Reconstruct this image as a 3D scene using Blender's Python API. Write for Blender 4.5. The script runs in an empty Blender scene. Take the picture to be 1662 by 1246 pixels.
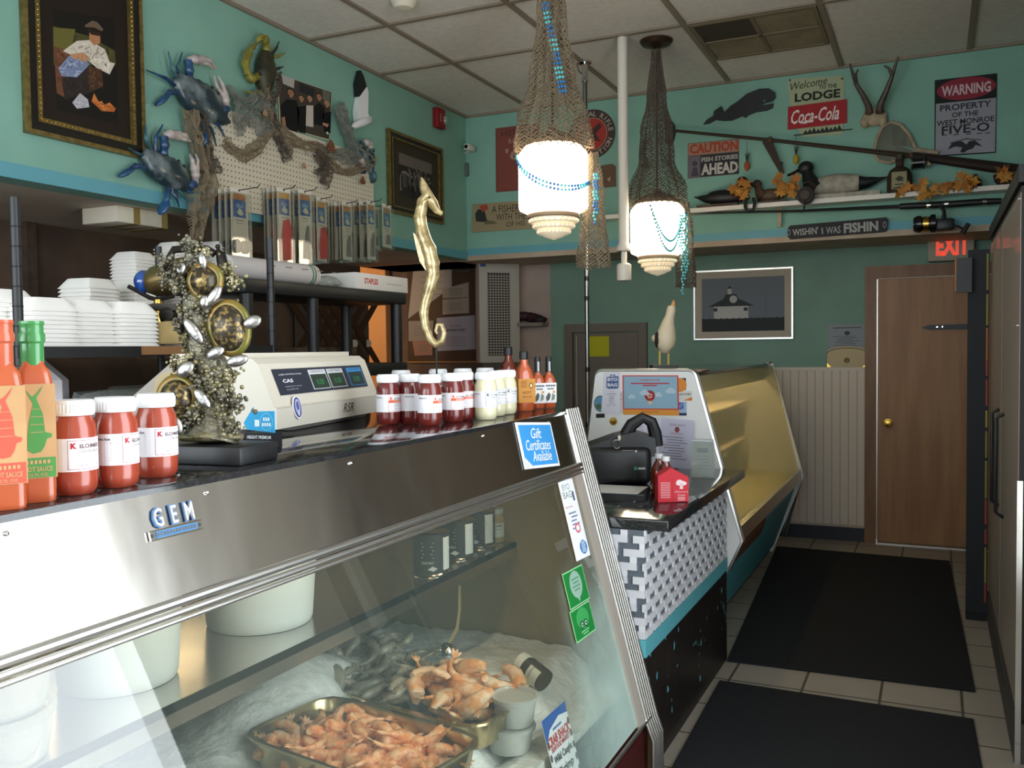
import bpy, bmesh, math, random
from mathutils import Vector, Matrix, Euler, noise
RND = random.Random(11)
S = bpy.context.scene
COL = S.collection
PI = math.pi

# ---------------------------------------------------------------- camera
H = 1.48                                   # camera height above the floor
F = 1480.0                                 # focal length in pixels of the 1662 x 1246 frame
YAW, PITCH, ROLL = math.radians(24.878), math.radians(2.2266), math.radians(-.706)
_f = Vector((-math.sin(YAW)*math.cos(PITCH), math.cos(YAW)*math.cos(PITCH), -math.sin(PITCH)))
_r = Vector((math.cos(YAW), math.sin(YAW), 0)); _u = _r.cross(_f)
CR = math.cos(ROLL)*_r + math.sin(ROLL)*_u
CU = -math.sin(ROLL)*_r + math.cos(ROLL)*_u
CP = Vector((0, 0, H))
cam = bpy.data.cameras.new('camera'); cam.sensor_width = 36; cam.lens = F/1662*36; cam.clip_start = .02
cam_o = bpy.data.objects.new('camera', cam); COL.objects.link(cam_o)
cam_o.matrix_world = Matrix(((CR.x, CU.x, -_f.x, 0), (CR.y, CU.y, -_f.y, 0), (CR.z, CU.z, -_f.z, H), (0, 0, 0, 1)))
S.camera = cam_o

def ray(px, py): return CR*((px-831)/F) - CU*((py-623)/F) + _f
def onX(px, py, x): d = ray(px, py); return CP + d*(x/d.x)
def onY(px, py, y): d = ray(px, py); return CP + d*(y/d.y)
def onZ(px, py, z): d = ray(px, py); return CP + d*((z-H)/d.z)

# ---------------------------------------------------------------- world, exposure
S.view_settings.view_transform = 'Standard'; S.view_settings.look = 'None'
S.view_settings.gamma = 1; S.view_settings.use_curve_mapping = False
S.view_settings.exposure = -0.08
wd = bpy.data.worlds.new('daylight'); S.world = wd; wd.use_nodes = True
wb = wd.node_tree.nodes['Background']; wb.inputs[0].default_value = (.86, .94, 1, 1); wb.inputs[1].default_value = 7.5
S.cycles.use_denoising = True
S.cycles.max_bounces = 10; S.cycles.diffuse_bounces = 5; S.cycles.glossy_bounces = 5
S.cycles.transparent_max_bounces = 24; S.cycles.transmission_bounces = 6
S.cycles.sample_clamp_indirect = 6; S.cycles.caustics_reflective = False; S.cycles.caustics_refractive = False
def portal(name, loc, rot, sx, sy):
    l = bpy.data.lights.new(name, 'AREA'); l.shape = 'RECTANGLE'; l.size = sx; l.size_y = sy; l.cycles.is_portal = True
    o = bpy.data.objects.new(name, l); o.location = loc; o.rotation_euler = rot; COL.objects.link(o)
portal('window_portal_front', (-2.05, -1.25, 1.95), (PI/2, 0, 0), 4.5, 1.5)
portal('window_portal_right', (.5, 1.6, 1.55), (0, PI/2, 0), 2.6, 1.6)

# ---------------------------------------------------------------- materials
def lin(h):
    h = h.lstrip('#'); c = [int(h[i:i+2], 16)/255 for i in (0, 2, 4)]
    return tuple((x/12.92 if x <= .04045 else ((x+.055)/1.055)**2.4) for x in c) + (1,)
MATS = {}
def mat(name, col, rough=.6, metal=0, col2=None, scale=8, detail=4, lo=.35, hi=.65, bump=0, bscale=None, emis=0, spec=.5,
        coat=0, stretch=None, alpha=1, trans=0, rvar=0, sss=0):
    m = bpy.data.materials.new(name); m.use_nodes = True; nt = m.node_tree; N = nt.nodes; L = nt.links
    b = N['Principled BSDF']; b.inputs['Base Color'].default_value = lin(col); b.inputs['Roughness'].default_value = rough
    b.inputs['Metallic'].default_value = metal; b.inputs['Specular IOR Level'].default_value = spec
    b.inputs['Coat Weight'].default_value = coat; b.inputs['Alpha'].default_value = alpha
    b.inputs['Transmission Weight'].default_value = trans
    if emis: b.inputs['Emission Color'].default_value = lin(col); b.inputs['Emission Strength'].default_value = emis
    if col2 or bump or rvar:
        tc = N.new('ShaderNodeTexCoord'); mp = N.new('ShaderNodeMapping'); L.new(tc.outputs['Object'], mp.inputs[0])
        if stretch: mp.inputs['Scale'].default_value = stretch
        n = N.new('ShaderNodeTexNoise'); n.inputs['Scale'].default_value = scale; n.inputs['Detail'].default_value = detail
        L.new(mp.outputs[0], n.inputs['Vector'])
        if col2:
            r = N.new('ShaderNodeValToRGB'); r.color_ramp.elements[0].position = lo; r.color_ramp.elements[1].position = hi
            r.color_ramp.elements[0].color = lin(col); r.color_ramp.elements[1].color = lin(col2)
            L.new(n.outputs[0], r.inputs[0]); L.new(r.outputs[0], b.inputs['Base Color'])
        if rvar:
            mr = N.new('ShaderNodeMapRange'); mr.inputs[1].default_value = .3; mr.inputs[2].default_value = .7
            mr.inputs[3].default_value = rough; mr.inputs[4].default_value = rough+rvar
            L.new(n.outputs[0], mr.inputs[0]); L.new(mr.outputs[0], b.inputs['Roughness'])
        if bump:
            n2 = n
            if bscale:
                n2 = N.new('ShaderNodeTexNoise'); n2.inputs['Scale'].default_value = bscale; n2.inputs['Detail'].default_value = 3
                L.new(mp.outputs[0], n2.inputs['Vector'])
            bp = N.new('ShaderNodeBump'); bp.inputs['Strength'].default_value = bump; bp.inputs['Distance'].default_value = .01
            L.new(n2.outputs[0], bp.inputs['Height']); L.new(bp.outputs[0], b.inputs['Normal'])
    MATS[name] = m; return m
def M(k):
    if k in MATS: return MATS[k]
    return mat(k, k, .6, spec=.3)

def pane_mat(name, tint, refl=.12, edge=.7, haze=0, hazecol='#c8d4d0', rough=0.02, frost=None):
    """thin pane: see-through with a mirror reflection that grows at grazing angles; haze = diffuse film"""
    m = bpy.data.materials.new(name); m.use_nodes = True; nt = m.node_tree; N = nt.nodes; L = nt.links
    N.remove(N['Principled BSDF']); out = N['Material Output']
    tr = N.new('ShaderNodeBsdfTransparent'); tr.inputs[0].default_value = lin(tint)
    gl = N.new('ShaderNodeBsdfGlossy'); gl.inputs['Roughness'].default_value = rough
    lw = N.new('ShaderNodeLayerWeight'); lw.inputs[0].default_value = .35
    mr = N.new('ShaderNodeMapRange'); mr.inputs[3].default_value = refl; mr.inputs[4].default_value = edge
    L.new(lw.outputs['Fresnel'], mr.inputs[0])
    base = tr
    if haze or frost:
        df = N.new('ShaderNodeBsdfDiffuse'); df.inputs[0].default_value = lin(hazecol)
        mh = N.new('ShaderNodeMixShader'); mh.inputs[0].default_value = haze
        if frost:            # condensation: grows towards given object-space corner
            tc = N.new('ShaderNodeTexCoord'); sx = N.new('ShaderNodeVectorMath'); sx.operation = 'DISTANCE'
            L.new(tc.outputs['Object'], sx.inputs[0]); sx.inputs[1].default_value = frost[0]
            nz = N.new('ShaderNodeTexNoise'); nz.inputs['Scale'].default_value = 6; nz.inputs['Detail'].default_value = 5
            L.new(tc.outputs['Object'], nz.inputs['Vector'])
            ad = N.new('ShaderNodeMath'); ad.operation = 'MULTIPLY_ADD'; ad.inputs[1].default_value = .35
            L.new(nz.outputs[0], ad.inputs[0]); L.new(sx.outputs['Value'], ad.inputs[2])
            fm = N.new('ShaderNodeMapRange'); fm.interpolation_type = 'SMOOTHSTEP'
            fm.inputs[1].default_value = frost[1]; fm.inputs[2].default_value = frost[2]
            fm.inputs[3].default_value = frost[3]; fm.inputs[4].default_value = haze
            L.new(ad.outputs[0], fm.inputs[0]); L.new(fm.outputs[0], mh.inputs[0])
        L.new(tr.outputs[0], mh.inputs[1]); L.new(df.outputs[0], mh.inputs[2]); base = mh
    mx = N.new('ShaderNodeMixShader'); L.new(mr.outputs[0], mx.inputs[0]); L.new(base.outputs[0], mx.inputs[1]); L.new(gl.outputs[0], mx.inputs[2])
    L.new(mx.outputs[0], out.inputs[0]); MATS[name] = m; return m

# ---------------------------------------------------------------- mesh builder
class MB:
    def __init__(s): s.v = []; s.f = []; s.m = []; s.mats = []; s.T = Matrix()
    def mi(s, k):
        if k not in s.mats: s.mats.append(k)
        return s.mats.index(k)
    def add(s, vs, fs, m, T=None):
        T = s.T @ T if T is not None else s.T
        b = len(s.v); s.v += [T @ Vector(p) for p in vs]; k = s.mi(m)
        for f in fs: s.f.append([i+b for i in f]); s.m.append(k)
        return s
    def box(s, a, b, m, T=None):
        (x0, y0, z0), (x1, y1, z1) = a, b
        return s.add([(x0,y0,z0),(x1,y0,z0),(x1,y1,z0),(x0,y1,z0),(x0,y0,z1),(x1,y0,z1),(x1,y1,z1),(x0,y1,z1)],
                     [(0,3,2,1),(4,5,6,7),(0,1,5,4),(1,2,6,5),(2,3,7,6),(3,0,4,7)], m, T)
    def rbox(s, a, b, r, m, T=None, seg=2):
        bm = bmesh.new(); bmesh.ops.create_cube(bm, size=1)
        for v in bm.verts: v.co = Vector([a[i] + (v.co[i]+.5)*(b[i]-a[i]) for i in range(3)])
        bmesh.ops.bevel(bm, geom=bm.edges[:], offset=r, segments=seg, affect='EDGES', profile=.5)
        bm.verts.index_update(); vs = [v.co[:] for v in bm.verts]; fs = [[v.index for v in f.verts] for f in bm.faces]; bm.free()
        return s.add(vs, fs, m, T)
    def cyl(s, p0, p1, r0, r1=None, n=14, m='#ffffff', caps=True, T=None):
        p0, p1 = Vector(p0), Vector(p1); r1 = r0 if r1 is None else r1
        ax = (p1-p0).normalized(); t = Vector((0,0,1)) if abs(ax.z) < .9 else Vector((1,0,0))
        a = ax.cross(t).normalized(); b = ax.cross(a)
        vs = [p0 + (a*math.cos(2*PI*i/n)+b*math.sin(2*PI*i/n))*r0 for i in range(n)] + [p1 + (a*math.cos(2*PI*i/n)+b*math.sin(2*PI*i/n))*r1 for i in range(n)]
        fs = [(i, i+n, (i+1) % n+n, (i+1) % n) for i in range(n)]
        if caps: fs += [tuple(range(n)), tuple(reversed(range(n, 2*n)))]
        return s.add(vs, fs, m, T)
    def lathe(s, prof, n=24, m='#ffffff', c=(0,0,0), T=None, sq=None):
        vs, fs = [], []
        for r, z in prof:
            for i in range(n):
                a = 2*PI*i/n; ca, sa = math.cos(a), math.sin(a)
                if sq:
                    k = (abs(ca)**sq+abs(sa)**sq)**(-1/sq); ca *= k; sa *= k
                vs.append((c[0]+r*ca, c[1]+r*sa, c[2]+z))
        for j in range(len(prof)-1):
            for i in range(n): k = (i+1) % n; fs.append((j*n+i, j*n+k, (j+1)*n+k, (j+1)*n+i))
        if prof[0][0] > 1e-5: fs.append(tuple(reversed(range(n))))
        if prof[-1][0] > 1e-5: fs.append(tuple(range((len(prof)-1)*n, len(prof)*n)))
        return s.add(vs, fs, m, T)
    def tube(s, pts, r, n=8, m='#ffffff', T=None, caps=True, flat=None):
        pts = [Vector(p) for p in pts]; k = len(pts); rs = r if isinstance(r, (list, tuple)) else [r]*k
        vs, fs = [], []; up = None
        for i, p in enumerate(pts):
            d = (pts[min(i+1, k-1)]-pts[max(i-1, 0)]).normalized()
            if up is None:
                up = Vector((0,0,1)) if abs(d.z) < .9 else Vector((1,0,0))
            a = d.cross(up).normalized(); b = a.cross(d).normalized(); up = b
            fx, fy = flat if flat else (1, 1)
            for j in range(n):
                t = 2*PI*j/n; vs.append(p + a*math.cos(t)*rs[i]*fx + b*math.sin(t)*rs[i]*fy)
        for i in range(k-1):
            for j in range(n): q = (j+1) % n; fs.append((i*n+j, i*n+q, (i+1)*n+q, (i+1)*n+j))
        if caps: fs += [tuple(reversed(range(n))), tuple(range((k-1)*n, k*n))]
        return s.add(vs, fs, m, T)
    def ell(s, c, r, m, nu=14, nv=9, T=None, nz=0, nsc=20, seed=0):
        vs, fs = [], []
        for j in range(nv+1):
            ph = PI*j/nv
            for i in range(nu):
                th = 2*PI*i/nu; d = Vector((math.sin(ph)*math.cos(th), math.sin(ph)*math.sin(th), math.cos(ph)))
                k = 1 + (nz*noise.noise(d*nsc/10+Vector((seed*3.1, seed, 0))) if nz else 0)
                vs.append((c[0]+r[0]*d.x*k, c[1]+r[1]*d.y*k, c[2]+r[2]*d.z*k))
        for j in range(nv):
            for i in range(nu): q = (i+1) % nu; fs.append((j*nu+i, (j+1)*nu+i, (j+1)*nu+q, j*nu+q))
        return s.add(vs, fs, m, T)
    def prism(s, pts, y0, y1, m, T=None):
        """polygon given in (x, z), run from y0 to y1"""
        n = len(pts); a = sum(pts[i][0]*pts[(i+1) % n][1]-pts[(i+1) % n][0]*pts[i][1] for i in range(n))
        if a < 0: pts = pts[::-1]
        vs = [(x, y0, z) for x, z in pts] + [(x, y1, z) for x, z in pts]
        fs = [tuple(range(n)), tuple(reversed(range(n, 2*n)))] + [((i+1) % n, i, i+n, (i+1) % n+n) for i in range(n)]
        return s.add(vs, fs, m, T)
    def poly(s, pts, m, y=0, T=None):
        n = len(pts); a = sum(pts[i][0]*pts[(i+1) % n][1]-pts[(i+1) % n][0]*pts[i][1] for i in range(n))
        if a < 0: pts = pts[::-1]
        return s.add([(x, y, z) for x, z in pts], [tuple(range(n))], m, T)
    def rect(s, cx, cz, w, h, m, y=0, T=None):
        return s.poly([(cx-w/2, cz-h/2), (cx+w/2, cz-h/2), (cx+w/2, cz+h/2), (cx-w/2, cz+h/2)], m, y, T)
    def circ(s, cx, cz, rx, rz, m, y=0, n=28, T=None, a0=0, a1=2*PI):
        full = abs(a1-a0-2*PI) < 1e-6
        return s.poly([(cx+rx*math.cos(a0+(a1-a0)*i/n), cz+rz*math.sin(a0+(a1-a0)*i/n)) for i in range(n if full else n+1)], m, y, T)
    def text(s, t, cx, cz, h=None, w=None, m='#000000', y=-.001, shear=0, off=0, T=None, ext=0, res=2):
        vs, fs, bb = glyphs(t, shear, off, res)
        sx = sz = 1
        if h: sz = h/max(bb[3]-bb[2], 1e-4); sx = sz
        if w:
            sx = w/max(bb[1]-bb[0], 1e-4)
            if not h: sz = sx
        mx, mz = (bb[0]+bb[1])/2, (bb[2]+bb[3])/2
        P = [(cx+(x-mx)*sx, y, cz+(z-mz)*sz) for x, z in vs]
        s.add(P, fs, m, T)
        if ext:
            b = len(P); s.add([(p[0], y+ext, p[2]) for p in P], [f[::-1] for f in fs], m, T)
            ed = {}
            for f in fs:
                for i in range(len(f)):
                    e = (f[i], f[(i+1) % len(f)]); ed[e] = 1
            rim = [e for e in ed if (e[1], e[0]) not in ed]
            s.add(P+[(p[0], y+ext, p[2]) for p in P], [(a+0, a+b, c+b, c) for a, c in rim], m, T)
        return s
    def net(s, fn, nu, nv, r, m, wrap=False, keep=1.0, seed=1):
        rr = random.Random(seed); q = [[fn(i/nu, j/nv) for j in range(nv+1)] for i in range(nu+1)]
        for i in range(nu):
            for j in range(nv):
                if rr.random() > keep: continue
                for a, b in ((q[i][j], q[i+1][j+1]), (q[i+1][j], q[i][j+1])):
                    d = b-a
                    if d.length < 1e-5: continue
                    t = d.orthogonal().normalized(); w = d.normalized().cross(t)
                    vs = [a+t*r, a-t*r*.5+w*r*.87, a-t*r*.5-w*r*.87]; vs += [v+d for v in vs]
                    s.add(vs, [(0,1,4,3),(1,2,5,4),(2,0,3,5)], m)
        return s
    def build(s, name, parent=None, smooth=35, loc=None, rot=None, mods=None):
        me = bpy.data.meshes.new(name); me.from_pydata(s.v, [], s.f)
        for k in s.mats: me.materials.append(M(k))
        me.polygons.foreach_set('material_index', s.m)
        me.validate(); me.update()
        if smooth:
            me.polygons.foreach_set('use_smooth', [True]*len(me.polygons))
            try: me.set_sharp_from_angle(angle=math.radians(smooth))
            except Exception: pass
        o = bpy.data.objects.new(name, me); COL.objects.link(o)
        if parent is not None: o.parent = parent
        if loc is not None: o.location = loc
        if rot is not None: o.rotation_euler = rot
        return o
_GC = {}
def glyphs(t, shear, off, res):
    k = (t, shear, off, res)
    if k in _GC: return _GC[k]
    cu = bpy.data.curves.new('lettering', 'FONT'); cu.body = t; cu.shear = shear; cu.offset = off; cu.resolution_u = res
    o = bpy.data.objects.new('lettering', cu); me = o.to_mesh()
    vs = [(v.co.x, v.co.y) for v in me.vertices]; fs = [tuple(p.vertices) for p in me.polygons]
    # keep faces facing -y: (x, z) counter-clockwise seen from the front
    o.to_mesh_clear(); bpy.data.objects.remove(o); bpy.data.curves.remove(cu)
    xs = [v[0] for v in vs] or [0, 1]; zs = [v[1] for v in vs] or [0, 1]
    _GC[k] = (vs, fs, (min(xs), max(xs), min(zs), max(zs))); return _GC[k]

def tag(o, label, cat, group=None):
    o['label'] = label; o['category'] = cat
    if group: o['group'] = group
    return o
def struct(o, label=None): 
    o['kind'] = 'structure'
    if label: o['label'] = label
    return o
def thing(name, label, cat, loc=(0,0,0), rz=0, group=None, mw=None):
    o = bpy.data.objects.new(name, None); o.empty_display_size = .05; COL.objects.link(o)
    if mw is not None: o.matrix_world = mw
    else: o.location = loc; o.rotation_euler = (0, 0, rz)
    return tag(o, label, cat, group)
def dup(src, loc=None, rz=None, label=None, group=None, mw=None, scale=None):
    def cp(o, par):
        c = o.copy(); COL.objects.link(c)
        if par is not None: c.parent = par
        for ch in KIDS.get(o.name, [h for h in o.children]): cp(ch, c)
        return c
    c = cp(src, None)
    if mw is not None: c.matrix_world = mw
    if loc is not None: c.location = loc
    if rz is not None: c.rotation_euler = (0, 0, rz) if not isinstance(rz, (tuple, Euler)) else rz
    if scale: c.scale = (scale,)*3
    if label: c['label'] = label
    if group: c['group'] = group
    return c
KIDS = {}
def place(o, loc=None, rz=None):
    if loc is not None: o.location = loc
    if rz is not None: o.rotation_euler = (0, 0, rz) if not isinstance(rz, (tuple, Euler)) else rz
    return o
W, B, D, CZ, HZ = -3.43, 6.57, 7.28, 3.35, 2.2      # left header, back header, far wall, ceiling, header underside
LR = PI/2                                            # turns a thing to face into the room from the left wall
def pL(px, py, off=0): p = onX(px, py, W+off); return p
def pB(px, py, off=0): p = onY(px, py, B-off); return p
def pD(px, py): return onZ(px, py, 1.27)
# ---------------------------------------------------------------- palette
mat('wall_teal', '#87b5a5', .75, col2='#7fac9c', scale=3, bump=.08, bscale=120)
mat('wall_green', '#7a9c8d', .7, col2='#729184', scale=2.5, bump=.06, bscale=90)
mat('trim_blue', '#62a3b0', .55); mat('tan_trim', '#b9a692', .6, col2='#a8957f', scale=5)
mat('ceiling_tile', '#e2dbd3', .9, col2='#d8d1c8', scale=30, bump=.05, bscale=200)
mat('ceiling_bar', '#8a7d6c', .6); mat('kitchen_dark', '#6d5848', .8, col2='#56443a', scale=3)
mat('kitchen_soffit', '#d8cbb8', .8, col2='#c2b4a0', scale=2.5); mat('pink_wall', '#b3a49a', .8, col2='#a2938a', scale=2)
mat('orange_lit_wall', '#dba56e', .7); mat('bead_board', '#d8ccbd', .6)  # side-room orange: warm lamplight put into the wall colour
mat('navy_base', '#20242e', .5); mat('wood_door', '#a87d55', .5, col2='#946a46', scale=2.5, stretch=(6, 6, .6), detail=6)
mat('door_trim', '#86603f', .5, col2='#745035', scale=3, stretch=(5, 5, .8)); mat('old_wood', '#5d4a3c', .7, col2='#46372d', scale=4, stretch=(1, 4, 4))
mat('grey_door', '#6d665c', .6); mat('beige_wall', '#f2ebe2', .8)
mat('steel', '#c8c4be', .16, 1, rvar=.07, scale=4, stretch=(1, 3, 1)); mat('aluminium', '#d9d8d4', .32, 1); mat('chrome', '#d8d8d6', .12, 1)
mat('granite', '#16171a', .07, col2='#2b2c2e', scale=140, spec=.7); mat('black_plastic', '#17181a', .45); mat('black_gloss', '#121315', .15)
mat('white_plastic', '#e9e9e6', .4); mat('pvc', '#e3dcd2', .35); mat('foam', '#eeebe6', .75); mat('paper', '#eeecea', .7)
mat('cream', '#d8cfbb', .6); mat('brass', '#c9a24a', .25, 1); mat('mat_rubber', '#15171b', .95, col2='#101215', scale=60, bump=.3, bscale=300)
mat('dark_red', '#4b1d1a', .35, col2='#38100f', scale=3); mat('dark_wood', '#241d1a', .45, col2='#171312', scale=5, stretch=(1, 6, 1))
mat('teal_paint', '#5fb0bb', .5); mat('twine', '#8b7a62', .9); mat('twine_grey', '#7d7f76', .9); mat('twine_dark', '#5b5045', .9)
mat('ice', '#f0efe8', .3, col2='#e2e0d6', scale=30, bump=.6, bscale=55, spec=.6)
mat('gold_panel', '#9a8456', .45, .2, col2='#86724a', scale=2.5)
mat('red_sauce', '#a5442f', .25, spec=.5, coat=.5); mat('dark_sauce', '#6d2420', .2, coat=.5); mat('white_sauce', '#e6dfb9', .25, coat=.4)  # cocktail-sauce red dulled: veiling haze put into the colour
mat('orange_sauce', '#b85630', .25, coat=.5); mat('amber', '#6a2412', .15, coat=.6)
mat('lid_white', '#f2f2f4', .35); mat('kraft', '#c49a6c', .8, col2='#b88d60', scale=14)
pane_mat('case_glass', '#eef3ee', .10, .55, haze=.05, hazecol='#c4ddd2', frost=((-.9, 2.95, .2), .45, 1.0, .74))
pane_mat('gold_glass', '#f3eecb', .04, .25, haze=.34, hazecol='#f2ecbe')
pane_mat('cooler_glass', '#8d8580', .08, .3, haze=.75, hazecol='#bcada0'); pane_mat('clear_bag', '#fafaf6', .03, .3, haze=.03)  # cooler haze: brown-grey reflection put into a diffuse colour
pane_mat('deli_plastic', '#eef2ee', .06, .4, haze=.5, hazecol='#f2f2ea'); pane_mat('clear_plastic', '#eef2ee', .08, .5, haze=.25, hazecol='#e8eee8'); pane_mat('picture_glass', '#f2f2f2', .03, .3)

# ---------------------------------------------------------------- the room shell
def floor_mat():
    m = bpy.data.materials.new('floor_tile'); m.use_nodes = True; nt = m.node_tree; N = nt.nodes; L = nt.links; b = N['Principled BSDF']
    tc = N.new('ShaderNodeTexCoord'); mp = N.new('ShaderNodeMapping'); L.new(tc.outputs['Object'], mp.inputs[0])
    mp.inputs['Location'].default_value = (.82, -4.02, 0)
    br = N.new('ShaderNodeTexBrick'); br.offset = 0; br.inputs['Scale'].default_value = 1; br.inputs['Mortar Size'].default_value = .006
    br.inputs['Brick Width'].default_value = .31; br.inputs['Row Height'].default_value = .31
    br.inputs['Color1'].default_value = lin('#b3aa9c'); br.inputs['Color2'].default_value = lin('#a89f91'); br.inputs['Mortar'].default_value = lin('#5b5148')
    L.new(mp.outputs[0], br.inputs['Vector'])
    n = N.new('ShaderNodeTexNoise'); n.inputs['Scale'].default_value = 9; n.inputs['Detail'].default_value = 6; L.new(tc.outputs['Object'], n.inputs['Vector'])
    mx = N.new('ShaderNodeMix'); mx.data_type = 'RGBA'; mx.blend_type = 'MULTIPLY'; mx.inputs[0].default_value = .5
    L.new(br.outputs[0], mx.inputs[6]); L.new(n.outputs[1], mx.inputs[7]); 
    r = N.new('ShaderNodeValToRGB'); r.color_ramp.elements[0].color = (.7, .7, .7, 1); r.color_ramp.elements[1].color = (1, 1, 1, 1)
    L.new(n.outputs[0], r.inputs[0]); L.new(r.outputs[0], mx.inputs[7]); L.new(mx.outputs[2], b.inputs['Base Color'])
    b.inputs['Roughness'].default_value = .55; MATS['floor_tile'] = m
floor_mat()
def bx(name, a, b, m, parent=None): return MB().box(a, b, m).build(name, parent, 0)
XR = 1.0
struct(bx('floor', (-5.9, -1.6, -.06), (XR+.3, 7.7, 0), 'floor_tile'))
ceil = struct(bx('ceiling', (-5.9, -1.6, CZ), (XR+.3, 7.7, CZ+.06), 'ceiling_tile'))
g = MB(); w = .016
for x in (-2.86, -2.10, -1.33, -.58, .19, .95): g.box((x-w, -1.3, CZ-.012), (x+w, B, CZ), 'ceiling_bar')
for y in (-.85, -.08, .69, 1.46, 2.23, 3.0, 3.77, 4.53, 5.30): g.box((W, y-w, CZ-.0125), (XR, y+w, CZ), 'ceiling_bar')
g.box((W, B-.02, CZ-.02), (XR, B, CZ), 'ceiling_bar'); g.box((W, -1.2, CZ-.02), (W+.02, B, CZ), 'ceiling_bar')
g.build('ceiling_grid', ceil, 0)
# left header with the blue band, the soffit behind it and the dark prep room
left = struct(bx('wall_left', (W-.12, -1.3, HZ), (W, B, CZ), 'wall_teal'))
bx('trim_band', (W, -1.3, HZ), (W+.012, B-.012, HZ+.062), 'trim_blue', left)
struct(bx('ceiling_soffit_left', (-4.5, -1.3, HZ), (W-.12, D, HZ+.05), 'kitchen_soffit'))
back = struct(bx('wall_back', (-3.43, B, HZ), (XR, B+.1, CZ), 'wall_teal'))
bx('trim_band', (W+.012, B-.012, HZ+.03), (XR, B, HZ+.085), 'trim_blue', back)
bx('trim_strip', (W, B-.016, HZ-.01), (XR, B, HZ+.03), 'tan_trim', back)
struct(bx('ceiling_soffit_back', (-4.5, B+.1, HZ), (XR, D, HZ+.05), 'tan_trim'))
# far wall: prep-room part, pinkish part, green part with the door
far = struct(bx('wall_far', (-3.0, D, 0), (XR+.2, D+.12, CZ), 'wall_green'))
struct(bx('wall_far_prep', (-5.9, D, 0), (-3.58, D+.12, CZ), 'kitchen_dark'))
struct(bx('wall_far_pink', (-3.58, D, 0), (-3.0, D+.12, CZ), 'pink_wall'))
struct(bx('wall_prep', (-4.62, -1.3, 0), (-4.5, 6.62, CZ), 'kitchen_dark'))
struct(bx('wall_side_room', (-5.9, 5.0, 0), (-5.8, D, CZ), 'orange_lit_wall'))
struct(bx('wall_side_room_end', (-5.8, D-.08, 0), (-4.62, D, CZ), 'orange_lit_wall'))
struct(bx('wall_side_room_start', (-5.8, 4.9, 0), (-4.62, 5.0, CZ), 'orange_lit_wall'))
struct(bx('wall_right_far', (XR, 3.4, 0), (XR+.1, D, CZ), 'wall_green'))
struct(bx('wall_right_near', (.45, 2.45, 0), (.55, 3.5, CZ), 'beige_wall'))
struct(bx('trim_2', (.36, 3.40, 0), (.449, 3.47, CZ), 'pvc'))
struct(bx('jamb_gap', (.40, 3.34, 0), (.449, 3.40, CZ), 'kitchen_dark'))  # unseen dark strip standing in for the gap beside the post
struct(bx('wall_right_step', (.55, 3.4, 0), (XR, 3.5, CZ), 'beige_wall'))
def opening(name, ax, at, u0, u1, z0, z1, ua, ub, th=.1, n=2):
    """wall with one window opening and its frame"""
    def b3(p, q): return ((at, p[0], p[1]), (at+th, q[0], q[1])) if ax == 'x' else ((p[0], at-th, p[1]), (q[0], at, q[1]))
    m = MB()
    for p, q in (((ua, 0), (u0, CZ)), ((u1, 0), (ub, CZ)), ((u0, 0), (u1, z0)), ((u0, z1), (u1, CZ))): m.box(*b3(p, q), 'beige_wall')
    wl = struct(m.build('wall_'+name, None, 0)); f = MB(); t = .05
    for p, q in (((u0, z0), (u1, z0+t)), ((u0, z1-t), (u1, z1)), ((u0, z0), (u0+t, z1)), ((u1-t, z0), (u1, z1))): f.box(*b3(p, q), 'aluminium')
    for i in range(1, n): u = u0+(u1-u0)*i/n; f.box(*b3((u-t/2, z0), (u+t/2, z1)), 'aluminium')
    return f
fr = opening('front', 'y', -1.2, -4.3, .2, 1.2, 2.7, -4.62, .55); struct(fr.build('window_1', None, 0))
fr = opening('right', 'x', .45, 0.8, 2.3, .25, 2.85, -1.3, 2.45, n=1); struct(fr.build('window_2', None, 0))
# wainscot, base and the door on the far wall
wb_ = MB(); wb_.box((-1.9, D-.015, .1), (-.47, D, 1.30), '#b9ad9e')  # backing darker than the boards: groove shade put into its colour
for i in range(24): x = -1.9+i*.06; wb_.box((x, D-.0185, .12), (x+.052, D-.015, 1.29), 'bead_board')
wb_.box((-1.9, D-.03, 1.285), (-.47, D, 1.31), 'bead_board'); struct(wb_.build('wall_wainscot', None, 0), 'cream beadboard wainscot')
struct(bx('baseboard_far', (-1.9, D-.03, 0), (-.47, D, .1), 'navy_base'))
d = MB(); d.box((-.47, D-.05, 0), (-.39, D, 2.05), 'door_trim'); d.box((-.39, D-.05, 1.965), (.62, D, 2.05), 'door_trim'); d.box((.54, D-.05, 0), (.62, D, 1.97), 'door_trim')
d.box((-.39, D-.02, 0), (-.382, D, 1.965), 'aluminium'); d.box((-.39, D-.02, 1.957), (.54, D, 1.965), 'cream')
dr = struct(d.build('door_1', None, 0), 'brown door casing')
MB().rbox((-.382, D-.035, .012), (.54, D, 1.957), .003, 'wood_door', seg=1).build('door_leaf', dr, 0)
p = onY(1441, 687, D-.06)
MB().lathe([(0,.0),(.03,.002),(.032,.008),(.012,.012),(.011,.03),(.024,.038),(.028,.05),(.024,.062),(0,.066)], 20, 'brass', T=Matrix.Translation((p.x, D-.035, p.z)) @ Matrix.Rotation(PI/2, 4, 'X')).build('door_knob', dr)
bx('threshold', (-.39, D-.08, 0), (.54, D-.036, .012), 'aluminium', dr)
hg = MB(); hg.box((.47, D-.04, 1.03), (.50, D-.034, 1.22), 'black_plastic'); hg.build('door_pull', dr, 0)
a = onY(1495, 531, D-.05); 
hb = MB(); hb.prism([(0, -.004), (.05, -.018), (.33, -.02), (.33, .018), (.05, .016)], 0, .012, 'black_plastic')
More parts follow.
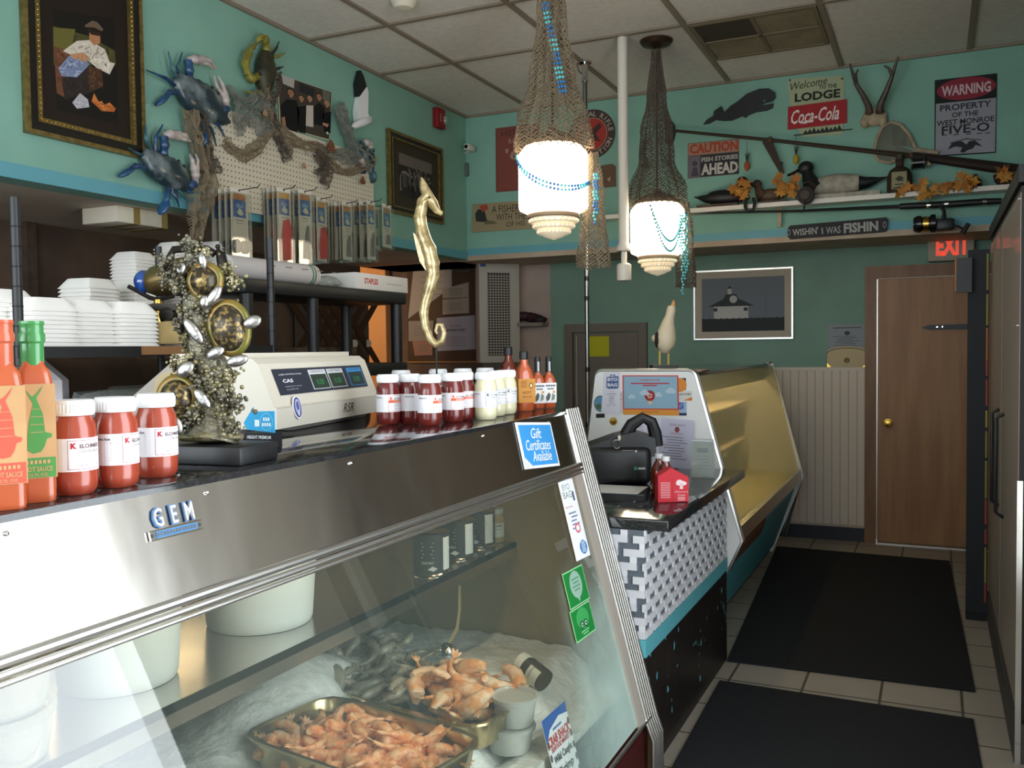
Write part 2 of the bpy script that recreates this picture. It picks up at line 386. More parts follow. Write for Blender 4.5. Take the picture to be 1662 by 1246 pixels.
hb.box((.1, -.004, -.004), (.11, 0, .004), 'chrome'); hb.box((.135, -.004, -.004), (.142, 0, .006), 'chrome')
o = hb.build('door_strap', dr, 0, loc=(a.x, D-.05, a.z))
bx('strap_plate', (.33, -.0, -.09), (.345, .014, .11), 'black_plastic', o)
# grey door left on the far wall
g = MB(); x0, x1, zt = -2.86, -2.14, 1.68
g.box((x0, D-.04, 0), (x0+.07, D, zt), 'grey_door'); g.box((x1-.07, D-.04, 0), (x1, D, zt), 'grey_door'); g.box((x0+.07, D-.04, zt-.07), (x1-.07, D, zt), 'grey_door')
g2 = struct(g.build('door_2', None, 0), 'grey cooler door frame')
MB().rbox((x0+.075, D-.025, .01), (x1-.075, D, zt-.075), .004, 'grey_door', seg=1).build('door_leaf', g2, 0)
MB().box((x0+.10, D-.03, .1), (x0+.108, D-.025, zt-.1), 'aluminium').build('door_edge', g2, 0)
for px, py in ((972, 562),):
    p = onY(px, py, D-.03); tag(bx('paper_sheet', (p.x-.09, D-.031, p.z-.085), (p.x+.09, D-.0265, p.z+.085), '#b9b81f'), 'bright yellow green paper sheet on the grey door', 'paper')
# floor mats
for nm, q, lb in (('a', [(1261,888),(1541,912),(1583,1124),(1180,1074)], 'black rubber floor mat nearest the brown door'),
                  ('b', [(1168,1107),(1580,1170),None,None], 'black rubber floor mat nearest the camera')):
    if q[2]: P = [onZ(*k, 0) for k in q]
    else:
        P = [onZ(*k, 0) for k in q[:2]]; P += [P[1]+Vector((.06, -2.2, 0)), P[0]+Vector((.06, -2.2, 0))]
    m = MB(); vs = [(p.x, p.y, .001) for p in P]+[(p.x, p.y, .010) for p in P]
    m.add(vs, [(0,3,2,1)[::-1],(4,7,6,5)[::-1],(0,1,5,4),(1,2,6,5),(2,3,7,6),(3,0,4,7)], 'mat_rubber')
    o = m.build('floor_mat', None, 0); tag(o, lb, 'floor mat')
    bm = bmesh.new(); bm.from_mesh(o.data); bmesh.ops.recalc_face_normals(bm, faces=bm.faces); bm.to_mesh(o.data); bm.free()
# ---------------------------------------------------------------- front display case
SL = .265; CY0, CY1 = .25, 2.94
def fx(z, off=0): return -1.115+SL*(1.27-z)+off
TH = math.atan(SL); SN = Vector((math.cos(TH), 0, math.sin(TH))); SU = Vector((-math.sin(TH), 0, math.cos(TH)))
def slopeM(p, off=0, spin=0):
    p = Vector(p)+SN*off
    return Matrix(((0, -SN.x, SU.x, p.x), (1, -SN.y, SU.y, p.y), (0, -SN.z, SU.z, p.z), (0, 0, 0, 1))) @ Matrix.Rotation(spin, 4, 'Y')
def onS(px, py):
    d = ray(px, py); n = Vector((1, 0, SL)); return CP + d*((-1.115+SL*1.27-n.dot(CP))/n.dot(d))
LS = slopeM((0, 0, 0))  # direction only
case = thing('display_case', 'large steel and slanted glass seafood display case in the foreground', 'display case', (0, 0, 0))
MB().rbox((-1.86, CY0, 1.245), (-1.112, CY1-.01, 1.27), .004, 'granite', seg=2).build('deck', case)
m = MB(); zt, zb = 1.262, 1.10
m.add([(fx(zt), CY0, zt), (fx(zb), CY0, zb), (fx(zb), CY1-.11, zb), (fx(zt), CY1-.11, zt), (fx(zt, -.02), CY0, zt), (fx(zb, -.02), CY0, zb), (fx(zb, -.02), CY1-.11, zb), (fx(zt, -.02), CY1-.11, zt)],
      [(0,1,2,3),(7,6,5,4),(0,4,5,1),(2,6,7,3),(0,3,7,4),(1,5,6,2)], 'steel')
m.build('fascia', case, 0)
for y in (.80, 1.165, 1.58, 2.2, 2.66): MB().ell((fx(1.245, .001), y, 1.245), (.004, .004, .004), 'chrome', 8, 6).build('screw', case)
m = MB()
for k, (z, r) in enumerate(((1.093, .008), (1.078, .006), (1.067, .004))): m.cyl((fx(z, .004), CY0, z), (fx(z, .004), CY1-.11, z), r, n=10, m='aluminium')
m.build('glass_channel', case)
m = MB(); z0, z1 = 1.07, .27
m.add([(fx(z0, -.006), CY0, z0), (fx(z1, -.006), CY0, z1), (fx(z1, -.006), CY1-.055, z1), (fx(z0, -.006), CY1-.055, z0)], [(0,1,2,3)], 'case_glass'); m.build('glass_front', case, 0)
# ribbed end trim following the slope, then straight down
m = MB(); r = .0076; m.add([(fx(1.27, -.003), CY1-.11, 1.27), (fx(.25, -.003), CY1-.11, .25), (fx(.25, -.003), CY1, .25), (fx(1.27, -.003), CY1, 1.27)], [(0, 1, 2, 3)], '#3a3a3a')
for k in range(6):
    y = CY1-.106+k*.0195; pts = [(fx(1.275, .002), y, 1.275), (fx(.25, .002), y, .25), (fx(.2, .008), y, .2), (fx(.2, .008), y, 0.0)]
    m.tube(pts, r, 8, 'aluminium')
m.build('end_trim', case)
m = MB(); m.add([(fx(1.09, .003), 2.77, 1.09), (fx(.26, .003), 2.77, .26), (fx(.26, .003), 2.82, .26), (fx(1.09, .003), 2.82, 1.09), (fx(1.09, -.015), 2.77, 1.09), (fx(.26, -.015), 2.77, .26), (fx(.26, -.015), 2.82, .26), (fx(1.09, -.015), 2.82, 1.09)],
      [(0,1,2,3),(7,6,5,4),(0,4,5,1),(2,6,7,3),(0,3,7,4),(1,5,6,2)], '#a39a90'); m.build('glass_stile', case, 0)
prof = [(-1.86, 0.0), (-.85, 0.0), (-.85, .2), (fx(.25, -.01), .25), (fx(1.25, -.02), 1.245), (-1.86, 1.245)]
MB().prism(prof, CY1-.045, CY1-.005, 'gold_panel').build('end_panel', case, 0)
MB().prism(prof, CY0, CY0+.03, 'gold_panel').build('end_panel', case, 0)
bx('back_panel', (-1.86, CY0, 0), (-1.83, CY1-.02, 1.245), 'steel', case)
m = MB(); m.box((-1.83, CY0+.03, .02), (-.86, CY1-.05, .22), 'dark_red'); m.prism([(-.92, .22), (-.862, .22), (fx(.262), .258), (-.92, .258)], CY0+.03, CY1-.05, 'dark_red'); m.build('base', case, 0)
m = MB(); m.cyl((fx(.262, .003), CY0, .262), (fx(.262, .003), CY1-.06, .262), .006, n=8, m='aluminium'); m.build('sill_trim', case)
m = MB(); m.box((-1.83, CY0+.03, .785), (-1.33, CY1-.05, .80), 'steel'); m.box((-1.34, CY0+.03, .755), (-1.33, CY1-.05, .80), 'steel'); m.build('inner_shelf', case, 0)
bx('bed_pan', (-1.83, CY0+.03, .34), (-.93, CY1-.05, .36), 'steel', case)
mat('case_tube', '#ffe2b4', emis=26)
MB().cyl((-1.2, .5, 1.215), (-1.2, 2.6, 1.215), .013, n=10, m='case_tube').build('lamp_tube', case)
# ice bed
nx, ny = 46, 110; vs, fs = [], []
for i in range(nx+1):
    for j in range(ny+1):
        y = CY0+.04+(CY1-.10-CY0)*j/ny; z = .5-.06*max(0, (y-2.2))-.10*min(1, max(0, (x+1.13)/.12))*min(1, max(0, (y-1.75)/.2))
        x = -1.82+(fx(z+.02, -.03)+1.82)*i/nx
        q = Vector((x, y, 0)); h = noise.noise(q*4)*.022+noise.noise(q*26)*.011+noise.noise(q*60)*.005
        h += .13*math.exp(-((x+1.62)/.13)**2-((y-2.02)/.26)**2)
        dt = max(abs(x+1.24)-.24, abs(y-1.83)-.17); d2 = max(abs(x+1.28)-.24, abs(y-2.26)-.17)
        if min(dt, d2) < .03: z -= .06*min(1, max(0, (.03-min(dt, d2))/.03))
        vs.append((x, y, z+h))
for i in range(nx):
    for j in range(ny): k = i*(ny+1)+j; fs.append((k, k+ny+1, k+ny+2, k+1))
b = len(vs); ring = [i*(ny+1) for i in range(nx+1)] + [nx*(ny+1)+j for j in range(1, ny+1)] + [i*(ny+1)+ny for i in range(nx-1, -1, -1)] + [j for j in range(ny-1, 0, -1)]
vs += [(vs[k][0], vs[k][1], .362) for k in ring]; n = len(ring)
fs += [(ring[(q+1) % n], ring[q], b+q, b+(q+1) % n) for q in range(n)]
m = MB(); m.add(vs, fs, 'ice'); o = m.build('crushed_ice', None, 60); tag(o, 'bed of crushed ice inside the seafood display case', 'ice'); o['kind'] = 'stuff'
# badge and stickers on the steel and the glass
p = onS(282, 853); t = thing('maker_badge', 'raised chrome and blue GEM maker badge on the steel fascia', 'badge', mw=slopeM(p, .001))
MB().text('G  E  M', 0, .018, h=.033, w=.086, m='#5f86b8', y=-.003, off=.05, ext=.003).text('G  E  M', 0, .018, h=.029, w=.082, m='#c9ccd0', y=-.006, off=.01, ext=.003).build('lettering', t)
m = MB(); m.rbox((-.056, -.004, -.016), (.056, 0, .0), .0015, 'chrome'); m.rect(0, -.008, .086, .010, '#3f7fc0', -.0046); [m.rect(-.038+i*.0063, -.008, .004, .006, 'chrome', -.0052) for i in range(13)]
m.circ(-.05, -.008, .003, .003, '#44464a', -.0046); m.circ(.05, -.008, .003, .003, '#44464a', -.0046); m.build('name_bar', t, 0)
p = onS(872, 722); t = thing('gift_sign', 'blue Gift Certificates Available card taped to the steel fascia', 'sign', mw=slopeM(p, .002, .08))
m = MB(); m.box((-.13, -.0012, -.07), (.13, 0, .07), '#f0f0f0'); m.rect(.004, 0, .236, .124, '#3d94d6', -.0016)
m.poly([(-.13, -.07), (-.06, -.07), (-.122, -.03)], '#d8d4d0', -.002)
for s, x, z, w_ in (('Gift', 0.0, .036, .075), ('Certificates', 0, .0, .18), ('Available', .01, -.034, .14)): m.text(s, x, z, h=.032, w=w_, m='#ffffff', y=-.0024, shear=.35)
m.build('card', t, 0)
p = onS(931, 842); t = thing('bag_flyer', 'narrow white bag flyer stuck inside the glass beside the end trim', 'sticker', mw=slopeM(p, .002, .04))
m = MB(); m.box((-.06, -.0006, -.125), (.06, 0, .125), '#efeff4'); m.text('BYO', -.01, .103, h=.02, w=.06, m='#8fa08f'); m.text('BAG', -.01, .078, h=.022, w=.07, m='#6f8a76')
m.rect(.035, .07, .014, .03, '#4c5272', -.001); m.text('lower prices', -.02, .04, h=.01, w=.06, m='#d06a70')
for i in range(5): m.rect(-.005+.01*(i % 2), .02-i*.012, .06-.008*(i % 3), .005, '#7d88a8', -.001)
m.circ(.01, -.03, .022, .016, '#d97078', -.0012); m.circ(.01, -.03, .014, .009, '#efeff4', -.0014)
m.circ(.02, -.092, .03, .022, '#3f7ab5', -.001)
for i in range(6): m.rect(.02, -.106+i*.006, .03+.006*(i % 2), .003, '#d8e4f0', -.0014)
m.build('sheet', t, 0)
for px, py, lb, kind in ((934, 952, 'green sticker with a pale oval, upper of the pair on the glass', 0), (945, 1008, 'green sticker with an owl mark, lower of the pair on the glass', 1)):
    p = onS(px, py); t = thing('green_sticker', lb, 'sticker', mw=slopeM(p, .002, .03)); m = MB(); h = .088 if kind == 0 else .075
    m.box((-.066, -.0006, -h/2), (.066, 0, h/2), '#8fcf95'); m.rect(0, 0, .126, h-.006, '#197a34', -.001)
    if kind == 0:
        m.circ(0, .006, .038, .033, '#8fae9c', -.0014)
        for i in range(4): m.rect(0, .02-i*.009, .05-.012*(i % 2), .003, '#4f8a66', -.0018)
        m.poly([(-.008, -.026), (.008, -.026), (0, -.038)], '#8fae9c', -.0014)
    else:
        m.circ(0, .008, .04, .025, '#3a9a52', -.0014)
        for s in (-1, 1): m.circ(s*.012, -.006, .012, .009, '#12331c', -.0018); m.circ(s*.012, -.006, .008, .006, '#9fc8a8', -.0022); m.circ(s*.012, -.006, .004, .003, '#12331c', -.0026)
        [m.rect(0, -.022-i*.006, .05-.014*i, .003, '#7fc08c', -.0014) for i in range(2)]
    m.build('print', t, 0); t.scale = (1.22,)*3
p = onS(918, 1212); t = thing('shrimp_sign', 'CRAB SHACK Wild Caught Shrimp sign leaning inside the glass', 'sign', mw=slopeM(p, -.012, .02))
m = MB(); m.box((-.07, -.001, -.085), (.07, 0, .085), '#f2f2f2'); m.poly([(-.07, .085), (.07, .085), (.07, .06), (.02, .068), (-.04, .055), (-.07, .03)], '#2d5fae', -.0014)
m.rect(0, .05, .05, .005, '#5f7fb5', -.002); m.text('CRAB SHACK', 0, .03, h=.022, w=.125, m='#c8323a', y=-.002, off=.03); m.text('SEAFOOD MARKET', 0, .012, h=.012, w=.11, m='#c8323a', y=-.002, off=.02)
m.text('Wild Caught', 0, -.014, h=.022, w=.105, m='#26262c', y=-.002, off=.02); m.text('Shrimp', 0, -.045, h=.026, w=.085, m='#26262c', y=-.002, off=.02)
for i in range(9): m.circ(-.064 if i % 2 else .064, .04-i*.014, .006, .009, '#5c5248', -.0017, 8)
m.build('card', t, 0); t.scale = (1.15,)*3

# ---------------------------------------------------------------- counter with mosaic front
cnt = thing('counter', 'black granite counter with white mosaic front between the two display cases', 'counter', (0, 0, 0))
MB().rbox((-1.62, 2.95, .862), (-.80, 4.30, .902), .006, 'granite', seg=3).build('counter_top', cnt)
m = MB(); m.box((-1.60, 2.95, .49), (-.887, 4.28, .862), '#5d646c'); th = .0465; tw = .1
for r in range(8):
    for c in range(-1, 14):
        y = 2.955+c*tw+(r*.34 % 1)*tw; z = .492+r*th
        a, b2 = max(y, 2.955), min(y+tw*.8, 4.278)
        if b2-a > .004: m.box((-.887, a, z), (-.880, b2, min(z+.025, .861)), '#d2d2d6')
        a, b2 = max(y+tw*.56, 2.955), min(y+tw*.8, 4.278)
        if b2-a > .004: m.box((-.887, a, z+.024), (-.8805, b2, min(z+th, .861)), '#dcdcdf')
for r in range(8):
    for c in range(-1, 3):
        x = -1.06+c*tw+(r*.34 % 1)*tw; z = .492+r*th
        a, b2 = max(x, -1.06), min(x+tw*.8, -.882)
        if b2-a > .004: m.box((a, 2.944, z), (b2, 2.95, min(z+.025, .861)), '#d2d2d6')
        a, b2 = max(x+tw*.56, -1.06), min(x+tw*.8, -.882)
        if b2-a > .004: m.box((a, 2.9445, z+.02), (b2, 2.95, min(z+th, .861)), '#dcdcdf')
m.build('mosaic_front', cnt, 0)
bx('teal_band', (-1.6, 2.943, .43), (-.879, 4.28, .49), 'teal_paint', cnt)
m = MB(); m.box((-1.6, 2.95, 0), (-.885, 4.29, .43), 'dark_wood')
rr = random.Random(5)
m.build('plinth', cnt, 0)
m = MB()
for i in range(46):
    y = rr.choice([3.0, 3.25, 3.75, 4.2])+rr.gauss(0, .07); z = .2+rr.gauss(.05, .09); s = rr.uniform(.003, .016)
    y = min(max(y, 2.97), 4.27); z = min(max(z, .03), .42)
    pts = [(y+s*rr.uniform(.5, 1.6)*math.cos(a)*.6, z+s*rr.uniform(.5, 1.6)*math.sin(a)) for a in [k*PI/3 for k in range(6)]]
    m.poly(pts, 'teal_paint', 0, T=Matrix(((0, -1, 0, -.8835), (1, 0, 0, 0), (0, 0, 1, 0), (0, 0, 0, 1))))
m.build('chipped_paint', cnt, 0)

# ---------------------------------------------------------------- second display case behind the counter
c2 = thing('display_case', 'second display case with yellow glass beyond the granite counter', 'display case', (0, 0, 0))
Y0, Y1 = 4.31, 6.7
def rnd(pts, k, r=.03, n=5):
    p0, p1, p2 = [Vector(q) for q in (pts[k-1], pts[k], pts[(k+1) % len(pts)])]
    a = p1+(p0-p1).normalized()*r; b = p1+(p2-p1).normalized()*r
    return [tuple(a.lerp(p1, t/n).lerp(p1.lerp(b, t/n), t/n)) for t in range(n+1)]
raw = [(-1.66, 0), (-1.05, 0), (-.885, .42), (-.822, .56), (-1.043, 1.362), (-1.535, 1.362), (-1.60, .9)]
pp = raw[:4]+rnd(raw, 4)+rnd(raw, 5)+raw[6:]
MB().prism(pp, Y0, Y0+.035, 'white_plastic').build('end_panel', c2, 0)
m = MB(); tr = [raw[2], raw[3]]+rnd(raw, 4)+rnd(raw, 5)+[raw[6]]; m.tube([(x, Y0+.012, z) for x, z in tr], .013, 8, 'aluminium'); m.tube([(x+.004, Y0+.03, z) for x, z in tr], .010, 8, 'aluminium'); m.build('end_trim', c2)
MB().prism([(-1.05, 0), (-.885, .42), (-.835, .555), (-1.045, 1.35), (-1.53, 1.35), (-1.53, 0)], Y1-.02, Y1, 'white_plastic').build('end_panel', c2, 0)
m = MB(); m.tube([(-.975, Y1-.005, .11), (-.862, Y1-.005, .51), (-.87, Y1-.005, .57), (-1.04, Y1-.005, 1.29), (-1.07, Y1-.005, 1.36), (-1.10, Y1-.005, 1.355), (-1.09, Y1-.005, 1.27)], .013, 8, 'chrome'); m.build('end_trim', c2)
bx('deck', (-1.53, Y0+.035, 1.335), (-1.06, Y1-.02, 1.352), 'granite', c2)
a = Vector((-1.045, 0, 1.335)); b_ = Vector((-.868, 0, .59))
m = MB(); m.add([(a.x, Y0+.035, a.z), (b_.x, Y0+.035, b_.z), (b_.x, Y1-.02, b_.z), (a.x, Y1-.02, a.z)], [(0,1,2,3)], 'gold_glass'); m.build('glass_front', c2, 0)
m = MB(); m.prism([(-.90, .50), (-.845, .53), (-.852, .60), (-.885, .60)], Y0+.035, Y1-.02, 'aluminium'); m.build('sill', c2, 0)
bx('back_panel', (-1.53, Y0+.035, .3), (-1.51, Y1-.02, 1.335), '#e6e0bc', c2)
bx('shelf_floor', (-1.51, Y0+.035, .56), (-.91, Y1-.02, .58), '#d8cf9a', c2)
for z in (.82, 1.08): bx('inner_shelf', (-1.51, Y0+.1, z), (-1.2, Y1-.1, z+.012), 'cream', c2)
m = MB(); m.prism([(-1.04, .05), (-.90, .45), (-.90, .50), (-1.5, .50), (-1.5, .05)], Y0+.035, Y1-.02, 'teal_paint'); m.build('lower_panel', c2, 0)
m = MB(); m.prism([(-.90, .40), (-.872, .47), (-.872, .535), (-.90, .51)], Y0+.15, Y0+1.0, '#6d4a36'); m.build('wood_rail', c2, 0)
MB().cyl((-1.15, Y0+.2, 1.31), (-1.15, Y1-.2, 1.31), .013, n=10, m='case_tube').build('lamp_tube', c2)
bx('tube_shield', (-1.10, Y0+.035, 1.24), (-1.09, Y1-.02, 1.335), 'white_plastic', c2)  # added strip that keeps the glowing tube out of sight
bx('toe_kick', (-1.5, Y0+.035, 0), (-1.07, Y1-.02, .05), '#4d463d', c2)

# ---------------------------------------------------------------- tall glass cooler on the right
ck = thing('glass_door_cooler', 'tall black framed glass door cooler along the right side', 'cooler', (0, 0, 0))
CXF, CA, CB_, CTOP = .25, 3.6, 5.5, 2.09
m = MB(); m.box((CXF+.06, CA, .0), (.96, CA+.04, CTOP), '#26262a'); m.box((CXF+.06, CB_-.04, 0), (.96, CB_, CTOP), '#26262a'); m.box((.92, CA+.04, 0), (.96, CB_-.04, CTOP), '#26262a')
m.box((CXF+.06, CA+.04, 0), (.92, CB_-.04, .12), '#26262a'); m.box((CXF+.06, CA+.04, CTOP-.08), (.92, CB_-.04, CTOP), '#26262a'); m.build('cabinet', ck, 0)
m = MB(); m.box((CXF+.01, CA, CTOP-.06), (CXF+.06, CB_, CTOP), 'black_plastic'); m.build('top_rail', ck, 0)
m = MB(); m.box((CXF+.01, CA, 0), (CXF+.06, CB_, .14), '#54504c'); m.build('kick_plate', ck, 0)
for k in range(3): bx('shelf', (CXF+.12, CA+.05, .5+k*.45), (.9, CB_-.05, .512+k*.45), '#6a5f58', ck)
for y0, y1 in ((CA+.02, 4.55), (4.56, CB_-.04)):
    f = MB()
    for p, q in (((y0, .15), (y1, .17)), ((y0, 2.0), (y1, 2.02)), ((y0, .17), (y0+.008, 2.0)), ((y1-.008, .17), (y1, 2.0))): f.box((CXF+.02, p[0], p[1]), (CXF+.045, q[0], q[1]), '#3a3836')
    f = f.build('door', ck, 0)
    g = MB(); g.box((CXF+.018, y0+.008, .17), (CXF+.024, y1-.008, 2.0), 'cooler_glass'); g.build('door_glass', f, 0)
    h = MB(); yh = y0+.1 if y0 > 4 else y1-.2
    h.tube([(CXF+.018, yh, .74), (CXF-.012, yh, .76), (CXF-.012, yh, 1.16), (CXF+.018, yh, 1.18)], .008, 8, 'black_plastic'); h.build('handle', f)
m = MB(); m.box((CXF-.09, CB_-.09, 0), (CXF+.01, CB_, CTOP-.12), '#24272b'); m.box((CXF-.09, CB_-.1, 0), (CXF-.0, CB_+.01, .04), '#1b1b1d'); m.build('corner_post', ck, 0)
m = MB(); rr = random.Random(3); z = .1
while z < 1.85:
    h = rr.uniform(.07, .2); m.box((CXF-.005, CB_-.0945, z), (CXF+.004, CB_-.0905, z+h), rr.choice(['#a04a38', '#a89a3a', '#b06a3a', '#8f8b3a', '#a8453a'])); z += h+rr.uniform(0, .03)
m.build('price_strip', ck, 0)
m = MB(); m.box((CXF+.012, CA-.01, 0), (CXF+.03, CA, 1.0), 'chrome'); m.build('edge_trim', ck, 0)
p = onY(1570, 447, CB_-.1); t = thing('notice_box', 'black box with an orange face fixed to the cooler corner post', 'box', (CXF-.12, CB_-.15, p.z))
m = MB(); m.box((-.03, -.0, -.09), (.045, .05, .09), 'black_plastic'); m.build('body', t, 0); MB().box((-.034, .002, -.085), (-.03, .048, .085), '#e8924a').build('face', t, 0)

# ---------------------------------------------------------------- pendant lamps with fishing nets
mat('lamp_glass', '#ffeed0', emis=9); mat('lamp_crystal', '#fae6c4', .15, emis=.3, spec=.8); mat('lamp_cap', '#6b5a48', .5); mat('bronze', '#4a3a2c', .4, .7)
mat('pole_grey', '#8f908e', .32, 1); mat('bead_aqua', '#5fd0d8', .15, coat=.6, spec=.8); mat('bead_blue', '#2f7fc0', .15, coat=.6)
def lamp(px, py, wpx, label, top_l):
    dist = F*.33/wpx; d = ray(px, py); P = CP+d*dist
    t = thing('pendant_lamp', label, 'lamp', P)
    m = MB(); m.lathe([(.10, .165), (.135, .150), (.163, .115), (.165, .10), (.165, -.135), (.160, -.145), (.118, -.165)], 40, 'lamp_glass'); m.build('globe', t, 40)
    MB().lathe([(.118, -.163), (.124, -.168), (.124, -.182), (.112, -.186)], 32, 'lamp_cap').build('rim', t)
    m = MB(); z = -.184
    for r in (.112, .094, .074): 
        m.lathe([(r, z), (r+.004, z-.006), (r+.002, z-.020), (r-.006, z-.026), (r-.016, z-.026)], 32, 'lamp_crystal')
        for i in range(28): a = 2*PI*i/28; m.ell(((r+.003)*math.cos(a), (r+.003)*math.sin(a), z-.012), (.007, .007, .009), 'lamp_crystal', 6, 4)
        z -= .026
    m.lathe([(.06, z), (.045, z-.010), (.02, z-.018), (0, z-.024)], 28, 'lamp_crystal'); m.build('crystal_diffuser', t)
    MB().lathe([(.135, .152), (.13, .175), (.09, .205), (.03, .225), (.02, .25), (0, .25)], 28, 'lamp_cap').build('cap', t)
    top = CZ-P.z
    MB().cyl((0, 0, .24), (0, 0, top-.04), .006, n=8, m='bronze').build('cord', t)
    MB().lathe([(.01, top-.055), (.03, top-.045), (.085, top-.03), (.1, top-.012), (.1, top-.001)], 28, 'bronze').build('ceiling_canopy', t)
    return t, P, top
def wob(u, v, a, s): return Vector((noise.noise(Vector((u*6+s, v*5, 0))), noise.noise(Vector((u*6, v*5+s, 9))), noise.noise(Vector((u*5, v*4, s)))))*a
def lerp_prof(pr, v):
    for (v0, r0), (v1, r1) in zip(pr, pr[1:]):
        if v <= v1: k = (v-v0)/(v1-v0); k = k*k*(3-2*k); return r0+(r1-r0)*k
    return pr[-1][1]
def drape(P, z_top, z_bot, prof, m, label, nu=34, nv=40, seed=1, r=.0016, nm='fishing_net', off=(0, 0)):
    def fn(u, v):
        a = 2*PI*u; fold = 1+.22*math.sin(a*5+seed)*(1-v*.4)
        rr_ = lerp_prof(prof, v)*fold
        return Vector((rr_*math.cos(a)+off[0]*v, rr_*math.sin(a)+off[1]*v, z_top+(z_bot-z_top)*v)) + wob(math.cos(a), v+math.sin(a), .018, seed)
    b = MB(); b.net(fn, nu, nv, r, m); b.net(fn, nu//2, nv//2, r*1.3, m)
    return tag(b.build(nm, None, 0, loc=P), label, 'net')
def beads(name, pts_list, mats_, label, r=.0055, loc=None):
    b = MB()
    for k, pts in enumerate(pts_list):
        L_ = [Vector(p) for p in pts]; acc = 0
        for i in range(len(L_)-1):
            d = L_[i+1]-L_[i]; n = max(1, int(d.length/(r*2.3)))
            for j in range(n): acc += 1; b.ell(L_[i]+d*(j/n), (r, r, r), mats_[(acc//3) % len(mats_)], 6, 4)
    return tag(b.build(name, None, 60, loc=loc), label, 'beads')
L1, P1, T1 = lamp(898, 291, 113, 'larger looking pendant lamp above the display case, with beads draped over its globe', 0)
L2, P2, T2 = lamp(1067, 372, 87, 'pendant lamp further back beside the white ceiling pipe', 0)
drape(P1, T1-.02, .13, [(0, .035), (.35, .062), (.65, .098), (.85, .155), (1, .172)], 'twine', 'brown fishing net bunched over the nearer pendant lamp', 38, 54, 1)
drape(P2, T2-.06, .13, [(0, .025), (.3, .05), (.55, .09), (.7, .095), (.9, .16), (1, .172)], 'twine_dark', 'dark fishing net bunched over the far pendant lamp', 36, 54, 2)
# loose net tails hanging beside the lamps
q = CR*.19+_f*(-.02)
drape(P1+q, .12, -.42, [(0, .02), (.4, .045), (1, .075)], 'twine', 'loose net tail hanging right of the nearer pendant lamp', 22, 34, 3)
q2 = CR*.17+_f*(-.02)
drape(P2+q2, .16, -.36, [(0, .02), (.4, .045), (1, .06)], 'twine_dark', 'loose net tail hanging right of the far pendant lamp', 20, 30, 4)
def ring(P, a0, a1, za, zb, sag, rad=.172, n=30):
    out = []
    for i in range(n+1):
        t = i/n; a = a0+(a1-a0)*t; out.append((rad*math.cos(a), rad*math.sin(a), za+(zb-za)*t-sag*math.sin(PI*t)))
    return out
am = math.atan2(-_f.y, -_f.x)     # azimuth towards the viewer
beads('bead_necklace', [ring(P1, am-1.5, am+1.45, .105, -.01, .10), ring(P1, am-1.55, am+1.5, .11, -.005, .125)], ['bead_aqua', 'bead_blue'], 'aqua bead strand draped around the globe of the nearer lamp', .0078, P1)
hang = [(CR*.185+_f*(-.10)+Vector((.004*math.sin(i*2), 0, -.0-i*.016))) for i in range(16)]
beads('bead_necklace', [hang, [h+CR*.012 for h in hang[:13]]], ['bead_aqua', 'bead_blue'], 'aqua bead strand hanging down right of the nearer lamp globe', .0075, P1)
up = [(CR*(-.035+.055*t*t)+_f*(-.115)+Vector((0, 0, .78-.5*t))) for t in [i/20 for i in range(21)]]
up = [CR*(-.03+.075*t)+_f*(-.05-.085*t)+Vector((0, 0, .80-.45*t)) for t in [i/20 for i in range(21)]]
beads('bead_necklace', [up, [h+CR*.014 for h in up], [h-CR*.012+_f*.01 for h in up]], ['bead_blue', 'bead_aqua'], 'blue bead strands running down the net above the nearer lamp', .0078, P1)
a2 = [ring(P2, am-.4, am+.9, .12, .06, s) for s in (.18, .24)]
hang = [CR*.13+_f*(-.125)+Vector((.005*math.sin(i*1.7), 0, .06-i*.018)) for i in range(28)]
beads('bead_necklace', a2+[hang, [h+CR*.016+Vector((0, 0, .02)) for h in hang[:24]], [h+CR*.03 for h in hang[:20]], [h-CR*.014 for h in hang[:12]]], ['bead_aqua'], 'pale aqua bead strands spilling over the far pendant lamp', .0082, P2)
# ---------------------------------------------------------------- white pipe and steel pole
p = onZ(1010, 58, CZ); q = onY(1020, 432, p.y); zc = onY(1019, 408, p.y).z; zb = onY(1020, 455, p.y).z
t = thing('ceiling_pipe', 'white plastic drop pipe hanging from the ceiling between the lamps', 'pipe', (p.x, p.y, 0))
MB().cyl((0, 0, zc), (0, 0, CZ-.001), .031, n=20, m='pvc').build('tube', t)
MB().lathe([(.034, zc-.0), (.048, zc+.004), (.05, zc+.014), (.033, zc+.05)], 20, 'pvc').build('collar', t)
MB().cyl((0, 0, zc-.075), (0, 0, zc), .018, n=12, m='pvc').build('neck', t)
MB().lathe([(0, zb), (.042, zb), (.044, zb+.01), (.044, zb+.095), (.03, zb+.105)], 20, 'pvc').build('outlet_box', t)
p = onZ(949, 100, CZ)
t = thing('tension_pole', 'slim steel pole standing from floor to ceiling behind the counter', 'pole', (p.x, p.y, 0))
MB().cyl((0, 0, .02), (0, 0, CZ-.12), .015, n=14, m='pole_grey').build('tube', t)
m = MB(); m.cyl((0, 0, CZ-.13), (0, 0, CZ-.01), .021, n=14, m='chrome'); m.cyl((0, 0, CZ-.012), (0, 0, CZ-.002), .045, n=18, m='chrome'); m.build('top_cap', t)
for z in (1.92, 1.79, 1.32, .95): MB().cyl((0, 0, z), (0, 0, z+.03), .0165, n=14, m='black_plastic').build('joint_band', t)
MB().cyl((0, 0, .001), (0, 0, .03), .03, n=16, m='black_plastic').build('foot', t)
MB().tube([(.014, -.01, CZ-.10), (-.03, -.015, CZ-.07), (-.05, -.01, CZ-.02), (-.05, 0, CZ-.003)], .003, 6, 'black_plastic').build('cable', t)
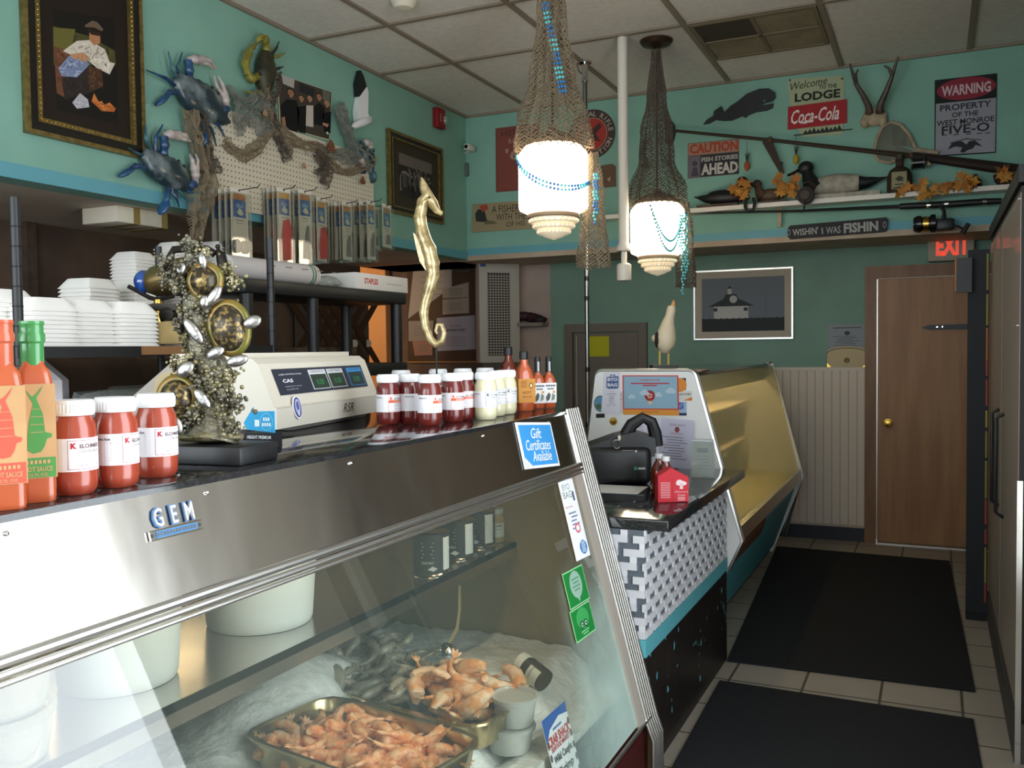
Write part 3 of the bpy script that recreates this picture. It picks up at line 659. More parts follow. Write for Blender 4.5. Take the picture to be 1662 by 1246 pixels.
# air vent in the ceiling
t = thing('ceiling_vent', 'square tan air vent grille set in the ceiling tiles', 'vent', ((-1.33-.58)/2, 5.67, CZ))
m = MB(); s = .355
for a, b in (((-s, -s), (s, -s+.025)), ((-s, s-.025), (s, s)), ((-s, -s+.025), (-s+.025, s-.025)), ((s-.025, -s+.025), (s, s-.025)), ((-.012, -s+.025), (.012, s-.025)), ((-s+.025, -.012), (s-.025, .012))): m.box((a[0], a[1], -.016), (b[0], b[1], -.001), '#7d6f56')
m.build('frame', t, 0)
mat('vent_tan', '#8f8266', .8, col2='#7d7157', scale=6)
for i in (0, 1):
    for j in (0, 1):
        mm = '#463c31' if (i == 0 and j == 0) else 'vent_tan'; x0 = -s+.025+i*(s-.013); y0 = -s+.025+j*(s-.013); m = MB()
        for k in range(14): y = y0+k*.0225; m.box((x0, y, -.010), (x0+s-.037, y+.017, -.002), mm)
        m.build('louvre', t, 0)
p = onZ(655, 2, CZ); t = thing('smoke_detector', 'white round smoke detector at the top edge of the ceiling', 'detector', (p.x, p.y, CZ))
MB().lathe([(0, -.045), (.05, -.04), (.065, -.02), (.07, 0)], 24, 'cream').build('body', t)
# ================================================================ left wall
def inside(q, pts):
    r = False
    for i in range(len(pts)):
        (x0, z0), (x1, z1_) = pts[i-1], pts[i]
        if (z0 > q[1]) != (z1_ > q[1]) and q[0] < (x1-x0)*(q[1]-z0)/(z1_-z0)+x0: r = not r
    return r
def strokes(m, pts, cols, n, size, y, seed):
    rr = random.Random(seed); xs = [p[0] for p in pts]; zs = [p[1] for p in pts]; k = 0
    for _ in range(n*4):
        q = (rr.uniform(min(xs), max(xs)), rr.uniform(min(zs), max(zs)))
        if not inside(q, pts): continue
        a = rr.uniform(0, PI); l, w_ = size*rr.uniform(.6, 1.4), size*rr.uniform(.15, .35); c, s = math.cos(a), math.sin(a)
        Q = [(q[0]+u*l*c-v*w_*s, q[1]+u*l*s+v*w_*c) for u, v in ((-.5, -.5), (.5, -.3), (.55, .4), (-.4, .5))]
        if all(inside(p, pts) for p in Q): m.poly(Q, rr.choice(cols), y-k*1e-6); k += 1
        if k >= n: break
def z1(x, y, o=0): return onX(x/3.955, y/3.955, W+o)
def z2(x, y, o=0): return onX(230+x/3.955, 40+y/3.955, W+o)
def z3(x, y, o=0): return onX(300+x/3.955, 260+y/3.955, W+o)
def loc2(fn, P):                      # traced point -> local (x, z) of a thing turned to face the room
    def g(q): v = fn(*q); return (v.y-P.y, v.z-P.z)
    return g
def frame_mesh(w, h, t, m, edge=None, depth=.03):
    b = MB()
    for k, (mm, i0, i1, d) in enumerate(m):
        a, c = i0, i1
        for x0, z0, x1, z1_ in ((-w/2+a, -h/2+a, w/2-a, -h/2+c), (-w/2+a, h/2-c, w/2-a, h/2-a), (-w/2+a, -h/2+c, -w/2+c, h/2-c), (w/2-c, -h/2+c, w/2-a, h/2-c)): b.box((x0, -d, z0), (x1, -.002, z1_), mm)
    return b
mat('gilt', '#8f7a46', .4, .5, col2='#6b5a30', scale=40); mat('frame_black', '#181512', .35)
P = Vector((W+.001, 2.925, 2.82)); g = loc2(z1, P); fw, fh = .625, .845
t = thing('picture_frame', 'large framed painting of a reclining man in a hat, top left on the teal wall', 'picture', P, LR)
fb = frame_mesh(fw, fh, 0, [('gilt', 0, .018, .032), ('frame_black', .018, .055, .026), ('gilt', .055, .075, .03)])
for i in range(34):
    z = -fh/2+.07+i*(fh-.14)/33
    for s in (-1, 1): fb.ell((s*(fw/2-.065), -.031, z), (.0035, .003, .0035), 'brass', 6, 4)
for i in range(24):
    x = -fw/2+.07+i*(fw-.14)/23
    for s in (-1, 1): fb.ell((x, -.031, s*(fh/2-.065)), (.0035, .003, .0035), 'brass', 6, 4)
fb.build('frame', t)
a = MB(); a.box((-fw/2+.07, -.012, -fh/2+.07), (fw/2-.07, -.003, fh/2-.07), '#241a13'); a.build('mount', t, 0)
A = lambda pts: [g(q) for q in pts]
a = MB()
a.poly(A([(322,60),(720,125),(748,805),(345,705)]), '#17140f', -.0128)
a.poly(A([(325,170),(560,235),(725,330),(730,420),(330,420)]), '#4c4a26', -.0132)
a.poly(A([(330,180),(470,190),(440,330),(330,300)]), '#6b6430', -.0136)
a.poly(A([(330,300),(420,330),(420,640),(350,600)]), '#6b4430', -.014)
a.poly(A([(390,330),(480,265),(560,260),(660,320),(690,400),(725,410),(690,480),(610,440),(540,380),(430,350)]), '#d8cdbd', -.0146)
a.poly(A([(560,190),(630,210),(630,280),(590,295),(560,260)]), '#b97f58', -.015)
a.poly(A([(530,165),(580,135),(610,145),(650,190),(640,205),(590,180),(535,178)]), '#6d5a48', -.0154)
a.poly(A([(545,190),(600,195),(640,215),(635,230),(555,212)]), '#2a211a', -.0156)
a.poly(A([(360,440),(430,360),(540,370),(560,420),(480,500),(380,490)]), '#7c88a8', -.015)
a.poly(A([(430,350),(520,340),(560,370),(540,400),(450,375)]), '#c08d68', -.0156)
a.poly(A([(380,500),(480,500),(560,420),(640,470),(640,560),(560,600),(400,640)]), '#2e2624', -.0152)
a.poly(A([(550,420),(640,450),(650,560),(560,590)]), '#4a3020', -.0156)
a.poly(A([(450,660),(500,600),(550,640),(560,690),(480,700)]), '#b8b4bc', -.0156)
a.poly(A([(570,650),(620,660),(730,695),(720,720),(640,715)]), '#b8622e', -.0156)
a.poly(A([(575,650),(590,600),(620,655),(640,650),(655,675),(690,660),(720,690)]), '#d07a3e', -.016)
for pts, cols, n, sz in (([(325,175),(560,235),(725,330),(730,420),(330,420)], ['#5f5a2c','#3c3a1e','#6f6834','#2e2c18'], 60, .035), ([(390,330),(480,265),(560,260),(660,320),(690,400),(725,410),(690,480),(610,440),(540,380),(430,350)], ['#efe6d8','#c2b5a6','#a89a8c','#e2d6c6'], 60, .03),
    ([(360,440),(430,360),(540,370),(560,420),(480,500),(380,490)], ['#94a0bc','#5f6a8c','#6d789a','#a9b2c6'], 44, .025), ([(330,300),(420,330),(420,640),(350,600)], ['#8a5a40','#4a2e20','#7a4c36'], 40, .022), ([(550,420),(640,450),(650,560),(560,590)], ['#6a4a30','#3a2618','#7d5a3c'], 40, .016),
    ([(380,500),(480,500),(560,420),(640,470),(640,560),(560,600),(400,640)], ['#1e1a1a','#3a322e','#262022'], 30, .025), ([(450,660),(500,600),(550,640),(560,690),(480,700)], ['#d8d4dc','#8f8c98'], 14, .014), ([(570,650),(620,660),(730,695),(720,720),(640,715)], ['#d8803c','#9c4a20','#e09a58'], 16, .014),
    ([(560,200),(630,215),(630,280),(590,295),(560,260)], ['#c99068','#8f5a3c'], 8, .01), ([(430,350),(520,340),(560,370),(540,400),(450,375)], ['#d09a74','#9c6a48'], 14, .012)): strokes(a, A(pts), cols, n, sz, {(325,175):-.0134,(390,330):-.0148,(360,440):-.0152,(330,300):-.0142,(550,420):-.0158,(380,500):-.0154}.get(pts[0], -.0159), len(cols)+n)
a.poly(A([(566,212),(630,225),(628,236),(568,224)]), '#3a241a', -.0172)
a.v = [Vector((v.x, -.0122+(v.y+.0128)*.08, v.z)) for v in a.v]
a.build('painting', t, 0)

# ---- crabs: traced joints lying on the wall, built as jointed limbs around a domed shell
mat('crab_blue', '#26527e', .35, col2='#17324f', scale=18, coat=.4); mat('crab_shell', '#22343c', .4, col2='#8f9a9c', scale=9, lo=.48, hi=.72, coat=.3)
mat('crab_white', '#cdbfb2', .4, col2='#a89aa0', scale=16, coat=.3); mat('crab_teal', '#3f6f78', .4, col2='#28484f', scale=18)
mat('crab_yellow', '#9a8f3a', .45, col2='#6f6a2c', scale=15, coat=.3); mat('crab_olive', '#3d3a20', .5, col2='#26231a', scale=14)
def crab(fn, label, E1, E2, Fp, Bk, legs, arms, pincers, mc, cols, dome=.045, off=.05):
    c = fn((E1[0]+E2[0])/2, (E1[1]+E2[1])/2, off); t = thing('crab', label, 'crab', c)
    v = lambda q, o: fn(q[0], q[1], o)-c
    X = (v(E2, off)-v(E1, off))/2; Y = (v(Fp, off)-v(Bk, off))/2; N = Vector((dome, 0, 0)); O = (v(Fp, off)+v(Bk, off))/4
    T = Matrix(((X.x, Y.x, N.x, O.x), (X.y, Y.y, N.y, O.y), (X.z, Y.z, N.z, O.z), (0, 0, 0, 1)))
    m = MB(); nu, nv = 36, 12; vs, fs = [], []
    for j in range(nv+1):
        ph = PI*j/nv
        for i in range(nu):
            th = 2*PI*i/nu; k = 1
            if math.sin(th) > .1 and abs(ph-PI/2) < .5 and i % 2: k = 1.09          # toothed front edge
            k *= 1+.28*abs(math.cos(th))**9*(1 if abs(ph-PI/2) < .6 else .3)          # side spines
            k *= 1+.05*noise.noise(Vector((math.cos(th)*3, math.sin(th)*3, ph*3)))
            vs.append((math.sin(ph)*math.cos(th)*k, math.sin(ph)*math.sin(th)*k, math.cos(ph)))
    for j in range(nv):
        for i in range(nu): q = (i+1) % nu; fs.append((j*nu+i, (j+1)*nu+i, (j+1)*nu+q, j*nu+q))
    m.add(vs, fs, mc[0], T)
    for s in (-.16, .16): m.ell(T @ Vector((s, .98, .35)), (.008, .008, .008), 'black_gloss', 8, 6)
    m.build('shell', t, 50)
    def limb(name, pts, col, r0, r1, flat=None, par=t, o0=.04, o1=.05):
        P_ = [v(q, o0+(o1-o0)*i/(len(pts)-1)+(.012 if 0 < i < len(pts)-1 else 0)) for i, q in enumerate(pts)]
        Q = []                                    # resample with knobbly joints
        R = []
        n = len(P_)
        for i in range(n-1):
            for k in range(4): f = k/4; Q.append(P_[i].lerp(P_[i+1], f)); rr_ = r0+(r1-r0)*((i+f)/(n-1)); R.append(rr_*(1.18 if k == 0 else 1.0 if k != 2 else .92))
        Q.append(P_[-1]); R.append(r1)
        b = MB(); b.tube(Q, R, 8, col, flat=flat); return b.build(name, par, 60)
    for pts, kind in legs:
        if kind == 'p': 
            o = limb('swimming_leg', pts, cols[0], .013, .012); e = v(pts[-1], .05); e0 = v(pts[-2], .05)
            b = MB(); d = (e-e0); b.ell((0, 0, 0), (.014, .036, max(.045, d.length*.75)), cols[0], 10, 8, T=Matrix.Translation(e) @ d.to_track_quat('Z', 'X').to_matrix().to_4x4()); b.build('paddle', o, 60)
        else: limb('leg', pts, cols[0 if kind == 'b' else 2], .0165, .004, flat=(1, .7))
    for (pa, pb), (p1, p2) in zip(arms, pincers):
        o = limb('claw', pa, cols[0], .021, .023); limb('palm', pb, cols[1], .017, .026, par=o, o0=.05, o1=.055)
        limb('finger', p1, cols[1], .018, .004, par=o, o0=.055, o1=.055); limb('finger', p2, cols[1], .014, .004, par=o, o0=.055, o1=.055)
    return t
crab(z1, 'blue and white crab, upper of the two large crabs beside the painting', (1170,520), (1425,765), (1365,585), (1210,715),
     [([(1150,570),(1060,500),(940,450)],'b'), ([(1150,540),(1110,450),(1080,330)],'t'), ([(1165,500),(1140,430),(1170,335)],'t'), ([(1160,600),(1090,590),(1040,640)],'p'),
      ([(1330,760),(1400,800),(1445,880)],'b'), ([(1310,760),(1360,830),(1390,940)],'t'), ([(1390,745),(1430,760),(1470,765)],'b'), ([(1280,750),(1310,810),(1300,890)],'p')],
     [([(1215,510),(1215,450),(1205,390)], [(1205,388),(1245,380),(1290,384)]), ([(1390,690),(1425,705),(1455,695)], [(1458,690),(1448,645),(1435,600)])],
     [([(1290,376),(1345,385),(1390,440)], [(1280,398),(1335,410),(1380,442)]), ([(1442,600),(1428,540),(1400,488)], [(1420,600),(1390,550),(1375,486)])],
     ('crab_shell',), ('crab_blue', 'crab_white', 'crab_teal'))
crab(z1, 'blue and white crab, lower of the two large crabs beside the painting', (955,1000), (1185,1200), (1150,1050), (985,1150),
     [([(970,1010),(890,990),(825,950)],'t'), ([(975,980),(935,890),(935,795)],'t'), ([(1000,970),(1000,880),(1045,800)],'b'), ([(950,1080),(870,1065),(810,1105)],'p'),
      ([(1100,1200),(1130,1260),(1150,1330)],'b'), ([(1130,1200),(1180,1260),(1210,1300)],'t'), ([(1160,1190),(1210,1230),(1250,1240)],'b'), ([(1080,1200),(1075,1270),(1050,1330)],'p')],
     [([(1050,985),(1058,930),(1050,880)], [(1050,872),(1090,862),(1140,868)]), ([(1185,1180),(1215,1190),(1245,1180)], [(1252,1170),(1255,1125),(1250,1080)])],
     [([(1140,860),(1190,868),(1225,910)], [(1140,880),(1190,897),(1220,908)]), ([(1243,1080),(1235,1030),(1218,990)], [(1264,1080),(1270,1030),(1255,988)])],
     ('crab_shell',), ('crab_blue', 'crab_white', 'crab_teal'))
crab(z2, 'olive yellow crab above the fishing net, left of the group photo', (790,180), (790,430), (750,300), (850,310),
     [([(840,210),(885,200),(925,180)],'b'), ([(830,200),(865,150),(882,108)],'t'), ([(850,290),(880,280),(910,270)],'t'), ([(760,430),(700,440),(650,420)],'b'), ([(770,450),(700,480),(650,482)],'b'), ([(820,440),(830,500),(850,550)],'t'), ([(800,440),(800,520),(830,570)],'b')],
     [([(750,330),(705,350),(680,320)], [(678,310),(665,250),(685,180)]), ([(790,200),(800,160),(800,130)], [(800,130),(795,105),(790,90)])],
     [([(685,180),(720,130),(760,115)], [(680,190),(700,160),(730,150)]), ([(795,90),(770,70),(730,100)], [(785,95),(760,90),(740,110)])],
     ('crab_olive',), ('crab_yellow', 'crab_yellow', 'crab_olive'), dome=.05)
crab(z2, 'small dark blue crab at the right end of the net', (1410,790), (1470,930), (1410,880), (1480,850),
     [([(1460,800),(1485,830),(1500,860)],'b'), ([(1470,830),(1490,810),(1492,795)],'t'), ([(1470,880),(1475,930),(1480,975)],'p'), ([(1440,920),(1430,950),(1410,955)],'t')],
     [([(1420,800),(1410,780),(1415,765)], [(1418,762),(1440,756),(1460,765)]), ([(1410,850),(1400,835),(1395,810)], [(1396,840),(1405,870),(1415,890)])],
     [([(1460,765),(1475,785),(1478,800)], [(1455,775),(1465,790),(1470,800)]), ([(1415,890),(1420,870),(1412,850)], [(1410,890),(1404,870),(1405,850)])],
     ('crab_shell',), ('crab_teal', 'crab_white', 'crab_blue'), dome=.03)

# ---- pegboard and its net
y0, y1 = 3.64, 5.17
pb = MB(); pb.box((0, -.02, -.26), (y1-y0, -.012, .26), 'cream')
for i in range(52):
    for j in range(17): pb.circ(.03+i*.0288, -.235+j*.0292, .0045, .0045, '#3b3226', -.0205, 6)
for x in (.05, .76, 1.48): pb.box((x-.02, -.012, -.2), (x+.02, -.0005, .2), 'cream')
o = pb.build('pegboard', None, 0, loc=(W+.013, y0, 2.50), rot=(0, 0, LR)); tag(o, 'cream pegboard with rows of holes on the teal wall', 'pegboard')
nb = MB()
def band(path, half, nu, nv, m, seed, r=.0016, sag=.02, keep=.96):
    Q = [z2(x, y) for x, y in path]; n = len(Q)-1; hm = half/3.955/1480*5.2
    def fn(u, v):
        t = u*n; i = min(int(t), n-1); f = t-i; p = Q[i].lerp(Q[i+1], f); d = (Q[min(i+1, n)]-Q[max(i-1, 0) if f < .5 and i else i]).normalized()
        s = Vector((0, -d.z, d.y)); k = (v-.5)*2
        return p + s*hm*k*(1+.3*math.sin(u*9+seed)) + Vector((.048+.02*math.sin(v*11+u*5+seed)+sag*(1-k*k), 0, 0)) + wob(u*2, v*2, .02, seed)
    nb.net(fn, nu, nv, r, m, keep=keep, seed=seed)
band([(530,560),(640,560),(770,600)], 115, 36, 36, 'twine_grey', 1, .0014)
band([(270,560),(290,700),(330,860),(370,1000),(340,1130),(300,1250),(290,1380)], 70, 70, 20, 'twine', 2)
band([(300,560),(340,700),(380,860),(400,960)], 55, 40, 14, 'twine_dark', 12)
band([(480,760),(540,820),(610,850),(680,810),(730,740),(780,690)], 32, 46, 10, 'twine', 3)
band([(740,420),(760,540),(790,650),(880,720),(960,770),(1080,790),(1140,850)], 48, 70, 14, 'twine', 4)
band([(770,560),(800,680),(850,800),(900,860)], 40, 30, 12, 'twine_dark', 5)
band([(1080,800),(1120,870),(1140,940),(1100,1010)], 62, 36, 18, 'twine_dark', 6)
band([(1215,520),(1270,680),(1330,830),(1420,890)], 60, 60, 26, 'twine_grey', 7, .0015)
band([(1150,880),(1230,950),(1310,950),(1400,900),(1450,870)], 30, 44, 10, 'twine', 8)
band([(1130,830),(1260,850),(1380,880)], 45, 30, 12, 'twine_grey', 9)
band([(800,300),(790,420),(770,540)], 60, 26, 16, 'twine_dark', 10)
tag(nb.build('fishing_net', None, 0), 'brown and grey fishing net draped across the pegboard on the teal wall', 'net')
mat('shell_brown', '#8a5738', .4, col2='#5f3a26', scale=20); mat('shell_tan', '#c09a78', .4, col2='#9a7452', scale=20)
for (x, y, r, m, lb) in ((1215,800,.055,'shell_brown','large brown seashell caught in the net below the group photo'), (790,575,.026,'shell_tan','tan seashell caught in the net left of the group photo'),
                         (1045,912,.024,'shell_tan','small tan seashell at the edge of the hanging net clump'), (1420,1010,.035,'shell_brown','round brown seashell hanging below the small crab'),
                         (1072,830,.02,'crab_white','small white seashell in the net under the group photo'), (440,920,.022,'shell_tan','small tan seashell beside the lower large crab claw')):
    p = z2(x, y, .07); m_ = MB()
    for k in range(9): a_ = -1.1+k*.275; m_.ell((0, math.sin(a_)*r*.45, math.cos(a_)*r*.35), (r*.3, r*.25, r*.75), m, 8, 6, T=Matrix.Rotation(a_*.5, 4, 'X'))
    tag(m_.build('seashell', None, 60, loc=p), lb, 'seashell')

# ---- packets on hooks
mat('packet_red', '#b3312c', .4); mat('spoon_grey', '#6f6d69', .4, .6)
def packet(kind, h, w, label):
    t = thing('utensil_packet', label, 'packet'); m = MB()
    m.box((-w/2, -.0012, -h), (w/2, .0012, .012), '#ded8cc'); z = 0; L_ = -.0018
    m.rect(0, -.03, w*.72, .03, '#e0a83c' if kind % 2 else '#c77a35', L_); m.rect(0, -.09, w*.74, .09, '#2f5fa8', L_)
    m.poly([(-.02, -.11), (.0, -.085), (.02, -.10), (.03, -.12), (0, -.125)], '#d8d2c0', L_-.0005); m.poly([(-.028, -.075), (-.01, -.06), (.012, -.075), (.026, -.062), (.02, -.085), (-.02, -.088)], '#7fa0cc', L_-.0005)
    m.rect(0, -.15, w*.5, .006, '#9c968c', L_); m.rect(0, -.165, w*.4, .004, '#9c968c', L_)
    for s in (-1, 1): m.rect(s*w*.4, -.02-h*.42, .002, h*.78, '#b98a4a', L_)
    m.circ(0, .002, .006, .006, '#3a3a3a', L_, 10); m.build('card', t, 0)
    b = MB(); b.box((-w/2-.006, -.022, -h-.012), (w/2+.006, -.0035, -.012), 'clear_bag'); b.build('bag', t, 0)
    b = MB()
    if kind == 0:
        for s in (-1, 1): b.ell((s*.032, -.013, -h+.045), (.03, .007, .036), 'spoon_grey', 16, 8)
        b.build('shell_dish', t)
    elif kind in (1, 3):
        b.prism([(-.01, -.17), (.022, -.155), (.04, -.2), (.045, -h+.02), (-.02, -h+.012), (-.028, -.28)], -.016, -.006, 'packet_red'); b.build('red_cracker', t, 0)
    else:
        b.tube([(-.012, -.012, -h+.02), (-.006, -.012, -h*.7), (.012, -.012, -.19)], [.007, .006, .004], 8, 'spoon_grey'); b.tube([(.02, -.012, -h+.02), (.012, -.012, -h*.7), (.014, -.012, -.19)], [.007, .006, .004], 8, 'spoon_grey')
        b.build('steel_pick', t)
    return t
HK = [(350, 313, 445, 288, 4, 0, .33, .125, 'with two grey shell dishes', 'leftmost hook'), (430, 311, 487, 299, 4, 1, .40, .105, 'with a bright red tool', 'second hook from the left'),
      (466, 314, 507, 303, 3, 2, .40, .105, 'with a steel tool', 'third hook from the left'), (492, 326, 541, 313, 4, 3, .36, .10, 'with a dark red tool', 'fourth hook from the left'),
      (534, 333, 575, 320, 5, 4, .34, .105, 'with a silver pick', 'third hook from the right'), (574, 331, 598, 318, 3, 4, .36, .09, 'with silver tools', 'second hook from the right'),
      (600, 336, 626, 325, 2, 2, .27, .12, 'with a plain white card', 'rightmost hook')]
hooklab = ['leftmost', 'second from left', 'third from left', 'fourth from left', 'third from right', 'second from right', 'rightmost']
for hi, (x0, y0_, x1, y1_, n, kind, h, w_, what, which) in enumerate(HK):
    p = onX(x0, y0_, W+.02); L_ = .28 if hi == 0 else .2
    b = MB(); b.tube([(0, 0, 0), (L_*.5, 0, .0), (L_, 0, .006), (L_+.012, 0, .02)], .0026, 6, '#2b241e'); b.tube([(0, 0, -.025), (.002, 0, 0)], .0026, 6, '#2b241e')
    tag(b.build('peg_hook', None, 60, loc=p), 'black wire peg hook holding packets, %s on the pegboard' % hooklab[hi], 'hook')
    src = None
    for k in range(n):
        front = k == n-1
        lb = ('front packet %s on the %s' % (what, which)) if front else ('packets behind the front one on the %s of the board' % which)
        grp = None if front else 'packets on the '+which
        loc = p+Vector((.028+k*(.13 if hi == 0 else .1)/max(1, n-1), RND.uniform(-.006, .006), -.004)); rz = LR+RND.uniform(-.12, .12)
        if src is None:
            src = packet(kind, h, w_, lb); KIDS[src.name] = list(src.children) ; place(src, loc, rz)
            if grp: src['group'] = grp
        else:
            o = dup(src, loc, rz, lb)
            if grp: o['group'] = grp
            elif 'group' in o: del o['group']

# ---- group photo, gull, fire alarm, second frame
P = z2(1030, 530, .012); g = loc2(z2, P); A = lambda pts: [g(q) for q in pts]
t = thing('group_photo', 'unframed colour photo of five people tucked into the net', 'photo', P, LR)
c = A([(858,315),(1210,435),(1195,745),(878,655)]); a = MB(); a.prism(c, -.0, .004, '#d8c9a8'); a.build('print_edge', t, 0)
a = MB(); c = A([(862,318),(1207,436),(1192,738),(882,652)]); a.poly(c, '#463e36', -.0006)
a.poly(A([(885,320),(970,355),(965,410),(895,380)]), '#b9b6b0', -.001); a.poly(A([(1000,370),(1100,420),(1090,470),(1000,430)]), '#2a2a30', -.001); a.poly(A([(1150,420),(1200,440),(1195,500),(1150,480)]), '#6b6a60', -.001)
for (hx, hy, hr, body, hair, sk) in ((945,440,22,[(880,520),(920,480),(985,490),(1000,560),(990,700),(895,660)],'#1a1512','#b08062'), (1013,475,17,[(985,530),(1045,520),(1040,700),(995,690)],'#241a14','#b98a6c'),
                                     (1067,475,17,[(1040,520),(1090,520),(1090,660),(1035,650)],'#3a281c','#b98a6c'), (1127,465,18,[(1090,530),(1130,500),(1165,540),(1150,650),(1095,640)],'#1c1512','#b08062'), (1178,510,17,[(1150,570),(1205,560),(1200,700),(1160,690)],'#8a7a62','#b98a6c')):
    a.poly(A(body), '#c9bfb6' if hx == 1067 else '#151418', -.0014)
    cx, cz = g((hx, hy)); ex, ez = g((hx+hr, hy+hr*1.3)); rx, rz_ = abs(ex-cx), abs(ez-cz)
    a.circ(cx, cz+rz_*.2, rx*1.2, rz_*1.2, hair, -.0018, 16); a.circ(cx, cz, rx*.95, rz_, sk, -.0022, 16); a.rect(cx, cz-rz_*1.1, rx*.8, rz_*.8, sk, -.0020); a.rect(cx, cz+rz_*.15, rx*1.3, rz_*.16, hair, -.0024); a.rect(cx, cz-rz_*.5, rx*.7, rz_*.12, '#7a4038', -.0024)
a.poly(A([(1150,630),(1190,640),(1180,660),(1150,645)]), '#b98a6c', -.0022); a.poly(A([(885,600),(905,590),(915,660),(895,655)]), '#b08062', -.0022)
a.circ(*g((1180, 697)), .012, .008, '#d8d8d8', -.0022, 12); a.build('image', t, 0)
P = z2(1385, 500, .002); g = loc2(z2, P); A = lambda pts: [g(q) for q in pts]
t = thing('wooden_gull', 'carved wooden gull flying upright on the teal wall, black wing tip', 'gull', P, LR)
a = MB(); a.prism(A([(1362,470),(1348,560),(1355,625),(1400,640),(1435,622),(1415,575),(1418,440),(1408,405)]), -.045, -.004, 'lid_white'); a.build('wing', t)
a = MB(); a.prism(A([(1372,298),(1352,380),(1358,465),(1380,470),(1412,405),(1390,330)]), -.04, -.006, 'black_plastic'); a.build('wing_tip', t)
x0, z0 = g((1310, 650)); x1, z1_ = g((1425, 615)); a = MB(); a.tube([(x0-.01, -.05, z0-.01), (x0+.02, -.05, z0), ((x0+x1)/2, -.055, (z0+z1_)/2), (x1, -.05, z1_), (x1+.02, -.05, z1_+.005)], [.004, .02, .028, .02, .003], 10, 'lid_white'); a.build('body', t)
p = pL(708, 193); t = thing('fire_alarm', 'red fire alarm box with a clear strobe on the teal wall', 'alarm', (W+.001, p.y, p.z), LR)
MB().rbox((-.06, -.05, -.075), (.06, 0, .075), .01, '#8c1f22').build('body', t)
a = MB(); a.ell((.035, -.055, -.005), (.022, .022, .035), 'clear_plastic', 12, 8); a.build('strobe', t)
a = MB(); a.text('FIRE', 0, 0, h=.014, w=.06, m='#e8e0e0', y=-.0508, T=Matrix.Translation((-.02, 0, 0)) @ Matrix.Rotation(PI/2, 4, 'Y')); a.build('lettering', t, 0)
P = Vector((W+.001, 5.76, 2.715)); t = thing('picture_frame', 'smaller dark framed group photograph beyond the pegboard', 'picture', P, LR); fw, fh = .76, .57
fb = frame_mesh(fw, fh, 0, [('gilt', 0, .02, .03), ('frame_black', .02, .045, .024), ('gilt', .045, .055, .027)])
for i in range(28):
    z = -fh/2+.05+i*(fh-.1)/27
    for s in (-1, 1): fb.ell((s*(fw/2-.05), -.028, z), (.003, .003, .003), 'brass', 6, 4)
fb.build('frame', t)
a = MB(); a.box((-fw/2+.05, -.01, -fh/2+.05), (fw/2-.05, -.003, fh/2-.05), '#3a3428'); a.build('mount', t, 0)
a = MB(); a.rect(0, .0, .46, .30, '#2e2a28', -.0106); rr = random.Random(9)
a.rect(0, .11, .46, .08, '#6d6660', -.011)
for i in range(26): x = -.21+.0165*i; z = -.03+rr.uniform(-.03, .05)+(.04 if i % 2 else 0); a.poly([(x-.012, z-.09), (x+.012, z-.09), (x+.01, z), (x-.01, z)], rr.choice(['#4a4644', '#1c1a1a', '#7d7772', '#5b5652']), -.0114-.00005*i); a.circ(x, z+.012, .008, .011, '#8f847a', -.013, 10)
a.build('photograph', t, 0)
# security camera in the far left corner
p = pB(765, 245, .001)
t = thing('security_camera', 'white security camera on a bracket in the wall corner', 'camera', (p.x, B-.001, p.z))
MB().rbox((-.075, -.01, -.03), (-.05, 0, .03), .003, 'pvc').build('bracket', t)
MB().tube([(-.06, -.005, -.01), (0, -.03, -.012), (.03, -.06, -.005)], .008, 8, 'pvc').build('arm', t)
MB().rbox((.015, -.16, -.022), (.06, -.05, .025), .006, 'pvc').build('body', t)
MB().cyl((.037, -.163, .001), (.037, -.158, .001), .016, n=18, m='black_gloss').build('lens', t)
b = MB(); b.tube([(-.062, -.006, 0), (-.066, -.006, .2), (-.06, -.006, CZ-p.z-.02)], .007, 6, 'pvc'); b.build('conduit', t)
p = pB(754, 276, .001); tag(MB().rbox((-.045, -.03, -.055), (.045, 0, .055), .012, '#5f6a62').build('junction_box', None, loc=(p.x, B-.001, p.z)), 'grey junction box below the security camera', 'box')
# ================================================================ back wall, upper part
def zb(ox, oy): return lambda x, y: onY(ox+x/3.955, oy+y/3.955, B)
b1, b2 = zb(960, 80), zb(1242, 80)
def locB(fn, P):
    def g(q): v = fn(*q); return (v.x-P.x, v.z-P.z)
    return g
def plate(name, label, cat, c, fn, shadow=.004):
    P = fn(*c); t = thing(name, label, cat, (P.x, B-.002, P.z)); g = locB(fn, P); return t, (lambda pts: [g(q) for q in pts]), g
def quadtext(m, s, g, a, b, c, col, y, **kw):
    """lettering running from traced point a (lower left) to b (lower right) with its top at c"""
    (x0, z0), (x1, z1_), (x2, z2_) = g(a), g(b), g(c); ang = math.atan2(z1_-z0, x1-x0); w_ = math.hypot(x1-x0, z1_-z0); h = abs((z2_-z0)*math.cos(ang)-(x2-x0)*math.sin(ang))
    T = Matrix.Translation((x0, 0, z0)) @ Matrix.Rotation(-ang, 4, 'Y')
    m.text(s, w_/2, h/2, h=h, w=w_, m=col, y=y, T=T, **kw)
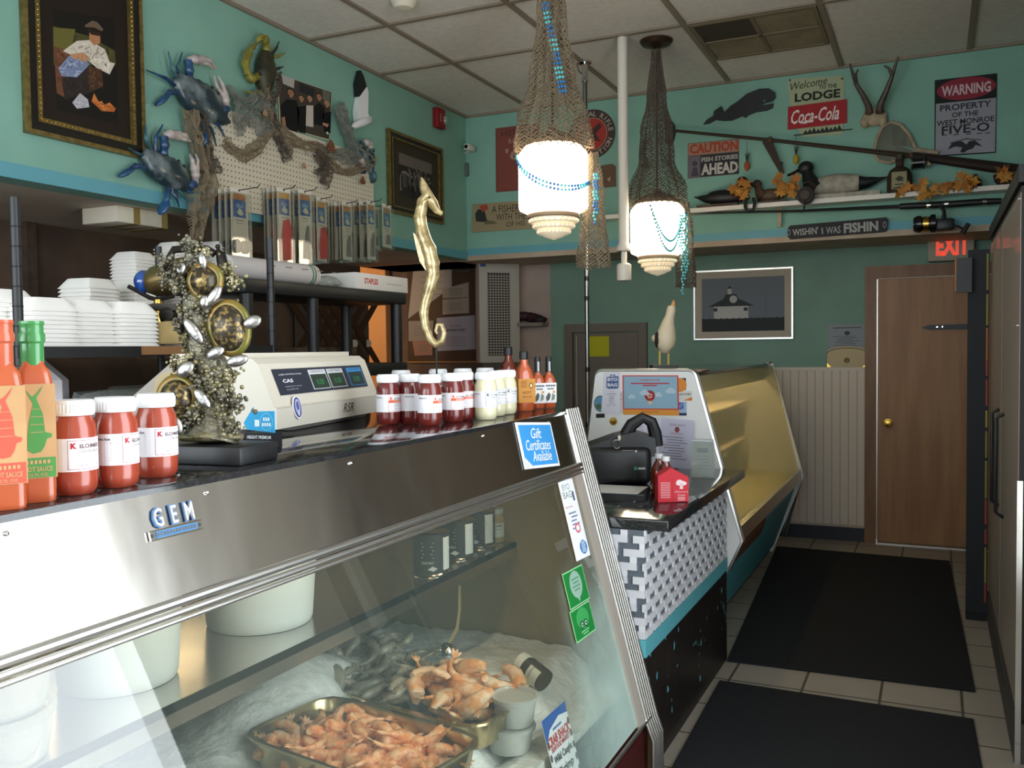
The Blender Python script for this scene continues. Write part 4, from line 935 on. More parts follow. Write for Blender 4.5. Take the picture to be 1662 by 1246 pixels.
# lodge sign
t, A, g = plate('lodge_sign', 'cream Welcome to the Lodge sign with a red Coca-Cola panel', 'sign', (330, 370), b2)
m = MB(); m.prism(A([(140,215),(160,190),(490,172),(510,185),(505,330),(500,545),(240,565),(215,520),(160,350)]), -.004, 0, '#a8b08f')
m.prism(A([(148,372),(525,322),(525,475),(145,518)]), -.009, -.004, '#a3252b')
quadtext(m, 'Welcome', g, (165,268), (400,222), (165,220), '#232a22', -.005, shear=.3); quadtext(m, 'TO THE', g, (345,258), (460,246), (345,232), '#232a22', -.005, off=.02)
quadtext(m, 'LODGE', g, (190,342), (482,310), (190,286), '#1d241d', -.005, off=.04); quadtext(m, 'Coca-Cola', g, (168,485), (475,452), (168,395), '#ead9d6', -.010, shear=.35, off=.015)
m.poly(A([(225,478),(260,462),(305,470),(270,474),(262,480)]), '#ead9d6', -.0102)
for i in range(9): x = 260+i*27; m.poly(A([(x-16,543-i*3),(x,520-i*3-(i % 3)*6),(x+16,541-i*3)]), '#232a22', -.005)
m.rect(*g((370, 534)), .38, .008, '#232a22', -.0052)
for q in ((495,190),(160,200),(495,520)): m.circ(*g(q), .008, .008, '#5c4a34', -.0054, 10)
m.build('panel', t, 0)
# warning sign
t, A, g = plate('warning_sign', 'white WARNING Property of the West Monroe Five-O sign', 'sign', (1285, 420), b2)
m = MB(); m.prism(A([(1088,200),(1488,155),(1480,665),(1086,690)]), -.004, 0, '#17181a'); m.poly(A([(1096,352),(1482,312),(1474,658),(1092,682)]), '#9a98a2', -.0046)
cx, cz = g((1288, 252)); ex, ez = g((1480, 232)); e2 = g((1288, 182)); m.circ(cx, cz, abs(ex-cx), abs(e2[1]-cz)*1.02, '#8f2a3c', -.0046, 36)
for s, a, b, c, o in (('WARNING', (1132,307), (1448,272), (1132,240), .03), ('PROPERTY', (1122,402), (1450,368), (1122,362), .02), ('OF THE', (1198,440), (1368,424), (1198,408), .02),
                      ('WEST MONROE', (1100,497), (1470,462), (1100,462), .02), ('FIVE-O', (1132,552), (1440,524), (1132,496), .02)):
    quadtext(m, s, g, a, b, c, '#d3b9bd' if s == 'WARNING' else '#25262b', -.0054, off=o)
for x in (1150, 1225, 1305, 1375, 1428): m.rect(*g((x, 552-(x-1150)*.05)), .03, .006, '#3a3a40', -.0054)
m.poly(A([(1170,645),(1200,600),(1260,590),(1290,612),(1310,590),(1345,585),(1395,625),(1350,615),(1330,640),(1300,648),(1275,665),(1250,660),(1265,630),(1220,625)]), '#25262b', -.0054)
m.poly(A([(1185,600),(1290,572),(1390,580),(1385,586),(1290,580),(1190,606)]), '#4a4a50', -.0056); m.build('panel', t, 0)
# whale
t, A, g = plate('whale', 'flat black sperm whale cutout on the teal wall', 'whale', (960, 370), b1)
m = MB(); m.prism(A([(722,484),(745,455),(785,432),(790,400),(838,368),(850,395),(848,415),(900,365),(940,340),(1000,290),(1080,258),(1140,255),(1180,280),(1186,310),(1165,335),(1100,352),(1110,362),(1172,350),(1165,378),(1130,395),(1060,405),(1010,425),(990,442),(970,432),(900,460),(850,462),(800,455),(760,478)]), -.02, 0, 'black_plastic')
m.build('cutout', t, 0); e = g((1112, 345)); MB().circ(e[0], e[1]+.01, .006, .006, '#8a8a86', -.0205, 10).build('eye', t, 0)
# caution sign
t, A, g = plate('caution_sign', 'CAUTION Fish Stories Ahead sign with orange lettering', 'sign', (785, 700), b1)
m = MB(); m.prism(A([(620,605),(948,575),(948,800),(618,830)]), -.004, 0, '#6d5a55'); m.poly(A([(625,608),(946,579),(946,655),(622,684)]), '#a8806c', -.0046)
m.poly(A([(622,690),(945,660),(945,798),(620,826)]), '#2f2e33', -.0046); m.poly(A([(622,690),(700,683),(698,820),(620,826)]), '#6f6770', -.005)
for s, a, b, c, col in (('CAUTION', (632,675), (942,647), (632,612), '#a8452c'), ('FISH STORIES', (708,726), (942,702), (708,696), '#b3aca6'), ('AHEAD', (706,810), (942,790), (706,738), '#c9c2bc')): quadtext(m, s, g, a, b, c, col, -.0056, off=.04)
m.circ(*g((665, 735)), .02, .02, '#4a444c', -.0056, 14); m.poly(A([(655,760),(678,758),(690,815),(640,818)]), '#4a444c', -.0056); m.build('panel', t, 0)
# round association sign (partly behind pole and lamp)
rp = lambda x, y: onY(640+x/3.955, 170+y/3.955, B)
t, A, g = plate('round_sign', 'round dark sign with a red centre behind the steel pole', 'sign', (1270, 190), rp)
R0 = abs(g((1420, 190))[0]); m = MB(); m.prism([(R0*math.cos(i*PI/20), R0*math.sin(i*PI/20)) for i in range(40)], -.004, 0, '#4a3a36'); m.circ(0, 0, R0*.66, R0*.66, '#c9a090', -.0046, 36); m.circ(0, 0, R0*.64, R0*.64, '#a83a30', -.005, 36)
for s, a0, a1 in (('NATIONAL RIFLE', 172, 2), ('ASSOCIATION', 196, 344)):
    for i, ch in enumerate(s):
        if ch == ' ': continue
        an = math.radians(a0+(a1-a0)*(i+.5)/len(s)); up = s[0] == 'N'
        T = Matrix.Translation((math.cos(an)*R0*.82, 0, math.sin(an)*R0*.82)) @ Matrix.Rotation(PI/2-an if up else -PI/2-an, 4, 'Y'); m.text(ch, 0, 0, h=R0*.2, m='#b5a89c', y=-.005, T=T, off=.02)
m.poly([(-.1, .0), (-.06, .06), (.0, .03), (.06, .08), (.08, .05), (.03, 0), (.06, -.04), (-.01, -.02), (-.06, -.06)], '#4a2f2c', -.0054); m.poly([(-.05, -.02), (.06, -.06), (.07, -.05), (-.04, .0)], '#4a2f2c', -.0056); m.build('panel', t, 0)
# route sign
t, A, g = plate('route_sign', 'faded red rectangular Route 66 sign left of the nearer lamp', 'sign', (780, 350), rp)
m = MB(); m.prism(A([(652,152),(930,120),(930,540),(655,562)]), -.004, 0, '#7a4038'); m.poly(A([(662,165),(920,134),(920,528),(665,550)]), '#84473d', -.0046)
for s, a, b, c in (('HISTORIC', (690,205), (900,185), (690,168)), ('ROUTE', (735,250), (860,240), (735,220)), ("'66", (715,360), (890,345), (715,285))): quadtext(m, s, g, a, b, c, '#a8857a' if s != 'HISTORIC' else '#5f342e', -.0052, off=.02)
m.build('panel', t, 0)
# fisherman plank
t, A, g = plate('fisherman_plank', 'weathered wooden plank sign reading A FISHERMAN, below the Route 66 sign', 'sign', (700, 720), rp)
m = MB(); m.prism(A([(508,640),(700,626),(960,612),(962,790),(700,808),(510,820),(502,800)]), -.014, 0, '#9a8a6b')
for s, a, b, c in (('A FISHERMAN', (632,695), (905,680), (632,650)), ('WITH THE LIES', (660,745), (930,730), (660,702)), ('OF HIS', (725,785), (845,776), (725,752))): quadtext(m, s, g, a, b, c, '#3a3028', -.0146)
m.poly(A([(525,700),(545,670),(585,680),(600,740),(590,755),(530,750)]), '#2f3330', -.0146); m.poly(A([(552,650),(600,640),(610,670),(570,690)]), '#a8483a', -.015); m.poly(A([(600,740),(650,750),(670,765),(580,770)]), '#6d6048', -.0148); m.build('board', t, 0)
# small brown sign right of the lamp, and letters shape
t, A, g = plate('brown_plaque', 'small brown plaque with a pale arrow mark between lamp and pipe', 'sign', (1375, 460), rp)
m = MB(); m.prism(A([(1325,392),(1400,380),(1422,395),(1425,525),(1330,535)]), -.006, 0, '#6d5442'); m.poly(A([(1368,480),(1390,460),(1385,495)]), '#b5a390', -.0066); m.build('panel', t, 0)
t, A, g = plate('rope_knot', 'loop of grey rope hanging on the wall behind the far lamp', 'rope', (1610, 330), rp)
MB().tube([(x, -.02, z) for x, z in A([(1635,230),(1600,270),(1595,320),(1620,350),(1625,380),(1590,400),(1640,402)])], .012, 8, '#5c6a62').build('strand', t)
# antlers
t, A, g = plate('deer_antlers', 'deer antlers on a skull plate between the lodge and warning signs', 'antlers', (705, 440), b2)
mat('antler', '#5b4a3a', .5, col2='#3a2e24', scale=20); mat('bone', '#b3a184', .55, col2='#94826a', scale=14)
def ant(pts, r0, r1, d): return [(x, -.06-d*i/(len(pts)-1), z) for i, (x, z) in enumerate(A(pts))], [r0+(r1-r0)*i/(len(pts)-1) for i in range(len(pts))]
for main, tine in (([(672,420),(668,385),(640,330),(595,260),(572,190),(558,140)], [(592,255),(592,205),(610,172)]), ([(738,415),(745,370),(785,290),(815,220),(840,150),(862,98)], [(822,205),(800,165),(770,150)])):
    p_, r_ = ant(main, .026, .006, .12); b = MB(); b.tube(p_, r_, 8, 'antler'); p2_, r2_ = ant(tine, .014, .004, .02); p2_ = [(x, y-.09, z) for x, y, z in p2_]; b.tube(p2_, r2_, 8, 'antler'); b.ell(p_[0], (.03, .03, .018), 'antler', 10, 6); b.build('antler', t)
b = MB(); b.ell((0, -.03, 0), (.078, .035, .062), 'bone', 16, 10, nz=.1, nsc=30); b.ell((-.06, -.03, -.03), (.03, .03, .04), 'bone', 10, 8); b.ell((.05, -.03, -.03), (.03, .03, .045), 'bone', 10, 8); b.build('skull_plate', t)
# landing net / snowshoe shape leaning on the shelf
t, A, g = plate('landing_net', 'teardrop landing net with wooden handle leaning behind the shelf', 'landing net', (840, 620), b2)
rim = A([(965,640),(930,560),(870,490),(810,475),(750,510),(715,590),(700,670),(730,720),(800,735),(880,700),(965,660)]); m = MB(); m.tube([(x, -.035, z) for x, z in rim], .011, 8, 'bone'); m.build('hoop', t)
mat('net_mesh', '#7f8274', .9); m = MB(); cx = sum(p[0] for p in rim)/len(rim); cz = sum(p[1] for p in rim)/len(rim); nr = len(rim)
def fnn(u, v): k = u*(nr-1); i = min(int(k), nr-2); f = k-i; x = rim[i][0]+(rim[i+1][0]-rim[i][0])*f; z = rim[i][1]+(rim[i+1][1]-rim[i][1])*f; return Vector((cx+(x-cx)*v, -.034+.02*(1-v*v), cz+(z-cz)*v))
m.net(fnn, 60, 20, .0018, 'net_mesh'); m.build('mesh_bag', t, 0)
a_, b_ = g((965, 650)), g((1110, 672)); m = MB(); m.tube([(a_[0], -.035, a_[1]), (b_[0], -.035, b_[1])], [.016, .013], 8, 'bone'); m.build('handle', t)
# small framed round thing at the far-lamp net: wooden fish
t, A, g = plate('wooden_fish', 'small dark carved fish with pale stripes behind the far lamp net', 'fish', (515, 540), b1)
m = MB(); m.prism(A([(480,470),(510,455),(538,490),(542,540),(530,590),(505,622),(480,600)]), -.03, 0, '#332c24'); m.build('body', t, 0)
m = MB()
for k in range(4): m.poly(A([(488,505+k*22),(525,490+k*22),(528,500+k*22),(490,516+k*22)]), '#8f8a5c', -.0305)
m.build('stripes', t, 0)
# ---- the white shelf and what stands on it
ps0, ps1 = onY(1040, 352, B), onY(1640, 287, B); SZ = 2.505
zs = (b2(0, 985).z+b2(1500, 840).z)/2
SX0, SX1 = onY(985, 352, B).x, onY(1640, 290, B).x
zsa = onY(1242, 329, B-.16).z; SZ = zsa
o = MB(); o.box((SX0, B-.16, SZ-.03), (SX1, B, SZ), 'pvc'); tag(o.build('wall_shelf', None, 0), 'long white wall shelf holding decoys below the signs', 'shelf')
def onshelf(px): return onY(px, 325, B-.09).x
mat('decoy_black', '#15161a', .5); mat('decoy_white', '#b8b2a2', .6, col2='#938c7c', scale=25); mat('decoy_brown', '#5b4634', .6, col2='#3f2f24', scale=12); mat('leaf_gold', '#c08a35', .7, col2='#a8682a', scale=10)
def decoy(label, px, length, cols, head=1, face=-1, sc=1):
    x = onshelf(px); t = thing('duck_decoy', label, 'decoy', (x, B-.085, SZ)); L_ = length
    m = MB(); n = 12; pts = []; R = []
    for i in range(n+1):
        f = i/n; pts.append((face*(L_*(.5-f)), 0, .075+.012*math.sin(f*PI)+ (.03*max(0, f-.75)*4))); R.append(max(.004, .072*math.sin(PI*min(1, .08+f*.97))**.62*(1-.25*f)))
    k = int(n*.72)
    m.tube(pts[:k+1], R[:k+1], 14, cols[1], flat=(.9, .95)); m.build('body', t, 60)
    m = MB(); m.tube(pts[k:], R[k:], 14, cols[2], flat=(.9, .8)); m.build('tail', t, 60)
    m = MB(); fx0 = face*L_*.43; m.tube([(fx0-face*.03, 0, .07), (fx0-face*.0, 0, .11), (fx0+face*.015, 0, .15), (fx0+face*.02, 0, .185)], [.066, .05, .036, .03], 12, cols[0])
    m.ell((fx0+face*.028, 0, .20), (.046, .038, .042), cols[0], 14, 10); h = m.build('head', t, 60)
    m = MB(); m.tube([(fx0+face*.06, 0, .195), (fx0+face*.095, 0, .178), (fx0+face*.135, 0, .165)], [.018, .014, .011], 10, cols[0], flat=(1.2, .6)); m.build('bill', h, 60)
    MB().box((-L_*.42, -.05, 0), (L_*.42, .05, .028), cols[3]).build('base', t, 0)
    t.scale = (sc,)*3; return t
decoy('black and white duck decoy with a raised black head on the shelf', 1372, .46, ('decoy_black', 'decoy_white', 'decoy_black', 'decoy_white'), sc=1.12)
decoy('brown duck decoy beside yellow leaves, left of the black and white decoy', 1256, .30, ('decoy_brown', 'decoy_brown', 'decoy_brown', 'decoy_brown'), sc=.72)
decoy('dark duck decoy with a reddish head below the caution sign', 1165, .40, ('#4a2420', 'decoy_black', 'decoy_black', 'old_wood'), face=1, sc=.85)
# bottle with fish label
x = onshelf(1460); t = thing('liquor_bottle', 'squat dark bottle with a cream fish label on the shelf', 'bottle', (x, B-.1, SZ))
m = MB(); m.lathe([(0, 0), (.07, .002), (.076, .02), (.076, .11), (.06, .15), (.025, .175), (.022, .21), (.026, .215), (.026, .225), (0, .225)], 24, '#33281a', sq=3.2); m.build('glass', t)
m = MB(); m.box((-.045, -.0785, .02), (.045, -.076, .13), '#8f8a6a'); m.poly([(-.025, .085), (0, .105), (.028, .09), (.02, .08), (.03, .07), (-.005, .07)], '#3f3d30', -.079); m.rect(0, .05, .05, .008, '#3f3d30', -.079); m.rect(0, .033, .03, .006, '#3f3d30', -.079); m.build('label', t, 0)
MB().lathe([(0, .225), (.02, .226), (.022, .25), (0, .252)], 16, '#4a4238').build('stopper', t)
def leaf_spray(label, pts, n, seed):
    P = Vector((onshelf(pts[0][0]), B-.15, onY(*pts[0], B-.15).z)); t = thing('leaf_garland', label, 'leaves', P); rr = random.Random(seed)
    W_ = [onY(px, py, B-.18)-P for px, py in pts]; MB().tube(W_, .004, 6, 'old_wood').build('twig', t); m = MB()
    for i in range(n):
        k = rr.random()*(len(W_)-1); j = min(int(k), len(W_)-2); c = W_[j].lerp(W_[j+1], k-j)+Vector((rr.gauss(0, .02), rr.gauss(-.01, .01), rr.gauss(0, .025)))
        E_ = Euler((rr.uniform(-.7, .7), rr.uniform(0, 6.3), rr.uniform(-.7, .7))).to_matrix().to_4x4(); s = rr.uniform(.028, .045)
        star = [((1 if q % 2 == 0 else .5)*s*math.cos(q*PI/5), (1 if q % 2 == 0 else .5)*s*math.sin(q*PI/5)) for q in range(10)]
        m.prism(star, -.001, .001, 'leaf_gold', T=Matrix.Translation(c) @ E_)
    m.build('leaves', t, 0)
leaf_spray('autumn leaf garland along the right end of the shelf', [(1450,305),(1500,308),(1530,312),(1545,300),(1570,297),(1585,305)], 34, 1)
leaf_spray('yellow leaves hanging between the two right-hand decoys', [(1262,300),(1275,310),(1290,300)], 24, 2)
leaf_spray('orange leaves beside the dark decoy under the caution sign', [(1195,300),(1205,310),(1212,315)], 12, 3)
leaf_spray('leaves at the far right tip of the shelf', [(1625,275),(1640,300),(1645,312)], 14, 4)
x = onshelf(1636); t = thing('wooden_bowl', 'dark brown lidded bowl at the right end of the shelf', 'bowl', (x, B-.09, SZ))
MB().lathe([(0, 0), (.05, .002), (.075, .03), (.085, .07), (.08, .075), (.02, .085), (.012, .11), (.016, .13), (0, .135)], 24, '#4a342a').build('body', t)
x = onshelf(1583); t = thing('glass_float', 'small dark bottle with a cap beside the leaves on the shelf', 'bottle', (x, B-.08, SZ))
MB().lathe([(0, 0), (.03, 0), (.035, .02), (.034, .05), (.012, .07), (.012, .09), (0, .095)], 18, '#3a2a22').build('body', t)
x = onshelf(1222); t = thing('clamp', 'dark metal hook hanging over the front edge of the shelf', 'hook', (x, B-.175, SZ))
MB().tube([(.02, .02, .015), (.02, -.005, .03), (.03, -.012, .0), (.02, -.015, -.05), (-.02, -.015, -.055), (-.035, -.012, -.02), (-.03, -.005, .03), (-.02, .03, .05)], .012, 8, '#2a2a28').build('hoop', t)
p = onY(1308, 318, B-.19); t = thing('fishing_reel', 'old dark fishing reel with handle hanging over the shelf edge', 'reel', (p.x, p.y, p.z))
MB().cyl((0, -.04, 0), (0, .01, 0), .055, n=22, m='#2f2420').build('spool', t); MB().cyl((.0, -.055, 0), (0, -.042, 0), .03, n=18, m='#4a4038').build('side_plate', t)
MB().tube([(0, -.05, -.04), (-.005, -.05, -.09), (-.02, -.05, -.115)], .006, 8, '#2f2a26').build('handle', t)
MB().tube([(.045, -.01, .02), (.065, -.01, .06), (.03, -.01, .09), (-.02, .0, .085)], .006, 8, '#2f2a26').build('foot', t)
p = onY(1264, 330, B-.05); t = thing('bone_knife', 'small ivory coloured blade hanging below the shelf', 'blade', (p.x, B-.03, p.z-.03))
MB().prism([(-.01, -.13), (.014, -.13), (.017, -.02), (.022, .03), (-.02, .03), (-.012, -.02)], -.012, 0, 'bone').build('blade', t)
# hanging lures
for (x, y, m_, lb) in ((1005, 755, '#a8542e', 'orange fishing lure hanging from the long rod'), (1318, 712, '#a8902e', 'yellow fishing lure hanging from the long rod')):
    p = b1(x, y); t = thing('fishing_lure', lb, 'lure', (p.x, B-.04, p.z)); MB().ell((0, 0, 0), (.02, .018, .035), m_, 10, 8).build('body', t)
    m = MB()
    for k in range(7): a_ = k*.9; m.tube([(0, 0, .03), (.015*math.cos(a_), .012*math.sin(a_), .09)], [.004, .001], 5, '#2b2a26')
    m.build('feathers', t); MB().cyl((0, 0, .08), (.0, 0, .17), .0015, n=5, m='#2b2a26').build('line', t)
p1, p2 = b1(1130, 600), b1(1225, 800); t = thing('knife_sheath', 'dark leather sheath hanging diagonally from the long rod', 'sheath', (p1.x, B-.035, p1.z)); d = p2-p1
MB().prism([(-.03, 0), (.035, .01), (d.x+.02, d.z), (d.x-.005, d.z-.01)], -.018, .0, '#3a2a22').build('sheath', t, 0)
MB().tube([(d.x*.7, -.01, d.z*.7), (d.x*.95, -.01, d.z*.72), (d.x*1.05, -.01, d.z*.66), (d.x*1.0, -.01, d.z*.78)], .005, 6, '#2b2420').build('clip', t)
# rods
def rod(label, pts, rads, mats_, nm='fishing_rod', off=.05):
    W_ = [onY(px, py, B-off) for px, py in pts]; P = W_[0].copy(); t = thing(nm, label, 'fishing rod', P); return t, [w_-P for w_ in W_], P
t, W_, P = rod('long brown antique rod slanting across the wall behind the shelf', [(1095, 212), (1250, 227), (1480, 253), (1620, 272), (1660, 278)], None, None)
MB().tube(W_[:3], [.010, .012, .017], 8, '#3a2c22').build('shaft', t); MB().tube(W_[2:], [.024, .036, .04], 10, '#2a1f1a').build('grip', t)
for w_ in W_[1:3]: MB().lathe([(.02, -.012), (.026, 0), (.02, .012)], 12, '#5c4a38', T=Matrix.Translation(w_) @ Matrix.Rotation(PI/2, 4, 'Y')).build('ferrule', t)
t, W_, P = rod('black spinning rod fixed level below the shelf', [(1100, 347), (1300, 342), (1460, 335), (1545, 331), (1600, 327), (1625, 326)], None, None, off=.10)
MB().tube(W_[:3], [.006, .009, .012], 8, 'black_plastic').build('blank', t); MB().tube(W_[2:], [.020, .021, .021, .018], 12, 'black_plastic').build('grip', t)
for px, py in ((1507, 333), (1536, 331), (1598, 328)): w_ = onY(px, py, B-.10)-P; MB().cyl(w_-Vector((.012, 0, 0)), w_+Vector((.012, 0, 0)), .0225, n=14, m='chrome').build('band', t)
# spinning reel under it
p = onY(1522, 362, B-.13); t = thing('spinning_reel', 'black and gold spinning reel under the level rod, above the exit sign', 'reel', p); t.scale = (1.2,)*3
MB().lathe([(.0, -.07), (.035, -.068), (.045, -.05), (.045, -.03), (.038, -.028), (.038, .012), (.048, .015), (.048, .04), (0, .045)], 22, 'black_gloss', T=Matrix.Translation((-.05, 0, 0)) @ Matrix.Rotation(PI/2, 4, 'Y')).build('rotor', t)
MB().lathe([(.040, -.02), (.040, .006)], 22, 'brass', T=Matrix.Translation((-.05, 0, 0)) @ Matrix.Rotation(PI/2, 4, 'Y')).build('spool_line', t)
MB().rbox((-.01, -.03, -.04), (.08, .03, .02), .012, 'black_plastic').build('gear_housing', t)
MB().tube([(.03, 0, .01), (.03, 0, .06), (.01, .02, .10)], [.014, .009, .012], 8, 'black_plastic').build('foot', t)
MB().tube([(.07, -.02, -.02), (.10, -.05, -.03), (.12, -.07, -.05)], .006, 8, 'black_plastic').build('crank', t); MB().tube([(.115, -.075, -.07), (.145, -.08, -.02)], [.014, .011], 10, 'black_plastic').build('knob', t)
mat('dark_reel', '#4a4842', .35, .7); p = onY(1490, 264, B-.09); t = thing('casting_reel', 'silver and black casting reel on the long antique rod', 'reel', p)
MB().cyl((-.03, 0, 0), (.03, 0, 0), .034, n=20, m='black_gloss').build('spool', t)
for s_ in (-1, 1): MB().cyl((s_*.03, 0, 0), (s_*.04, 0, 0), .042, n=20, m='dark_reel').build('side_plate', t)
MB().tube([(.04, 0, 0), (.06, -.01, 0), (.062, -.03, -.02)], .005, 6, 'bone').build('crank', t); MB().ell((.066, -.03, -.02), (.012, .012, .012), 'bone', 10, 8).build('knob', t)
# wishin sign
t, A, g = plate('wishin_sign', "black WISHIN' I WAS FISHIN sign on the blue trim", 'sign', (465, 1155), b2)
t.location.y = B-.022
m = MB(); m.prism(A([(150,1152),(165,1135),(780,1082),(790,1100),(785,1160),(770,1175),(165,1222),(148,1205)]), -.018, 0, '#26262a')
for s, a, b, c, o in (("WISHIN'", (182,1203), (345,1188), (182,1158), .02), ('I', (368,1190), (376,1189), (368,1150), .02), ('WAS', (395,1190), (488,1182), (395,1145), .01), ('FISHIN', (508,1185), (728,1168), (508,1122), .04)): quadtext(m, s, g, a, b, c, '#a8a6a4', -.0186, off=o)
for q in ((768, 1130), (156, 1180)): m.circ(*g(q), .012, .022, '#8a8884', -.0186, 14); m.circ(*g(q), .007, .015, '#26262a', -.019, 14)
m.build('board', t, 0)
# exit sign on the far wall over the door
zf = lambda x, y: onY(1242+x/3.955, 280+y/3.955, D-.1)
P = zf(1190, 485); t = thing('exit_sign', 'pale EXIT sign with red letters above the brown door', 'exit sign', (P.x, D-.002, P.z)); g = lambda q: (zf(*q).x-P.x, zf(*q).z-P.z)
(x0, z0), (x1, z1_) = g((1040, 572)), g((1345, 400)); MB().rbox((x0, -.098, z0), (x1, 0, z1_+.02), .012, '#a8a292').build('body', t)
mat('exit_red', '#ff5a44', emis=.55); m = MB(); quadtext(m, 'EXIT', g, (1095, 535), (1312, 525), (1095, 408), 'exit_red', -.0992, off=.05); m.build('lettering', t, 0)
# ================================================================ far wall, lower part
def onfar(px, py): return onY(px, py, D)
P = (onfar(1127, 442)+onfar(1288, 548))/2; fw = onfar(1288, 490).x-onfar(1127, 495).x; fh = onfar(1208, 436).z-onfar(1208, 550).z
t = thing('picture_frame', 'silver framed black and white lighthouse picture on the green wall', 'picture', (P.x, D-.001, P.z))
fb = frame_mesh(fw, fh, 0, [('aluminium', 0, .012, .03)]); fb.build('frame', t, 0)
MB().box((-fw/2+.012, -.02, -fh/2+.012), (fw/2-.012, -.004, fh/2-.012), '#b0a596').build('mount', t, 0)
iw, ih = fw-.13, fh-.13; m = MB(); m.rect(0, 0, iw, ih, '#6a7078', -.0206); m.rect(0, -ih*.38, iw, ih*.24, '#24272a', -.021)
for i in range(40): x = -iw/2+.01+i*(iw-.02)/39; m.poly([(x-.012, -ih*.28), (x, -ih*.24-.01*(i % 3)), (x+.012, -ih*.28)], '#24272a', -.0212)
m.rect(-.14*iw, -.14*ih, iw*.42, ih*.24, '#b5b4b0', -.0208); m.poly([(-.42*iw, -.03*ih), (-.26*iw, .09*ih), (-.02*iw, .09*ih), (.14*iw, -.03*ih)], '#2c3034', -.0214); m.poly([(-.24*iw, .09*ih), (-.2*iw, .2*ih), (-.08*iw, .2*ih), (-.04*iw, .09*ih)], '#2c3034', -.0216)
m.rect(-.155*iw, .25*ih, iw*.05, ih*.11, '#b0b0ac', -.0218); m.poly([(-.19*iw, .3*ih), (-.155*iw, .35*ih), (-.12*iw, .3*ih)], '#2c3034', -.022); m.circ(-.11*iw, .1*ih, .03, .03, '#b0b0ac', -.0222, 14); m.rect(-.33*iw, -.09*ih, .03, .025, '#2c3034', -.022); m.rect(.04*iw, -.09*ih, .03, .025, '#2c3034', -.022); m.rect(.28*iw, -.02*ih, .004, ih*.4, '#50565c', -.021)
m.build('photograph', t, 0)
P = onfar(1375, 548); t = thing('notice_paper', 'printed notice above the cream plaque beside the door', 'paper', (P.x, D-.001, P.z)); m = MB(); m.box((-.135, -.003, -.12), (.135, 0, .10), '#8e959c')
m.rect(0, .075, .2, .008, '#50565e', -.0034); m.circ(0, .035, .02, .016, '#3a3f46', -.0034, 12)
for i in range(11): m.rect(-.02+.03*(i % 2), .01-i*.011, .16-.03*(i % 3), .004, '#5c636c', -.0034)
m.build('sheet', t, 0)
P = onfar(1375, 583); t = thing('wooden_plaque', 'cream arched wooden plaque standing on the wainscot ledge', 'plaque', (P.x, D-.031, 1.311)); m = MB()
arc = [(-.14, 0), (.145, 0), (.145, .11)]+[(.145*math.cos(a), .11+.045*math.sin(a)) for a in [PI*i/12 for i in range(1, 12)]]+[(-.14, .11)]
m.prism(arc, 0, .02, '#c4b38f'); m.build('panel', t, 0); MB().tube([(x, -.003, z-.012) for x, z in arc[2:]], .004, 6, '#8c7a58').build('edge_line', t); MB().lathe([(.012, .002), (.018, .006), (.02, 0)], 16, '#7d6a4a', T=Matrix.Translation((0, -.001, .05)) @ Matrix.Rotation(PI/2, 4, 'X')).build('emblem', t)
for s in (-1, 1): MB().prism([(s*.14, 0), (s*.11, 0), (s*.14, .03)], -.003, -.0005, 'brass').build('corner_mount', t, 0)
# bulletin board with papers, white vent appliance, pink shelf
zc = lambda x, y: onY(560+x/3.955, 420+y/3.955, D)
P = onfar(722, 500); t = thing('bulletin_board', 'brown bulletin board beside the white vented appliance', 'bulletin board', (P.x, D-.001, P.z))
x0, x1 = onfar(662, 500).x-P.x, onfar(776, 500).x-P.x; zt, zb_ = onfar(722, 412).z-P.z, onfar(722, 586).z-P.z
MB().box((x0, -.012, zb_), (x1, 0, zt), '#4a3626').build('cork', t, 0); m = MB(); m.box((x0, -.02, zb_-.012), (x1, 0, zb_), '#a87a40'); m.box((x1-.014, -.02, zb_), (x1, 0, zt), 'aluminium'); m.build('edge_rail', t, 0)
papers = [((445,60),(690,-20),(690,180),(410,385),'#a39b94','large creased paper at the upper left of the bulletin board'), ((630,195),(800,150),(800,245),(632,255),'#97907f','upper of two tan cards on the bulletin board'), ((632,262),(802,248),(802,348),(632,358),'#97907f','lower of two tan cards on the bulletin board'),
          ((595,380),(840,362),(845,580),(600,592),'#9c98a2','white SATISFACTORY certificate on the bulletin board'), ((415,400),(575,395),(570,530),(415,528),'#8f867e','grey form at the left edge of the bulletin board'), ((440,530),(570,520),(570,618),(455,622),'#96705f','pink slip at the bottom left of the bulletin board'), ((727,20),(803,20),(803,82),(727,82),'#55504c','small dark photo at the top of the bulletin board')]
for i, (a, b, c, d_, col, lb) in enumerate(papers):
    Q = [zc(*q) for q in (a, b, c, d_)]; c0 = sum(Q, Vector())/4; o = thing('paper_sheet', lb, 'paper', (c0.x, D-.014-.0015*i, c0.z)); m = MB(); m.prism([(q.x-c0.x, q.z-c0.z) for q in Q], -.001, 0, col)
    wd_ = max(q.x for q in Q)-min(q.x for q in Q); ht = max(q.z for q in Q)-min(q.z for q in Q)
    if i == 3: m.text('SATISFACTORY', 0, .03, h=.022, w=.2, m='#2f2f36', y=-.0014, off=.03); m.text('Certificate', 0, .07, h=.018, w=.12, m='#55555e', y=-.0014)
    for k in range(5 if i not in (6,) else 0): m.rect(0, -ht*.1-k*ht*.06 if i == 3 else ht*.2-k*ht*.1, wd_*.5, .004, '#6d6862', -.0013)
    if i == 6: m.rect(0, 0, wd_*.8, ht*.7, '#2a2a2c', -.0013); m.circ(.01, 0, .02, .02, '#6d6a66', -.0016, 10)
    m.build('sheet', o, 0)
A0, A1 = onY(777, 417, 6.9), onY(843, 440, 7.15)
